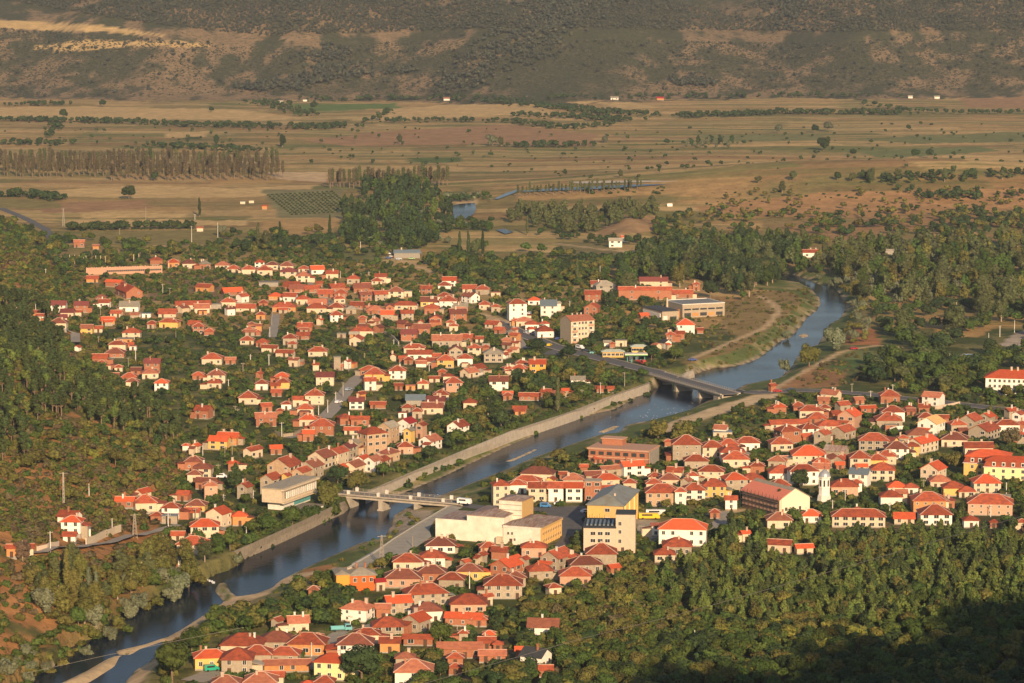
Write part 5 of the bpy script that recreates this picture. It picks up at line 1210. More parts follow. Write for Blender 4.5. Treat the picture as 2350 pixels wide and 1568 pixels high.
# pool
pr = thing('swimming_pool', 'bright blue outdoor swimming pool among trees near the right edge', 'swimming pool', (0, 0, 0)); P = W([(2186,824),(2212,811),(2266,813),(2262,832),(2230,831)], 0); X = [p[0] for p in P]; Y = [p[1] for p in P]
g = float(H(sum(X) / 5, sum(Y) / 5)); P = W([(2186,824),(2212,811),(2266,813),(2262,832),(2230,831)], g + .4); b = MB(); n = len(P); b.add([(x, y, g - 2) for x, y in P] + [(x, y, g + .45) for x, y in P], [tuple(range(n, 2 * n))[::-1]] + [(i, (i + 1) % n, n + (i + 1) % n, n + i) for i in range(n)]); b.obj('deck', [MPALE], pr)
P2 = W([(2196,822),(2216,813),(2262,816),(2258,829),(2236,828)], g + .5); b = MB(); b.add([(x, y, g + .5) for x, y in P2], [tuple(range(n))[::-1]]); b.obj('pool_water', [mat('pool_blue', (.22, .55, .68), rough=.2, var=.08)], pr)
# ------------------------------------------------------------------ vehicles
def vehicle(px, py, thd, kind, col, label, L=4.3, z=None, group=None):
    x, y, zz = pt(px, py) if z is None else (*on_plane(px, py, z), z); x = float(x); y = float(y)
    nm = {'car': 'parked_car', 'van': 'parked_van', 'truck': 'flatbed_truck', 'minibus': 'minibus'}[kind]; r = thing(nm, label, {'minibus': 'minibus', 'truck': 'truck'}.get(kind, kind), (x, y, zz + .2), math.radians(thd), group)
    w = 1.75 if kind == 'car' else 1.95; p = paint(kind + '_paint', col); a = L / 2
    prof = {'car': [(-a,.35),(a,.35),(a,.75),(a*.62,.9),(a*.25,1.4),(-a*.55,1.42),(-a*.92,.95),(-a,.85)], 'van': [(-a,.35),(a,.35),(a,.95),(a*.72,1.15),(a*.42,1.95),(-a*.95,2.0),(-a,1.6)], 'minibus': [(-a,.35),(a,.35),(a,1.1),(a*.85,2.2),(-a*.97,2.3),(-a,2.0)], 'truck': [(a*.35,.5),(a,.5),(a,1.4),(a*.85,2.3),(a*.4,2.35),(a*.35,2.2)]}[kind]
    n = len(prof); b = MB(); b.add([(u, -w / 2, v) for u, v in prof] + [(u, w / 2, v) for u, v in prof], [tuple(range(n)), tuple(range(n, 2 * n))[::-1]] + [(i, n + i, n + (i + 1) % n, (i + 1) % n) for i in range(n)]); b.obj('body' if kind != 'truck' else 'cab', [p], r)
    h0, h1 = {'car': (.92, 1.3), 'van': (1.2, 1.75), 'minibus': (1.3, 1.95), 'truck': (1.45, 2.1)}[kind]; u0, u1 = (a*.42, a*.9) if kind == 'truck' else (-a*.72, a*.3); b = MB(); b.box(u0, u1, -w / 2 - .02, w / 2 + .02, h0, h1); b.obj('side_window', [MGL], r)
    if kind == 'truck': b = MB(); b.box(-a, a * .3, -w / 2, w / 2, .9, 1.0); b.box(-a, a * .3, -w / 2, -w / 2 + .08, 1.0, 1.6); b.box(-a, a * .3, w / 2 - .08, w / 2, 1.0, 1.6); b.box(-a, -a + .08, -w / 2, w / 2, 1.0, 1.6); b.box(-a, a * .9, -.4, .4, .55, .899); b.obj('flatbed', [p], r)
    for sx in (-.62, .6):
        for sy in (-1, 1): b = MB(); b.cyl(0, 0, -.1, .1, .33, n=12); o = b.obj('wheel', [MTYRE], r, (sx * a, sy * (w / 2 - .08), .33)); o.rotation_euler = (math.pi / 2, 0, 0)
    return r
V = vehicle
V(486, 1541, 22, 'van', (.02, .36, .24), 'green van parked on the pale yard of the lower left corner', 4.7); V(783, 1450, 12, 'truck', (.16, .45, .48), 'pale turquoise flatbed truck parked above the lowest houses', 6.8)
V(800, 897, 62, 'car', (.35, .42, .50), 'grey-blue car driving on the pale street'); V(777, 926, 60, 'car', (.8, .8, .8), 'white car parked low on the pale street'); V(1066, 1158, -22, 'minibus', (.8, .8, .78), 'white minibus at the theatre end of the bridge', 5.6, z=1.15)
V(1471, 836, -62, 'truck', (.45, .05, .04), 'dark red truck beside the filling station', 8); V(1331, 801, -55, 'van', (.8, .8, .8), 'white van parked by the roadside flats', 5.5); V(1343, 808, -40, 'car', (.05, .06, .09), 'dark car parked beside the white roadside van'); V(1362, 813, 5, 'car', (.2, .5, .5), 'teal car left of the filling station')
V(1261, 795, 70, 'car', (.8, .55, .03), 'small yellow car at the road fork'); V(1208, 767, -60, 'car', (.7, .7, .7), 'silver car parked by the road above the fork'); V(1221, 770, -60, 'car', (.06, .07, .12), 'dark blue car parked by the road above the fork'); V(1217, 722, 0, 'car', (.8, .8, .8), 'white car in the yard before the white blocks'); V(1231, 729, 0, 'car', (.55, .57, .6), 'silver car in the yard before the white blocks'); V(1283, 781, 10, 'car', (.03, .07, .35), 'blue car at the foot of the flats')
V(1590, 829, 0, 'car', (.05, .08, .3), 'blue car at the lower end of the riverside track'); V(1785, 901, 0, 'car', (.45, .03, .03), 'red car on the road right of the upper bridge'); V(1817, 898, 0, 'car', (.03, .04, .08), 'dark car on the road right of the upper bridge'); V(1960, 803, 15, 'car', (.4, .02, .03), 'red car on the dirt track bend'); V(1284, 1160, -5, 'car', (.75, .8, .85), 'pale car in front of the terraced shops'); V(1252, 1166, -5, 'van', (.05, .2, .45), 'blue van in front of the terraced shops')
V(1490, 1192, 0, 'minibus', (.8, .5, .03), 'yellow bus behind the stair-tower block', 8); V(1506, 1184, 0, 'minibus', (.8, .8, .8), 'white bus behind the yellow bus', 8); V(76, 742, 0, 'car', (.8, .8, .8), 'white car under the trees on the left slope'); V(176, 765, 75, 'car', (.04, .05, .08), 'dark car on the upper left lane'); V(509, 1098, 0, 'van', (.8, .8, .8), 'white van among the lower left houses'); V(1064, 893, 10, 'car', (.05, .07, .15), 'dark car by the flood wall gardens'); V(1345, 1178, 30, 'car', (.8, .8, .8), 'white car at the corner of the yellow hall')
CC = [(.8,.8,.8),(.5,.55,.6),(.1,.15,.3),(.7,.7,.65),(.35,.05,.05),(.6,.65,.7),(.3,.4,.45),(.8,.8,.8),(.1,.1,.1),(.4,.6,.3),(.75,.75,.8),(.2,.3,.5)]
CN = ['white','silver','navy','beige','maroon','pale blue','grey-blue','bright white','black','light green','pale grey','mid blue']
for i, (u, v) in enumerate(((1160,125),(1200,120),(1215,175),(1250,160),(1285,165),(1310,185),(1330,150),(1230,135),(1380,135),(1430,180),(1450,140),(1490,130))):
    c = T(1, u, v); V(c[0], c[1], (i * 37) % 40 - 10, 'car', CC[i], f'{CN[i]} scrapped car in the yard before the blue-roofed shed', group='scrapyard cars')
# ------------------------------------------------------------------ poles, pylon, cable
PO = [(0,420,330,265),(0,375,605,550),(0,328,660,610),(0,1495,500,405),(0,1560,525,440),(0,1547,270,195),(0,1015,640,570),(0,922,690,625),(0,1245,1105,1010),(0,1178,1180,1080),(0,905,960,920),(0,1615,910,840),(0,2098,1390,1280),(0,2300,1130,1060),(0,2230,1230,1130),(1,150,700,615),(1,145,790,700),(1,127,895,800),(1,118,1150,1050),(1,965,370,310),(1,1037,355,310),(1,775,350,315),(1,1485,660,590),(1,1310,1040,975),(1,995,1115,1050),(1,798,1200,1130),(1,852,1220,1135),(1,798,1440,1310),(1,732,1500,1400),(1,658,1560,1475),(1,960,90,20),(1,1590,1220,1160),(1,1265,990,930),(2,1033,1345,1215),(2,812,1425,1310),(2,642,1495,1375),(2,878,620,560),(2,808,370,240),(2,410,450,390),(2,1035,1000,920),(2,1185,865,820),(2,530,640,560),(3,2128,890,790),(3,2262,850,740),(3,2025,930,880),(3,1665,1140,1040),(3,1790,1440,1390),(3,942,1470,1385),(3,770,1400,1330),(3,1145,1410,1355),(3,1525,1370,1280),(8,1527,1005,960),(8,1428,1320,1280),(8,2187,1350,1280),(8,708,1420,1320),(11,592,780,705),(11,303,940,830),(11,2043,830,760),(11,1117,800,740),(7,1987,1075,960),(7,1190,1160,1120),(4,615,660,590),(4,593,630,590),(4,1020,830,695),(4,1200,730,670),(4,1358,630,570),(4,1442,610,490),(4,1517,500,410),(4,1583,460,330),(4,903,170,75),(4,665,250,150),(4,732,155,85),(4,498,1010,930),(4,565,1000,870),(4,487,1460,1370),(4,760,1420,1330),(4,295,1000,940),(4,437,1180,1080),(5,463,1300,1110),(5,1030,1100,990),(5,1795,1000,920),(5,2055,900,790),(5,2262,1160,1060),(5,1545,1060,940),(5,818,780,720),(9,828,1400,1240),(9,2042,1075,960),(9,1685,1330,1250),(9,2058,1560,1455),(9,370,140,20),(10,1030,705,550),(10,718,560,430),(10,682,820,690),(10,918,1180,1065),(10,1175,1240,1170),(10,508,330,250),(10,438,1090,1010),(10,1440,1500,1420)]
PO2 = [(1466,1480,1442),(1594,1480,1447),(670/2,1035/2,890/2),(550/2,1110/2,1050/2),(880/2,1115/2,1040/2),(1000/2,1110/2,990/2),(1655/2,1150/2,1110/2),(895/2,1010/2,985/2)]
PL_ = []
for q in PO:
    a = T(q[0], q[1], q[2]); c = T(q[0], q[1], q[3]); PL_.append((a[0], a[1], c[1]))
PL_ += PO2; PI = []
for px, py, pt_ in PL_:
    x, y, z = pt(px, py); s = F / (y * CP + (HC - z) * SP); h = max(4.5, min(14, (py - pt_) / s / .97)); wood = rnd.random() < .3
    r = thing('utility_pole', 'x', 'utility pole', (x, y, z), rnd.uniform(0, 3), 'utility poles'); b = MB(); b.cyl(0, 0, -1, h, .2, .13, 7); b.obj('post', [MWOOD if wood else MFR], r); b = MB(); b.box(-1, 1, -.07, .07, h - .6, h - .45); [b.box(k - .06, k + .06, -.06, .06, h - .45, h - .2) for k in (-.85, 0, .85)]; b.obj('crossarm', [MCON], r); PI.append((r, 'timber utility pole' if wood else 'pale concrete utility pole', region(px, py), px))
number(PI)
PI = []
for u, v in ((640,215),(685,218),(728,220),(768,242),(773,205),(791,225),(880,225),(924,225),(967,228),(1228,215),(1275,205)):
    c = T(0, u, v); x, y, z = pt(*c); b = MB(); b.box(-.14, .14, -.14, .14, -1, 6); o = b.obj('concrete_post', [WALL['c']], None, (x, y, z), .2, category='post', group='row of bare concrete posts'); PI.append((o, 'bare concrete post in the field', 'behind the ruined wall', c[0]))
for u in (2000, 2040, 2075, 2110, 2150, 2180, 2225, 2270):
    c = T(10, u, 985 - (u % 7)); x, y, z = pt(*c); b = MB(); b.box(-.1, .1, -.1, .1, -.5, 2.6); o = b.obj('vineyard_post', [MWOOD], None, (x, y, z), .2, category='post', group='row of thin vineyard posts'); PI.append((o, 'thin pale vineyard post in the scrub', 'right of the lowest white house', c[0]))
number(PI)
def pylon(px, py, h, lab, a=.9):
    x, y, z = pt(px, py); r = thing('lattice_pylon', lab, 'pylon', (x, y, z), .4); b = MB()
    for sx, sy in ((1,1),(1,-1),(-1,1),(-1,-1)): b.bar((sx * a, sy * a, -1), (sx * .15, sy * .15, h), .14)
    for k in range(8):
        t0, t1 = k / 8, (k + 1) / 8; r0, r1 = a + (.15 - a) * t0, a + (.15 - a) * t1
        for (p, q) in (((1,1),(1,-1)),((1,-1),(-1,-1)),((-1,-1),(-1,1)),((-1,1),(1,1))): b.bar((p[0] * r0, p[1] * r0, h * t0), (q[0] * r1, q[1] * r1, h * t1), .08)
    b.obj('lattice', [MCON], r); b = MB(); b.bar((-1.6, 0, h - .4), (1.6, 0, h - .4), .14); b.obj('crossarm', [MCON], r)
pylon(*T(6, 1155, 1440), 11.5, 'slender lattice pylon beside the pale river ramp'); pylon(*T(5, 1238, 1170), 9, 'small lattice pylon on the bare slope above the river bend'); pylon(*T(5, 585, 860), 12, 'tall thin mast above the white hillside house', .3); pylon(146, 520, 14, 'lattice pylon in the fields left of the lone farmhouse')
def cable(label, P, ds, rad):
    pts = []
    for (px, py), d in zip(P, ds):
        dx, dy, dz = raydir(px, py); t = d / dy; pts.append(Vector((float(dx * t), d, HC + float(dz * t))))
    n = 5; ring = []; V_ = []; Q = []
    for i, p in enumerate(pts):
        d = (pts[min(i + 1, len(pts) - 1)] - pts[max(i - 1, 0)]).normalized(); s = d.cross(Vector((0, 0, 1))).normalized(); u = s.cross(d)
        V_ += [p + (s * math.cos(6.2832 * k / n) + u * math.sin(6.2832 * k / n)) * rad for k in range(n)]
        if i: Q += [((i - 1) * n + k, (i - 1) * n + (k + 1) % n, i * n + (k + 1) % n, i * n + k) for k in range(n)]
    o = link('power_cable', mesh_py('power_cable', V_, Q, [MCON]), label=label, category='cable')
cable('long thin power cable sloping across the pine wood', [(900,1590),(1180,1510),(1330,1467),(1560,1410),(1800,1342),(2050,1270),(2450,1155)], [640,600,580,550,520,490,440], .045)
cable('faint thin cable low over the dark river bend', [(60,1545),(240,1505),(420,1468),(560,1440)], [700,720,740,760], .03)
# ------------------------------------------------------------------ trees
def ico():
    bm = bmesh.new(); bmesh.ops.create_icosphere(bm, subdivisions=1, radius=1); v = np.array([q.co[:] for q in bm.verts]); f = np.array([[q.index for q in p.verts] for p in bm.faces]); bm.free(); return v, f
IV, IF = ico()
def crown(lobes, n, size, seed, core=.72, up=.35, layered=False):
    """leaf cards over the shells of several lobes round an uneven core; returns quads"""
    g = np.random.default_rng(seed); V = []; Q = []; b = 0; vol = np.array([l[3] * l[4] * l[5] for l in lobes]) ** (2 / 3); vol = vol / vol.sum()
    for (cx, cy, cz, rx, ry, rz), share in zip(lobes, vol):
        R = np.array([rx, ry, rz]); c = np.array([cx, cy, cz])
        v = IV * R * core * (1 + .35 * (g.random((len(IV), 1)) - .5)) + c; V.append(v); Q.append(np.concatenate([IF, IF[:, 2:3]], 1) + b); b += len(v)
        k = max(4, int(n * share)); d = g.normal(size=(k, 3)); d /= np.linalg.norm(d, axis=1)[:, None]
        rad = .70 + .38 * g.random((k, 1)) ** .6; p = d * R * rad + c
        nn = d / R; nn /= np.linalg.norm(nn, axis=1)[:, None]; nn = nn + g.normal(size=(k, 3)) * .36 + np.array([0, 0, up]); nn /= np.linalg.norm(nn, axis=1)[:, None]
        t = np.cross(nn, g.normal(size=(k, 3))); t /= np.linalg.norm(t, axis=1)[:, None]; s = np.cross(nn, t)
        w = size * (.5 + g.random((k, 1)) * .9); h = w * (.5 + .6 * g.random((k, 1)))
        q = np.stack([p - t * w - s * h * .3, p + t * w * .2 - s * h, p + t * w + s * h * .2, p - t * w * .1 + s * h], 1).reshape(-1, 3)
        V.append(q); Q.append(np.arange(4 * k).reshape(-1, 4) + b); b += 4 * k
    return np.concatenate(V), np.concatenate(Q)
def lobes_for(kind, seed):
    g = random.Random(seed)
    if kind == 'broad':
        L = [(0, 0, 4.3, 2.3, 2.3, 1.9)]
        for i in range(8): a = i * .785 + g.random(); r = g.uniform(1.1, 2.1); L.append((r * math.cos(a), r * math.sin(a), g.uniform(2.7, 5.3), g.uniform(1, 1.6), g.uniform(1, 1.6), g.uniform(.9, 1.4)))
        return L
    if kind == 'tall':
        L = [(0, 0, 9, 3.3, 3.3, 4.4)]
        for i in range(15): a = g.uniform(0, 6.3); z = g.uniform(4, 14.5); r = g.uniform(1.6, 4.2) * (1 - abs(z - 8) / 12); L.append((r * math.cos(a), r * math.sin(a), z, g.uniform(1.5, 2.4), g.uniform(1.5, 2.4), g.uniform(1.6, 2.6)))
        return L
    if kind == 'column':
        return [(g.uniform(-.3, .3), g.uniform(-.3, .3), z, 1.35 - abs(z - 8) * .08, 1.35 - abs(z - 8) * .08, 2.0) for z in (3, 4.8, 6.6, 8.5, 10.5, 12.5, 14.3, 16)]
    if kind == 'planted':
        return [(g.uniform(-.3, .3), g.uniform(-.3, .3), z, 1.5, 1.5, 1.7) for z in (5.6, 7.5, 9.3, 11.2, 13)] + [(g.uniform(-1, 1), g.uniform(-1, 1), g.uniform(6, 12), 1, 1, 1.4) for _ in range(4)]
    if kind == 'pine':
        L = []
        for z, r in ((2.2, 1.9), (3.2, 1.9), (4.2, 1.6), (5.2, 1.3), (6.1, .9), (6.8, .5)):
            for i in range(3): a = g.uniform(0, 6.3); L.append((math.cos(a) * r * .45, math.sin(a) * r * .45, z + g.uniform(-.3, .3), r * .72, r * .72, .68))
        return L
    if kind == 'stem':      # pine with a long bare stem
        return [(g.uniform(-.6, .6), g.uniform(-.6, .6), z, 1.5, 1.5, .9) for z in (6.5, 7.6, 8.8, 9.8)] + [(g.uniform(-1.1, 1.1), g.uniform(-1.1, 1.1), g.uniform(6.8, 9), .9, .9, .6) for _ in range(4)]
    if kind == 'willow':
        L = [(0, 0, 4.6, 2.6, 2.6, 2.4)]
        for i in range(10): a = i * .63 + g.random(); r = g.uniform(1.4, 2.8); L.append((r * math.cos(a), r * math.sin(a), g.uniform(2.2, 6.2), g.uniform(1, 1.7), g.uniform(1, 1.7), g.uniform(1.1, 1.9)))
        return L
    if kind == 'bush': return [(0, 0, .8, 1.3, 1.3, .95)] + [(g.uniform(-1, 1), g.uniform(-1, 1), g.uniform(.5, 1.4), .75, .75, .6) for _ in range(4)]
HT = {'broad': 6.6, 'tall': 16, 'column': 18, 'planted': 14.5, 'pine': 7.6, 'stem': 10.8, 'willow': 7.6, 'bush': 1.9}
RAD = {'broad': 3.4, 'tall': 4.3, 'column': 1.5, 'planted': 1.9, 'pine': 2.4, 'stem': 2, 'willow': 4, 'bush': 1.7}
NC = {'broad': (1500, 200, 34), 'tall': (2400, 340, 60), 'column': (1300, 200, 40), 'planted': (480, 130, 36), 'pine': (1500, 320, 60), 'stem': (900, 190, 50), 'willow': (1900, 260, 50), 'bush': (380, 70, 12)}
CS = {'broad': .30, 'tall': .40, 'column': .32, 'planted': .30, 'pine': .27, 'stem': .28, 'willow': .34, 'bush': .26}
def leafmat(name, c, tint=False, var=.34, hue=.025):
    m = bpy.data.materials.new(name); N, L = nodes(m); b = N['Principled BSDF']; b.inputs['Roughness'].default_value = .8; b.inputs['Specular IOR Level'].default_value = .15
    if tint: at_ = N.new('ShaderNodeAttribute'); at_.attribute_name = 'tint'; rv = at_.outputs['Fac']
    else: oi = N.new('ShaderNodeObjectInfo'); rv = oi.outputs['Random']
    tc = N.new('ShaderNodeTexCoord'); n = N.new('ShaderNodeTexNoise'); n.inputs['Scale'].default_value = 1.3 if not tint else .9; n.inputs['Detail'].default_value = 3; L.new(tc.outputs['Object'], n.inputs['Vector'])
    hs = N.new('ShaderNodeHueSaturation'); hs.inputs['Color'].default_value = (*c, 1)
    mh = N.new('ShaderNodeMapRange'); L.new(rv, mh.inputs[0]); mh.inputs[3].default_value = .5 - hue; mh.inputs[4].default_value = .5 + hue * .5; L.new(mh.outputs[0], hs.inputs['Hue'])
    w = N.new('ShaderNodeMath'); w.operation = 'MULTIPLY'; L.new(rv, w.inputs[0]); w.inputs[1].default_value = 7.13; fr = N.new('ShaderNodeMath'); fr.operation = 'FRACT'; L.new(w.outputs[0], fr.inputs[0])
    mv = N.new('ShaderNodeMapRange'); L.new(fr.outputs[0], mv.inputs[0]); mv.inputs[3].default_value = 1 - var * .6; mv.inputs[4].default_value = 1 + var
    mn = N.new('ShaderNodeMapRange'); L.new(n.outputs['Fac'], mn.inputs[0]); mn.inputs[1].default_value = .3; mn.inputs[2].default_value = .7; mn.inputs[3].default_value = .65; mn.inputs[4].default_value = 1.35
    mm = N.new('ShaderNodeMath'); mm.operation = 'MULTIPLY'; L.new(mv.outputs[0], mm.inputs[0]); L.new(mn.outputs[0], mm.inputs[1]); L.new(mm.outputs[0], hs.inputs['Value']); L.new(hs.outputs[0], b.inputs['Base Color'])
    return m
LC = {'green': (.064, .094, .020), 'dark': (.040, .063, .021), 'olive': (.130, .120, .030), 'yellow': (.165, .155, .03), 'silver': (.15, .158, .09), 'pine': (.112, .145, .034), 'dkpine': (.058, .078, .026), 'poplar': (.090, .100, .038), 'reddish': (.115, .092, .05), 'brown': (.11, .085, .042), 'bare': (.16, .11, .065), 'hill': (.095, .088, .052), 'hill_dark': (.062, .066, .044)}
LC = {k: (v[0] * .84, v[1] * .90, v[2] * .92) for k, v in LC.items()}
LM = {k: leafmat('leaves_' + k, v) for k, v in LC.items()}; LT = {k: leafmat('foliage_' + k, v, True) for k, v in LC.items()}
TPL = {}
for ki, k in enumerate(HT):
    for lod in range(3):
        for v in range(4 if lod == 0 else 3 if lod == 1 else 2): TPL[k, lod, v] = crown(lobes_for(k, v * 7 + ki)[:(99 if lod < 2 else 1 if k == 'bush' else 4 if k in ('broad', 'willow') else 99)], NC[k][lod], CS[k] * (1, 1.9, 3.2)[lod], v + 10 * lod, core=(.74, .8, .86)[lod])
CM = {}
def crown_mesh(k, c, v):
    if (k, c, v) not in CM: CM[k, c, v] = mesh_np('crown', *TPL[k, 0, v], [LM[c]])
    return CM[k, c, v]
TM = {}
def trunk_mesh(k, v):
    if (k, v) not in TM:
        g = random.Random(v * 5 + len(k)); b = MB(); h = HT[k]; top = h * (.62 if k in ('broad', 'willow', 'bush') else .85); r = h * (.028 if k != 'column' else .02) + .03; ax, ay = g.uniform(-.3, .3), g.uniform(-.3, .3)
        b.cyl(0, 0, -1.2, top * .4, r, r * .75, 7); b.bar((0, 0, top * .38), (ax, ay, top), r * 1.1)
        for i in range(5): a = g.uniform(0, 6.3); z = top * g.uniform(.4, .8); q = RAD[k] * .55; b.bar((ax * .3, ay * .3, z), (q * math.cos(a), q * math.sin(a), z + q * .8), r * .7)
        TM[k, v] = b.mesh('trunk', [MPBARK if k in ('tall', 'column') else MBARK])
    return TM[k, v]
TREES = []      # (kind, colour, x, y, z, scale, zone)
F_ = np.array([q for q in FOOT])
RDS = [(P, w) for P, w, m in RW.values()]
TRW = [(P, w) for P, w, c in TRK]
KEEPV = []
for P, w in RDS + TRW:
    for a in resample([tuple(q) for q in P], 5):
        if w < .5: continue
        p = proj(a[0], a[1], float(H(a[0], a[1]))); KEEPV.append((p[0], p[1], a[1]))
for P in (RIGHTB[28:], WALLFOOT):
    for a in resample(P, 14): X_, Y_ = W([a], -3.8)[0]; KEEPV.append((a[0], a[1], Y_))
KEEPV = np.array(KEEPV)
SQW = W(SQ, 0); RMW = W(RAMP, 0)
def allowed(x, y, z, k, sc, hide=.55):
    ok = np.ones(len(x), bool); h = HT[k] * sc; r = RAD[k] * sc; rr = min(r, 2.2)
    d = y * CP + (HC - z) * SP; px = CX + F * x / d; pt0 = CY - F * (y * SP + (z + h - HC) * CP) / d; rp = r * F / d
    for (fx, fy, th, L, Wd, x0, x1, yt, yb) in FOOT:
        near = np.hypot(x - fx, y - fy) < 30 + L
        dx, dy = x - fx, y - fy; c, s = math.cos(th), math.sin(th); u = np.abs(dx * c + dy * s); v = np.abs(-dx * s + dy * c)
        ok &= ~((u < L / 2 + rr) & (v < Wd / 2 + rr))
        lim = yt + (yb - yt) * hide
        ok &= ~(near & (y < fy) & (px + rp * .8 > x0) & (px - rp * .8 < x1) & (pt0 < lim) & (d > 0) & (pt0 > yt - 300) & (CY - F * (y * SP + (z - HC) * CP) / d > yt))
    pb = CY - F * (y * SP + (z - HC) * CP) / d
    cov = ((np.abs(KEEPV[None, :, 0] - px[:, None]) < rp[:, None] * .75) & (KEEPV[None, :, 1] > (pt0 + (pb - pt0) * .12)[:, None]) & (KEEPV[None, :, 1] < pb[:, None]) & (KEEPV[None, :, 2] > y[:, None])).any(1); ok &= ~(cov & (nr.random(len(x)) < .96))
    for P, w in RDS: ok &= dline(x, y, P[::2] if len(P) > 8 else P) > w / 2 + rr
    for P, w in TRW: ok &= dline(x, y, P[::2] if len(P) > 8 else P) > w + rr * .6
    ok &= ~inpoly(x, y, SQW) & ~inpoly(x, y, RMW)
    riv = sdf(x, y, RIVER); ok &= ~((riv < 1) & (y < 1800)); return ok
def scatter(poly, n, kinds, zone, sc=(.75, 1.2), clump=0, hide=.55, cscale=30, keepout=None, check=True):
    """n tries inside a picture polygon, spread evenly over the ground there"""
    P = np.array(poly, float); kk = [k for k, _, _ in kinds]; wt = np.array([q[2] for q in kinds], float); wt /= wt.sum()
    gx, gy, gz = cast(P[:, 0], P[:, 1]); x = nr.uniform(gx.min() - 20, gx.max() + 20, n * 4); y = nr.uniform(gy.min() - 20, gy.max() + 20, n * 4); z = H(x, y)
    px, py = proj(x, y, z); m = inpoly(px, py, poly)
    if clump: m &= fbm(x / cscale, y / cscale, 3) > clump + .12 * (nr.random(len(x)) - .5)
    if keepout is not None: m &= ~inpoly(px, py, keepout)
    x, y, z = x[m][:n], y[m][:n], z[m][:n]; ch = nr.choice(len(kinds), len(x), p=wt); s = nr.uniform(sc[0], sc[1], len(x))
    for i in range(len(kinds)):
        q = ch == i; k, c, _ = kinds[i]; xs, ys, zs, ss = x[q], y[q], z[q], s[q]
        if check and len(xs): o = allowed(xs, ys, zs, k, float(np.mean(ss)), hide); xs, ys, zs, ss = xs[o], ys[o], zs[o], ss[o]
        TREES.extend((k, c, float(a), float(b), float(d), float(e), zone, None) for a, b, d, e in zip(xs, ys, zs, ss))
def single(px, py, k, c, sc=1.0, label=None, zone='plain'):
    x, y, z = pt(px, py); TREES.append((k, c, x, y, z, sc, zone, label))
def along(P, n, kinds, zone, wid=3, sc=(.7, 1.2), check=False):
    G = resample(ground_line(resample(P, 25)), 2); 
    for _ in range(n):
        a = G[rnd.randrange(len(G))]; x = a[0] + rnd.gauss(0, wid); y = a[1] + rnd.gauss(0, wid * 1.6); k, c, _w = rnd.choices(kinds, [q[2] for q in kinds])[0]; s = rnd.uniform(*sc)
        if check and not allowed(np.array([x]), np.array([y]), H([x], [y]), k, s, .6)[0]: continue
        TREES.append((k, c, x, y, float(H(x, y)), s, zone, None))
VG = [('broad', 'green', 5), ('broad', 'dark', 3), ('broad', 'olive', 2), ('broad', 'yellow', .3)]; VB = [('bush', 'green', 5), ('bush', 'olive', 3), ('bush', 'dark', 2)]
V1 = [(120,600),(330,575),(560,560),(760,590),(880,610),(1000,600),(1380,600),(1400,640),(1450,690),(1600,740),(1560,830),(1450,880),(1260,950),(1050,1035),(860,1105),(720,1160),(620,1225),(560,1260),(430,1300),(340,1250),(420,1080),(380,980),(250,880),(130,700)]
V2 = [(300,1650),(400,1520),(500,1430),(640,1370),(720,1340),(830,1310),(960,1260),(1000,1250),(1110,1180),(1115,1110),(1250,1070),(1420,1030),(1560,960),(1800,905),(2100,915),(2500,900),(2500,1190),(1800,1195),(1500,1285),(1250,1400),(1200,1640)]
scatter(V1, 2200, VG, 'left village', (.38, .78), clump=.42, hide=.68, cscale=22); scatter(V1, 5200, VB, 'left village', (.7, 1.5), hide=.7)
scatter(V2, 1300, VG, 'right village', (.38, .74), clump=.44, hide=.65, cscale=18); scatter(V2, 3200, VB, 'right village', (.7, 1.5), hide=.7)
scatter([(330,560),(800,545),(1000,590),(1380,590),(1380,640),(1100,640),(900,600),(700,600),(560,590),(330,600)], 300, VG, 'orchards above village', (.6, 1.1), clump=.50)
scatter([(830,605),(1380,600),(1400,650),(1130,690),(1000,640),(860,630)], 220, VG, 'orchards above village', (.7, 1.2), clump=.49)
scatter([(1390,640),(1560,700),(1480,800),(1240,900),(1280,830),(1400,760)], 200, VG, 'left village', (.6, 1.2), clump=.4)
scatter([(1030,930),(1250,850),(1400,870),(1450,890),(1180,975),(1010,1040)], 260, VG, 'gardens behind wall', (.7, 1.25), clump=.36, hide=.35)
scatter([(480,1400),(560,1380),(780,1330),(830,1370),(760,1440),(640,1450),(540,1470),(440,1500),(400,1568),(330,1568),(430,1480)], 260, VG, 'river thicket', (.6, 1.0), clump=.36, hide=.4)
# left slope
LS = [(-120,520),(60,540),(130,640),(170,720),(250,860),(390,980),(410,1060),(300,1080),(120,1030),(-120,1060)]
LS2 = [(-120,1040),(120,1020),(300,1060),(430,1050),(400,1150),(330,1200),(260,1200),(-120,1240)]
scatter(LS2, 1500, [('bush', 'olive', 4), ('bush', 'brown', 3), ('bush', 'green', 3), ('broad', 'olive', .25)], 'left slope', (.5, 1.1), hide=.8)
scatter(LS, 1650, [('broad', 'olive', 4), ('broad', 'green', 5), ('broad', 'dark', 4), ('broad', 'yellow', .6)], 'left slope', (.4, .85), clump=.38, cscale=16, hide=.7, keepout=[(0,590),(70,600),(110,650),(0,668)])
scatter([(-100,960),(400,960),(440,1080),(330,1190),(260,1230),(-100,1220)], 230, [('broad', 'olive', 4), ('broad', 'green', 3), ('broad', 'brown', 2)], 'left slope', (.35, .65), clump=.43, cscale=12)
scatter(LS, 3600, [('bush', 'olive', 5), ('bush', 'green', 3), ('bush', 'brown', 2), ('bush', 'yellow', 1)], 'left slope', (.8, 1.7), hide=.8)
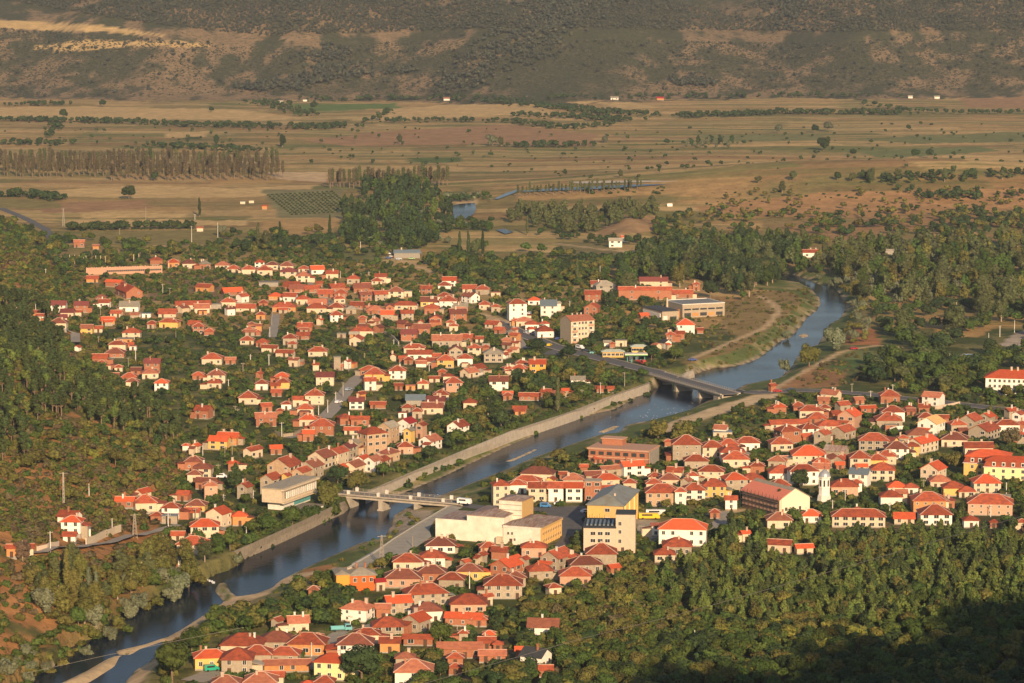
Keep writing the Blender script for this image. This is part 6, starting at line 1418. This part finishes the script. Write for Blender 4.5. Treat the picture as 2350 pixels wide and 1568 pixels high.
scatter([(-60,700),(110,705),(160,790),(120,830),(-60,830)], 260, [('stem', 'dkpine', 3), ('pine', 'dkpine', 1)], 'pine stand left', (.75, 1.1)); scatter([(-60,820),(150,830),(320,930),(430,1000),(400,1035),(280,1000),(120,960),(-60,1040)], 300, [('stem', 'dkpine', 3), ('stem', 'pine', 1)], 'pine stand left', (.7, 1.0)); scatter([(-60,980),(50,990),(60,1060),(-60,1075)], 60, [('stem', 'dkpine', 1)], 'pine stand left', (.8, 1.1))
scatter([(-80,1180),(430,1180),(430,1320),(-80,1480)], 500, [('bush', 'olive', 3), ('bush', 'brown', 3), ('bush', 'green', 2)], 'left slope', (.7, 1.5)); scatter([(60,1260),(380,1260),(400,1330),(330,1362),(235,1400),(190,1450),(60,1420)], 150, [('broad', 'olive', 3), ('broad', 'green', 2), ('tall', 'olive', 2), ('tall', 'poplar', 1)], 'river bend trees', (.45, .7), hide=.25, keepout=[(120,1240),(300,1240),(300,1272),(120,1285)]); along([(150,1485),(230,1425),(330,1372),(430,1325),(470,1305)], 46, [('broad', 'olive', 3), ('broad', 'green', 3), ('willow', 'silver', 2), ('tall', 'olive', 1)], 'river bend trees', 3.5, (.55, .9)); along([(0,1560),(80,1530),(140,1490)], 16, [('willow', 'silver', 2), ('broad', 'green', 2)], 'river bend trees', 3, (.4, .7))
scatter([(-30,1440),(120,1440),(110,1560),(-30,1600)], 80, [('broad', 'olive', 2), ('broad', 'green', 1), ('bush', 'green', 2)], 'river bend trees', (.4, .7))
# pine wood at the right, scrub and near trees
PW = [(1490,1290),(1700,1205),(1800,1198),(2500,1190),(2500,1445),(2100,1452),(1900,1440),(1700,1440),(1560,1400),(1480,1340)]
scatter(PW, 2300, [('pine', 'pine', 5), ('pine', 'dkpine', 3.5), ('broad', 'olive', 1.6), ('broad', 'green', 1.4), ('broad', 'yellow', .5)], 'pine wood', (.45, 1.08), hide=.8, clump=.27, cscale=12)
scatter([(1200,1400),(1480,1290),(1560,1400),(1720,1450),(1600,1500),(1200,1568)], 420, [('broad', 'olive', 4), ('broad', 'green', 3), ('broad', 'yellow', .8), ('broad', 'brown', .3)], 'near scrub', (.45, .8), hide=.5, clump=.36, cscale=14); scatter([(1200,1400),(1480,1290),(1560,1400),(1720,1450),(1600,1500),(1200,1568)], 900, [('bush', 'olive', 4), ('bush', 'brown', 1), ('bush', 'green', 2)], 'near scrub', (.8, 1.6), hide=.7)
scatter([(980,1500),(1200,1470),(1500,1480),(1700,1450),(2500,1420),(2500,1650),(800,1680),(980,1568)], 1300, [('broad', 'green', 5), ('broad', 'dark', 3), ('broad', 'yellow', 1.2), ('broad', 'olive', 2)], 'near wood', (.6, 1.05), hide=.4)
# river woods
scatter([(780,480),(860,420),(960,425),(1040,480),(1030,560),(940,575),(780,560)], 260, [('tall', 'dark', 3), ('tall', 'green', 1), ('willow', 'silver', 1)], 'river wood', (.6, .85)); scatter([(1170,480),(1300,490),(1500,480),(1520,500),(1400,520),(1340,545),(1230,530),(1160,510)], 150, [('tall', 'poplar', 3), ('willow', 'green', 1)], 'river wood', (.45, .75))
scatter([(1420,600),(1500,570),(1700,560),(1850,570),(1850,625),(1740,665),(1600,650),(1420,650)], 330, [('tall', 'green', 3), ('tall', 'dark', 3), ('tall', 'poplar', 2)], 'river wood', (.6, .95)); scatter([(1640,600),(1780,580),(1820,600),(1745,680),(1690,685),(1610,640)], 60, [('tall', 'dark', 3), ('tall', 'poplar', 2)], 'river wood', (.75, 1.0))
scatter([(1870,590),(2050,560),(2500,560),(2500,690),(2250,710),(2160,700),(2050,700),(1960,700),(1940,650),(1860,620)], 620, [('tall', 'poplar', 3), ('willow', 'silver', 3), ('tall', 'green', 2), ('tall', 'olive', 1), ('willow', 'green', 1)], 'right river wood', (.6, .95), hide=.2); scatter([(2000,700),(2250,700),(2500,690),(2500,760),(2300,740),(2200,780),(2020,775)], 110, [('broad', 'dark', 3), ('tall', 'poplar', 1), ('broad', 'green', 2)], 'right river wood', (.8, 1.3), hide=.3)
scatter([(1500,500),(1700,480),(1900,500),(1950,540),(2100,560),(1950,585),(1700,565),(1500,540)], 380, [('broad', 'green', 3), ('broad', 'olive', 3), ('broad', 'dark', 2)], 'rise scrub', (.6, 1.1), clump=.50); scatter([(1900,500),(2100,480),(2500,490),(2500,550),(2100,545),(1900,530)], 300, [('broad', 'dark', 3), ('broad', 'olive', 2)], 'rise scrub', (.7, 1.2), clump=.49)
scatter([(2350,740),(2500,740),(2500,900),(2350,880)], 40, VG, 'right park', (1, 1.4)); scatter([(1980,800),(2180,780),(2350,830),(2450,850),(2300,850),(2260,900),(2130,905),(1990,880)], 130, [('broad', 'dark', 3), ('broad', 'green', 3), ('broad', 'poplar', 1)], 'right park', (1.0, 1.6), keepout=[(2180,800),(2270,800),(2270,840),(2180,840)], hide=.3); scatter([(2060,880),(2250,860),(2420,900),(2400,925),(2250,915),(2050,905)], 60, [('broad', 'olive', 2), ('broad', 'green', 3)], 'right park', (.8, 1.1), hide=.5)
scatter([(1030,590),(1130,560),(1400,600),(1400,650),(1130,645),(1000,620)], 140, VG, 'river wood', (.8, 1.3), clump=.4)
scatter([(500,540),(800,530),(1000,570),(990,600),(700,560),(500,575)], 70, VG, 'orchards above village', (.7, 1.2))
scatter([(0,505),(60,520),(120,545),(330,560),(330,600),(140,640),(60,560),(-60,540)], 170, VG, 'left slope', (.7, 1.2))
for cx in range(10, 650, 9): single(cx + rnd.uniform(-3, 3), 402 + rnd.uniform(-4, 6) + (8 if cx > 250 else 0), 'planted', 'brown', rnd.uniform(.9, 1.15), zone='poplar plantation')
for cx in range(0, 640, 11): single(cx + rnd.uniform(-3, 3), 392 + rnd.uniform(-4, 4) + (6 if cx > 300 else 0), 'planted', 'reddish', rnd.uniform(1, 1.25), zone='poplar plantation')
for cx in range(-5, 640, 10): single(cx + rnd.uniform(-4, 4), 384 + rnd.uniform(-4, 4), 'planted', 'poplar' if rnd.random() < .5 else 'reddish', rnd.uniform(1, 1.3), zone='poplar plantation')
for q in range(60): single(rnd.uniform(1015, 1130), rnd.choice([516, 522, 455, 462, 530]) + rnd.uniform(-4, 4), rnd.choice(['broad', 'broad', 'willow']), rnd.choice(['dark', 'green', 'silver']), rnd.uniform(.6, 1.0), zone='river wood')
for q in range(26): single(rnd.uniform(1190, 1560), rnd.uniform(430, 446), 'bush', 'dark', rnd.uniform(.8, 1.6), zone='river wood')
for cx in range(755, 1030, 9): single(cx + rnd.uniform(-3, 3), 432 + rnd.uniform(-4, 3) - (cx - 755) * .03, 'planted', 'reddish' if rnd.random() < .4 else 'poplar', rnd.uniform(.95, 1.3), zone='poplar row')
for cx in range(1190, 1475, 9): single(cx + rnd.uniform(-3, 3), 451 + rnd.uniform(-2, 3) - (cx - 1190) * .05, 'planted', 'poplar', rnd.uniform(.55, .8), zone='young poplars')
for u, v, k, c, s, lab in (
 (458,497,'column','dark',.85,'lone dark columnar cypress in the left fields'),(592,568,'column','poplar',1.0,'leftmost of three slim poplars before the orchard'),(610,570,'tall','poplar',.8,'broad feathery poplar between two slim poplars before the orchard'),(643,565,'column','dark',1.0,'slim dark poplar right of the feathery one before the orchard'),(757,545,'column','dark',.95,'slim dark poplar below the right end of the orchard'),
 (1055,590,'column','dark',1.0,'leftmost dark poplar of the clump below the small lake'),(1075,592,'column','dark',1.05,'second dark poplar of the clump below the small lake'),(1092,590,'tall','poplar',.8,'broad poplar in the clump below the small lake'),(1108,588,'column','dark',1.0,'rightmost dark poplar of the clump below the small lake'),(1325,650,'column','poplar',.9,'isolated tall poplar above the white blocks'),(1280,945,'column','poplar',.9,'tall columnar poplar in the gardens behind the flood wall'),(1210,540,'column','poplar',.85,'slim poplar right of the far river pool'),
 (1445,680,'tall','poplar',.95,'large feathery poplar left of the rusty-roofed shed'),(1560,660,'tall','olive',.95,'huge round poplar behind the brick factory wall'),(1500,655,'tall','poplar',.8,'poplar between the shed and the huge round poplar'),(1705,690,'broad','green',.95,'single dark tree on the meadow by the track'),(1630,685,'broad','dark',1.8,'big round dark tree right of the long brick wall'),(1480,705,'broad','dark',1.0,'dark tree before the middle of the long brick wall'),(1510,712,'broad','dark',.75,'small dark tree before the right part of the long brick wall'),(1405,705,'tall','dark',.75,'tall dark tree before the left end of the long brick wall'),
 (1915,805,'willow','silver',1.7,'largest silver willow on the right bank upstream of the bridge'),(1857,842,'willow','olive',1.5,'olive green willow clump on the right bank'),(1800,858,'willow','silver',1.0,'small silver willow close to the upper bridge'),(1805,778,'willow','silver',.65,'small round willow on the left bank meadow edge'),(1822,742,'broad','olive',.6,'small olive bush tree at the meadow corner by the river'),(1235,812,'broad','dark',1.35,'big round tree at the road fork'),(1305,825,'broad','dark',1.2,'round dark tree beside the main road below the flats'),(1365,795,'broad','dark',1.35,'dark tree touching the right side of the flats'),(1495,828,'broad','dark',1.3,'dark tree right of the filling station'),(1550,830,'broad','green',1.3,'wide green tree between filling station and river track'),(1500,800,'broad','green',1.2,'green tree behind the filling station'),
 (755,1168,'willow','olive',1.35,'large olive-brown willow at the left end of the lower bridge'),(820,1130,'broad','olive',1.45,'broad brownish tree behind the left end of the lower bridge'),(775,1115,'broad','dark',1.4,'dark tree behind the two riverside trees'),(985,1060,'broad','dark',1.1,'round dark tree close to the flood wall'),(880,1095,'broad','green',1.0,'green tree on the river side of the old street'),(1120,960,'tall','dark',.7,'tall dark tree mass left of the poplar behind the flood wall'),(1150,985,'broad','dark',1.5,'wide dark tree right behind the flood wall'),
 (540,1130,'pine','dkpine',1.6,'dark narrow conifer beside the grey gabled house'),(1325,1262,'pine','dkpine',.95,'dark young spruce on the theatre square'),(100,1408,'willow','silver',1.15,'large silvery round tree at the foot of the bare slope'),(210,1440,'willow','silver',.95,'silver tree hanging over the dark river bend'),(410,1362,'willow','silver',.95,'silvery tree leaning over the river below the slate roof'),(545,1300,'willow','silver',.55,'small silvery tree on the stone river wall'),(20,1560,'willow','silver',.75,'silver bush tree in the bottom left corner'),(105,1545,'willow','silver',.5,'small silver bush beside the bottom left water edge'),
 (155,1375,'column','olive',.95,'tallest olive poplar on the river bend slope'),(172,1385,'tall','olive',.75,'broad olive poplar beside the tallest one on the bend'),(205,1400,'column','silver',.8,'pale slim poplar on the river bend slope'),(222,1402,'column','silver',.75,'second pale slim poplar on the river bend slope'),(270,1380,'tall','olive',.6,'pale-stemmed tree in the middle of the river bend wood'),(327,1348,'tall','olive',.55,'white-stemmed tree leaning on the river bend'),(135,1400,'tall','olive',.6,'low forked tree left of the olive poplars'),(75,1345,'broad','olive',1.1,'wide olive tree at the upper edge of the bend wood'),(300,1370,'broad','olive',1.0,'olive tree at the water edge of the bend'),(350,1350,'broad','green',.9,'green tree at the water edge beside the silvery one'),(240,1410,'broad','olive',1.0,'olive tree low over the bend water'),(180,1440,'broad','green',1.1,'green tree over the darkest water'),(470,1290,'tall','poplar',.6,'tall thin tree right of the slate-roofed house'),(455,1250,'broad','green',.9,'dark green tree above the stone river wall'),(500,1268,'broad','green',1.0,'round green tree on top of the stone river wall'),
 (52,1290,'tall','bare',.55,'dead brown tree in front of the orange-walled house'),(265,1070,'broad','olive',1.1,'round olive oak standing out on the left slope'),(1565,1020,'willow','olive',1.5,'wide yellowish willow behind the unfinished building'),(1510,1012,'willow','olive',1.2,'yellowish willow beside the tall grey house'),(2195,1085,'broad','olive',1.4,'olive-brown tree left of the mansard hotel'),(2320,1030,'broad','brown',1.5,'dark brown tree behind the mansard hotel'),(1790,1180,'pine','dkpine',1.3,'dark conifer between church front and bell tower'),(1835,1120,'broad','dark',1.2,'dark tree group behind the bell tower'),(395,1568,'broad','green',2.0,'large dark tree beside the bottom river path'),(1010,1480,'broad','green',1.2,'tree among red sheds in the lower village'),(830,1570,'broad','dark',1.9,'big dark tree beside the house with finial'),(440,1500,'broad','green',1.3,'green tree on the river path bend'),
 (497,334,'tall','dark',.75,'dark round tree on the plain above the plantation'),(648,338,'tall','dark',.85,'tall dark tree right of it on the plain'),(918,330,'tall','poplar',.75,'slim tree on the red field'),(1130,335,'willow','silver',1.6,'pale grove on the red field'),(1150,335,'tall','poplar',.7,'taller tree of the pale grove on the red field'),(1890,346,'willow','dark',1.9,'large spreading tree on the right meadow'),(1957,359,'broad','dark',1.2,'small dark tree below the large spreading one'),(2101,365,'broad','dark',1.35,'left of two round trees on the right meadow'),(2133,364,'broad','dark',1.5,'right of two round trees on the right meadow'),(1787,306,'broad','silver',1.6,'pale tree at the left of the meadow row'),(1870,305,'broad','dark',1.5,'dark tree in the meadow row'),(1900,303,'broad','silver',1.9,'widest pale tree in the meadow row'),(2085,300,'broad','dark',1.1,'small dark tree at the right of the meadow row'),(1425,408,'tall','poplar',.5,'slim tree on the plain near the far river'),(1795,444,'tall','poplar',.65,'feathery tree at the left foot of the rise'),(1740,422,'broad','poplar',1.0,'small tree left of the feathery one'),(1820,415,'broad','poplar',1.3,'round tree above the feathery one'),(2000,418,'tall','poplar',.75,'left of the tall pair in the right tree row'),(2060,416,'tall','poplar',.75,'right of the tall pair in the right tree row'),(2168,418,'tall','poplar',.75,'broad tree at the right end of the tree row'),(1922,415,'broad','dark',1.2,'small dark tree at the start of the right tree row'),(1957,417,'broad','poplar',1.2,'small olive tree in the right tree row'),(2300,412,'tall','poplar',.55,'slim tree near the right edge of the plain'),(296,458,'broad','dark',1.9,'dark round tree in the left stubble fields'),(509,542,'willow','silver',1.1,'silver tree in the fields near the village'),(355,415,'broad','dark',1.3,'dark bush tree before the poplar plantation'),(145,272,'broad','dark',1.8,'dark tree in the far left hedge'),(485,258,'broad','dark',1.2,'small round tree alone on the far tan field'),(720,252,'broad','dark',1.7,'dark tree at the bright green field edge'),(235,246,'broad','dark',1.6,'dark tree on the far left farm track'),(1388,328,'willow','silver',1.1,'pale bushy tree left of the central grove'),(1530,333,'broad','dark',1.1,'small dark tree between the pale one and the grove')): single(u, v, k, c, s, lab)
for i in range(16): single(1570 + i * 8 + rnd.uniform(-3, 3), 338 + rnd.uniform(-8, 5), 'tall' if i % 3 else 'willow', 'silver' if i % 2 else 'dark', rnd.uniform(.5, .75), zone='central grove')
# hedgerows, plain scrub, orchard, gully woods
HB = [('broad', 'dark', 4), ('broad', 'dkpine', 2), ('bush', 'dark', 2)]
for P, n, w in (([(-60,276),(150,280),(300,284),(430,290),(560,292),(700,296),(800,293)], 420, 9), ([(560,240),(600,238),(660,254),(710,267)], 90, 9), ([(1110,232),(1200,242),(1300,252),(1400,262),(1500,266)], 300, 12), ([(1200,268),(1300,270),(1380,276),(1430,280)], 160, 10), ([(830,282),(1000,279),(1180,283),(1300,297),(1400,290)], 170, 6), ([(1560,270),(1700,266),(1800,261),(2000,262),(2060,264)], 320, 9), ([(2050,256),(2200,262),(2400,262)], 60, 5), ([(0,332),(150,333)], 50, 6), ([(345,338),(450,342),(600,350)], 90, 8), ([(-20,452),(60,452),(140,460)], 70, 4), ([(170,529),(300,527),(430,525)], 80, 2.5), ([(0,244),(150,242)], 40, 6), ([(700,232),(900,230),(1100,228)], 80, 6), ([(1250,226),(1500,226),(1800,222),(2050,224)], 150, 7), ([(1175,338),(1350,336)], 60, 5), ([(110,318),(125,300),(140,290)], 25, 4), ([(860,278),(900,258)], 20, 4), ([(1950,415),(2150,412),(2350,405)], 70, 6), ([(1970,240),(2150,262)], 24, 5), ([(1620,612),(1500,560),(1380,560),(1250,540)], 80, 6), ([(1300,605),(1380,600)], 20, 5), ([(2100,450),(2200,455),(2350,450)], 50, 6), ([(560,570),(700,560),(780,565)], 40, 5)): along(P, n, HB, 'hedgerow', w)
scatter([(-50,300),(2400,285),(2400,420),(1700,430),(1200,410),(-50,330)], 380, HB, 'plain scrub', (.35, .9), check=False); scatter([(1640,440),(2400,430),(2400,470),(1900,500),(1600,500)], 200, [('bush', 'dark', 2), ('broad', 'olive', 1)], 'plain scrub', (.5, 1.0), check=False)
for r_ in range(15):
    for c_ in range(13):
        a = r_ / 14; u = 615 + r_ * 11.8 + c_ * 4.6 - a * 20; v = 449 - a * 8 + c_ * 3.7
        if u < 792 - c_ * 1.5: single(u, v, 'bush', 'dark', .8, zone='orchard')
for P, n, w in (([(1055,205),(1075,170),(1120,140),(1170,110),(1220,80),(1265,40),(1320,10),(1400,-20)], 900, 26), ([(560,206),(640,200),(700,188),(780,168),(830,160)], 260, 12), ([(690,132),(740,130),(790,124)], 90, 9), ([(1555,193),(1590,190),(1630,194)], 90, 8), ([(900,166),(945,165)], 40, 6), ([(1800,60),(1815,30),(1830,0)], 120, 12)): along(P, n, [('broad', 'hill_dark', 4), ('broad', 'hill', 1)], 'gully wood', w, (.8, 1.4))
scatter([(-60,60),(600,110),(1175,90),(1900,100),(2420,60),(2420,205),(1175,215),(-60,225)], 26000, [('bush', 'hill', 5), ('bush', 'hill_dark', 3), ('broad', 'hill_dark', .35)], 'hill scrub', (.45, 1.1), check=False, clump=.20, cscale=40)
scatter([(-60,-10),(500,-10),(1175,-10),(2420,-10),(2420,70),(1900,75),(1175,65),(600,85),(300,50)], 13000, [('broad', 'hill_dark', 4), ('broad', 'hill', 2)], 'hill wood', (.45, .85), check=False, clump=.30, cscale=90)
along([(530,1262),(600,1232),(680,1195),(760,1158)], 60, [('bush', 'green', 3), ('bush', 'dark', 2), ('broad', 'green', .6)], 'river bank', 1.6, (.7, 1.3)); along([(900,1098),(1062,1030),(1250,962),(1480,878)], 90, [('bush', 'green', 3), ('bush', 'dark', 2)], 'river bank', 3, (.6, 1.2))
# reeds and bushes on the river banks
scatter([(230,1460),(300,1420),(420,1400),(700,1330),(830,1260),(930,1180),(1000,1160),(1200,1090),(1500,990),(1600,945),(1640,925),(1500,980),(1200,1080),(900,1240),(700,1330),(350,1550)], 700, [('bush', 'green', 3), ('bush', 'olive', 3), ('bush', 'yellow', 1)], 'river bank', (.4, .9)); scatter([(860,1125),(1000,1080),(1300,945),(1495,885),(1500,900),(1350,960),(1100,1060),(900,1135)], 260, [('bush', 'olive', 3), ('bush', 'green', 2)], 'river bank', (.4, .8)); scatter([(1120,1105),(1330,1045),(1420,1005),(1500,1000),(1400,1040),(1280,1085)], 260, [('bush', 'olive', 3), ('bush', 'green', 2), ('broad', 'olive', .3)], 'river bank', (.5, 1.1))
scatter([(1560,850),(1700,780),(1850,660),(1880,690),(1830,745),(1740,820),(1600,860)], 300, [('bush', 'brown', 2), ('bush', 'olive', 3), ('bush', 'green', 3)], 'river bank', (.5, 1.0)); scatter([(1600,700),(1740,665),(1850,668),(1800,760),(1600,830)], 260, [('bush', 'brown', 2), ('bush', 'olive', 3), ('bush', 'green', 1)], 'river bank', (.4, .9)); scatter([(1780,890),(1900,820),(2000,800),(2060,830),(1990,880)], 120, [('bush', 'brown', 2), ('bush', 'olive', 2)], 'river bank', (.5, 1.0)); scatter([(1870,640),(1960,690),(1950,760),(1900,790),(1990,790),(2000,700),(1900,630)], 60, [('willow', 'silver', 2), ('broad', 'olive', 2)], 'right river wood', (.5, .9))
for _ in range(1500):
    y = rnd.uniform(300, 640); x = rnd.uniform(.2, .62) * y
    TREES.append((*rnd.choice([('bush', 'olive'), ('bush', 'green'), ('broad', 'green'), ('broad', 'olive')]), x, y, float(H(x, y)), rnd.uniform(.5, 1.1), 'shoulder', None))
along([(0,1575),(80,1535),(150,1490),(240,1425)], 60, [('bush', 'green', 3), ('bush', 'olive', 3)], 'river bank', 2.5, (.7, 1.4))
TREES = [t for t in TREES if t[6] != 'hill scrub' or rnd.random() < .12 + max(0, t[3] - 4230) / 420]
# choose which stand as trees of their own: those that show largest, up to the limits per kind
KN = {'broad': ('broadleaf_tree', 'tree', 300), 'tall': ('poplar_tree', 'poplar', 170), 'column': ('columnar_poplar', 'poplar', 40), 'planted': ('plantation_poplar', 'plantation poplar', 260), 'pine': ('pine_tree', 'pine', 270), 'stem': ('tall_pine', 'tall pine', 150), 'willow': ('willow_tree', 'willow', 90), 'bush': ('shrub', 'shrub', 150)}
CNM = {'green': 'green', 'dark': 'dark green', 'olive': 'olive', 'yellow': 'yellow-green', 'silver': 'silvery', 'pine': 'mid-green', 'dkpine': 'dark', 'poplar': 'grey-green', 'reddish': 'reddish', 'brown': 'brownish', 'bare': 'bare brown'}
KW = {'broad': 'leafy tree', 'tall': 'tall poplar', 'column': 'columnar poplar', 'planted': 'bare-stemmed poplar', 'pine': 'pine', 'stem': 'long-stemmed pine', 'willow': 'willow', 'bush': 'shrub'}
ZW = {'left village': None, 'right village': None, 'orchards above village': 'on the far village edge', 'gardens behind wall': 'behind the flood wall', 'river thicket': 'in the thicket by the river path', 'left slope': 'on the left hillside', 'pine stand left': 'in the left hillside pine stand', 'river bend trees': 'on the river bend slope', 'pine wood': 'in the right hand pine wood', 'near scrub': 'in the scrub below the village', 'near wood': 'in the shaded wood at the bottom', 'river wood': 'in the river wood', 'right river wood': 'in the wood right of the river', 'rise scrub': 'on the dry rise', 'right park': 'in the park near the pool', 'poplar plantation': 'in the left poplar plantation', 'poplar row': 'behind the orchard', 'young poplars': 'by the far river', 'central grove': 'in the pale grove on the plain', 'hedgerow': 'in a hedgerow on the plain', 'plain scrub': 'on the plain', 'river bank': 'on the river bank', 'gully wood': 'in the far gully', 'hill scrub': 'on the far hills', 'hill wood': 'on the far hills', 'orchard': 'in the orchard', 'plain': 'on the plain'}
SINGLE_ONLY = ('shoulder', 'gully wood', 'hill scrub', 'hill wood', 'hedgerow', 'orchard')
def screen(t): px, py = proj(t[2], t[3], t[4]); return px, py, HT[t[0]] * t[5] * pxm(t[3])
own = set(); TI = []
for k, (nm, cat, lim) in KN.items():
    L = []
    for i, t in enumerate(TREES):
        if t[0] != k or (t[6] in SINGLE_ONLY and not t[7]): continue
        px, py, hp = screen(t)
        if t[7] or (4 < px < 2346 and py - hp * .3 > 0 and py - hp < 1560): L.append((-1e9 if t[7] else -hp * rnd.uniform(.9, 1.1), i))
    L.sort(); own |= {i for _, i in L[:lim]}
for i in sorted(own):
    k, c, x, y, z, s, zone, lab = TREES[i]; g = random.Random(i); px, py, hp = screen(TREES[i]); v = g.randrange(4)
    r = thing(KN[k][0], lab or 'x', KN[k][1], (x, y, z), g.uniform(0, 6.28)); r.scale = (s * g.uniform(.9, 1.1), s * g.uniform(.9, 1.1), s)
    link('crown', crown_mesh(k, c, v), r); link('trunk', trunk_mesh(k, v % 2), r)
    if not lab:
        w = ZW.get(zone) or region(px, py); sz = 'big' if s > .95 else 'small' if s < .65 else 'mid-sized'; r['group'] = f'{KN[k][1]}s {w}'; TI.append((r, f'{sz} {CNM[c]} {KW[k]}', w, px))
number(TI)
ZS = {'shoulder': 'shoulder_scrub', 'left village': 'garden_shrubs', 'right village': 'garden_shrubs', 'gardens behind wall': 'garden_shrubs', 'orchards above village': 'garden_shrubs', 'river thicket': 'river_bank_shrubs', 'left slope': 'hillside_scrub', 'pine stand left': 'hillside_scrub', 'river bend trees': 'hillside_scrub', 'pine wood': 'pine_woods', 'near scrub': 'slope_undergrowth', 'near wood': 'slope_undergrowth', 'river wood': 'river_woods', 'right river wood': 'river_woods', 'rise scrub': 'rise_scrub', 'right park': 'river_woods', 'river bank': 'river_bank_shrubs', 'gully wood': 'gully_woods', 'hill scrub': 'far_hill_scrub', 'hill wood': 'far_hill_woods', 'orchard': 'orchard_rows', 'poplar plantation': 'poplar_woods', 'poplar row': 'poplar_woods', 'young poplars': 'poplar_woods'}
B = {}
for i, t in enumerate(TREES):
    if i in own: continue
    s = pxm(t[3]); lod = 1 if s > 3.0 else 2
    if t[6] == 'hill wood' or t[6] == 'hill scrub': lod = 2
    B.setdefault(ZS.get(t[6], 'hedgerow_foliage'), {}).setdefault((t[0], t[1], lod), []).append(t)
for zn, D in B.items():
    VV, FF, MI, TT, mats, base = [], [], [], [], [], 0
    for (k, c, lod), L in D.items():
        if LT[c] not in mats: mats.append(LT[c])
        mi = mats.index(LT[c]); nv = 3 if lod == 1 else 2
        for v in range(nv):
            S = L[v::nv]
            if not S: continue
            tv, tf = TPL[k, lod, v]; A = np.array([[t[2], t[3], t[4], t[5]] for t in S]); n = len(S); an = nr.uniform(0, 6.28, n); cs, sn = np.cos(an)[:, None], np.sin(an)[:, None]; sc = A[:, 3:4]; sw = sc * nr.uniform(.85, 1.2, (n, 1))
            X = (tv[None, :, 0] * cs - tv[None, :, 1] * sn) * sw + A[:, 0:1]; Y = (tv[None, :, 0] * sn + tv[None, :, 1] * cs) * sw + A[:, 1:2]; Z = tv[None, :, 2] * sc + A[:, 2:3] - .15
            VV.append(np.stack([X, Y, Z], -1).reshape(-1, 3)); FF.append((tf[None] + (np.arange(n) * len(tv))[:, None, None]).reshape(-1, 4) + base); MI.append(np.full(n * len(tf), mi)); TT.append(np.repeat(nr.random(n), len(tv))); base += n * len(tv)
            if k in ('stem', 'planted', 'tall', 'column', 'pine') :    # stems
                if LT['bare'] not in mats: mats.append(LT['bare'])
                q = np.array([[.16, 0], [-.08, .14], [-.08, -.14]]); st = np.concatenate([np.c_[q, np.full(3, -1.)], np.c_[q * .6, np.full(3, HT[k] * .6)]]); sf = np.array([[0, 1, 4, 3], [1, 2, 5, 4], [2, 0, 3, 5]])
                P = st[None] * sc[:, :, None] + A[:, None, :3]; VV.append(P.reshape(-1, 3)); FF.append((sf[None] + (np.arange(n) * 6)[:, None, None]).reshape(-1, 4) + base); MI.append(np.full(n * 3, mats.index(LT['bare']))); TT.append(np.full(n * 6, .5)); base += n * 6
    me = mesh_np(zn, np.concatenate(VV), np.concatenate(FF), mats, np.concatenate(MI)); a = me.attributes.new('tint', 'FLOAT', 'POINT'); a.data.foreach_set('value', np.concatenate(TT).astype(np.float32)); link(zn, me, kind='stuff')
print('TREES', len(TREES), 'own', len(own), 'faces', sum(len(m.polygons) for m in bpy.data.meshes), 'objects', len(C.objects))
# ------------------------------------------------------------------ air, light, camera
def haze(dens=.00004):
    b = MB(); b.box(-3400, 3400, -200, 9480, -12, 1250); m = bpy.data.materials.new('haze_air'); N, L = nodes(m); N.remove(N['Principled BSDF']); v = N.new('ShaderNodeVolumePrincipled'); v.inputs['Color'].default_value = (.66, .76, .90, 1); v.inputs['Density'].default_value = dens; v.inputs['Anisotropy'].default_value = .1
    L.new(v.outputs[0], N['Material Output'].inputs['Volume']); b.obj('haze', [m], kind='stuff')
haze()
EL, AZ = 19.0, 13.0          # sun height, and its bearing to the right of straight behind the camera
sc = bpy.context.scene; w = bpy.data.worlds.new('World'); sc.world = w; w.use_nodes = True; N, L = w.node_tree.nodes, w.node_tree.links
sk = N.new('ShaderNodeTexSky'); sk.sky_type = 'NISHITA'; sk.sun_disc = False; sk.sun_elevation = math.radians(EL); sk.sun_rotation = math.radians(180 - AZ); sk.air_density = 1.0; sk.dust_density = 1.5; sk.altitude = 400
bg = N['Background']; bg.inputs['Strength'].default_value = .086; L.new(sk.outputs[0], bg.inputs['Color'])
sd = Vector((math.sin(math.radians(AZ)) * math.cos(math.radians(EL)), -math.cos(math.radians(AZ)) * math.cos(math.radians(EL)), math.sin(math.radians(EL))))
la = bpy.data.lights.new('sun', 'SUN'); la.energy = 5.0; la.angle = math.radians(.5); la.color = (1.0, .715, .44); lo = bpy.data.objects.new('sun', la); C.objects.link(lo); lo.rotation_euler = sd.to_track_quat('Z', 'Y').to_euler()
cd = bpy.data.cameras.new('camera'); co = bpy.data.objects.new('camera', cd); C.objects.link(co); co.location = (0, 0, HC); co.rotation_euler = (math.pi / 2 - PIT, 0, 0); cd.sensor_width = 36; cd.lens = 36 * F / 2350; cd.clip_start = 1; cd.clip_end = 20000; sc.camera = co
sc.view_settings.view_transform = 'Standard'; sc.view_settings.look = 'None'; sc.view_settings.gamma = 1; sc.view_settings.exposure = 0.42
sc.cycles.max_bounces = 5; sc.cycles.diffuse_bounces = 2; sc.cycles.glossy_bounces = 2; sc.cycles.transmission_bounces = 1; sc.cycles.volume_bounces = 0; sc.cycles.use_denoising = True
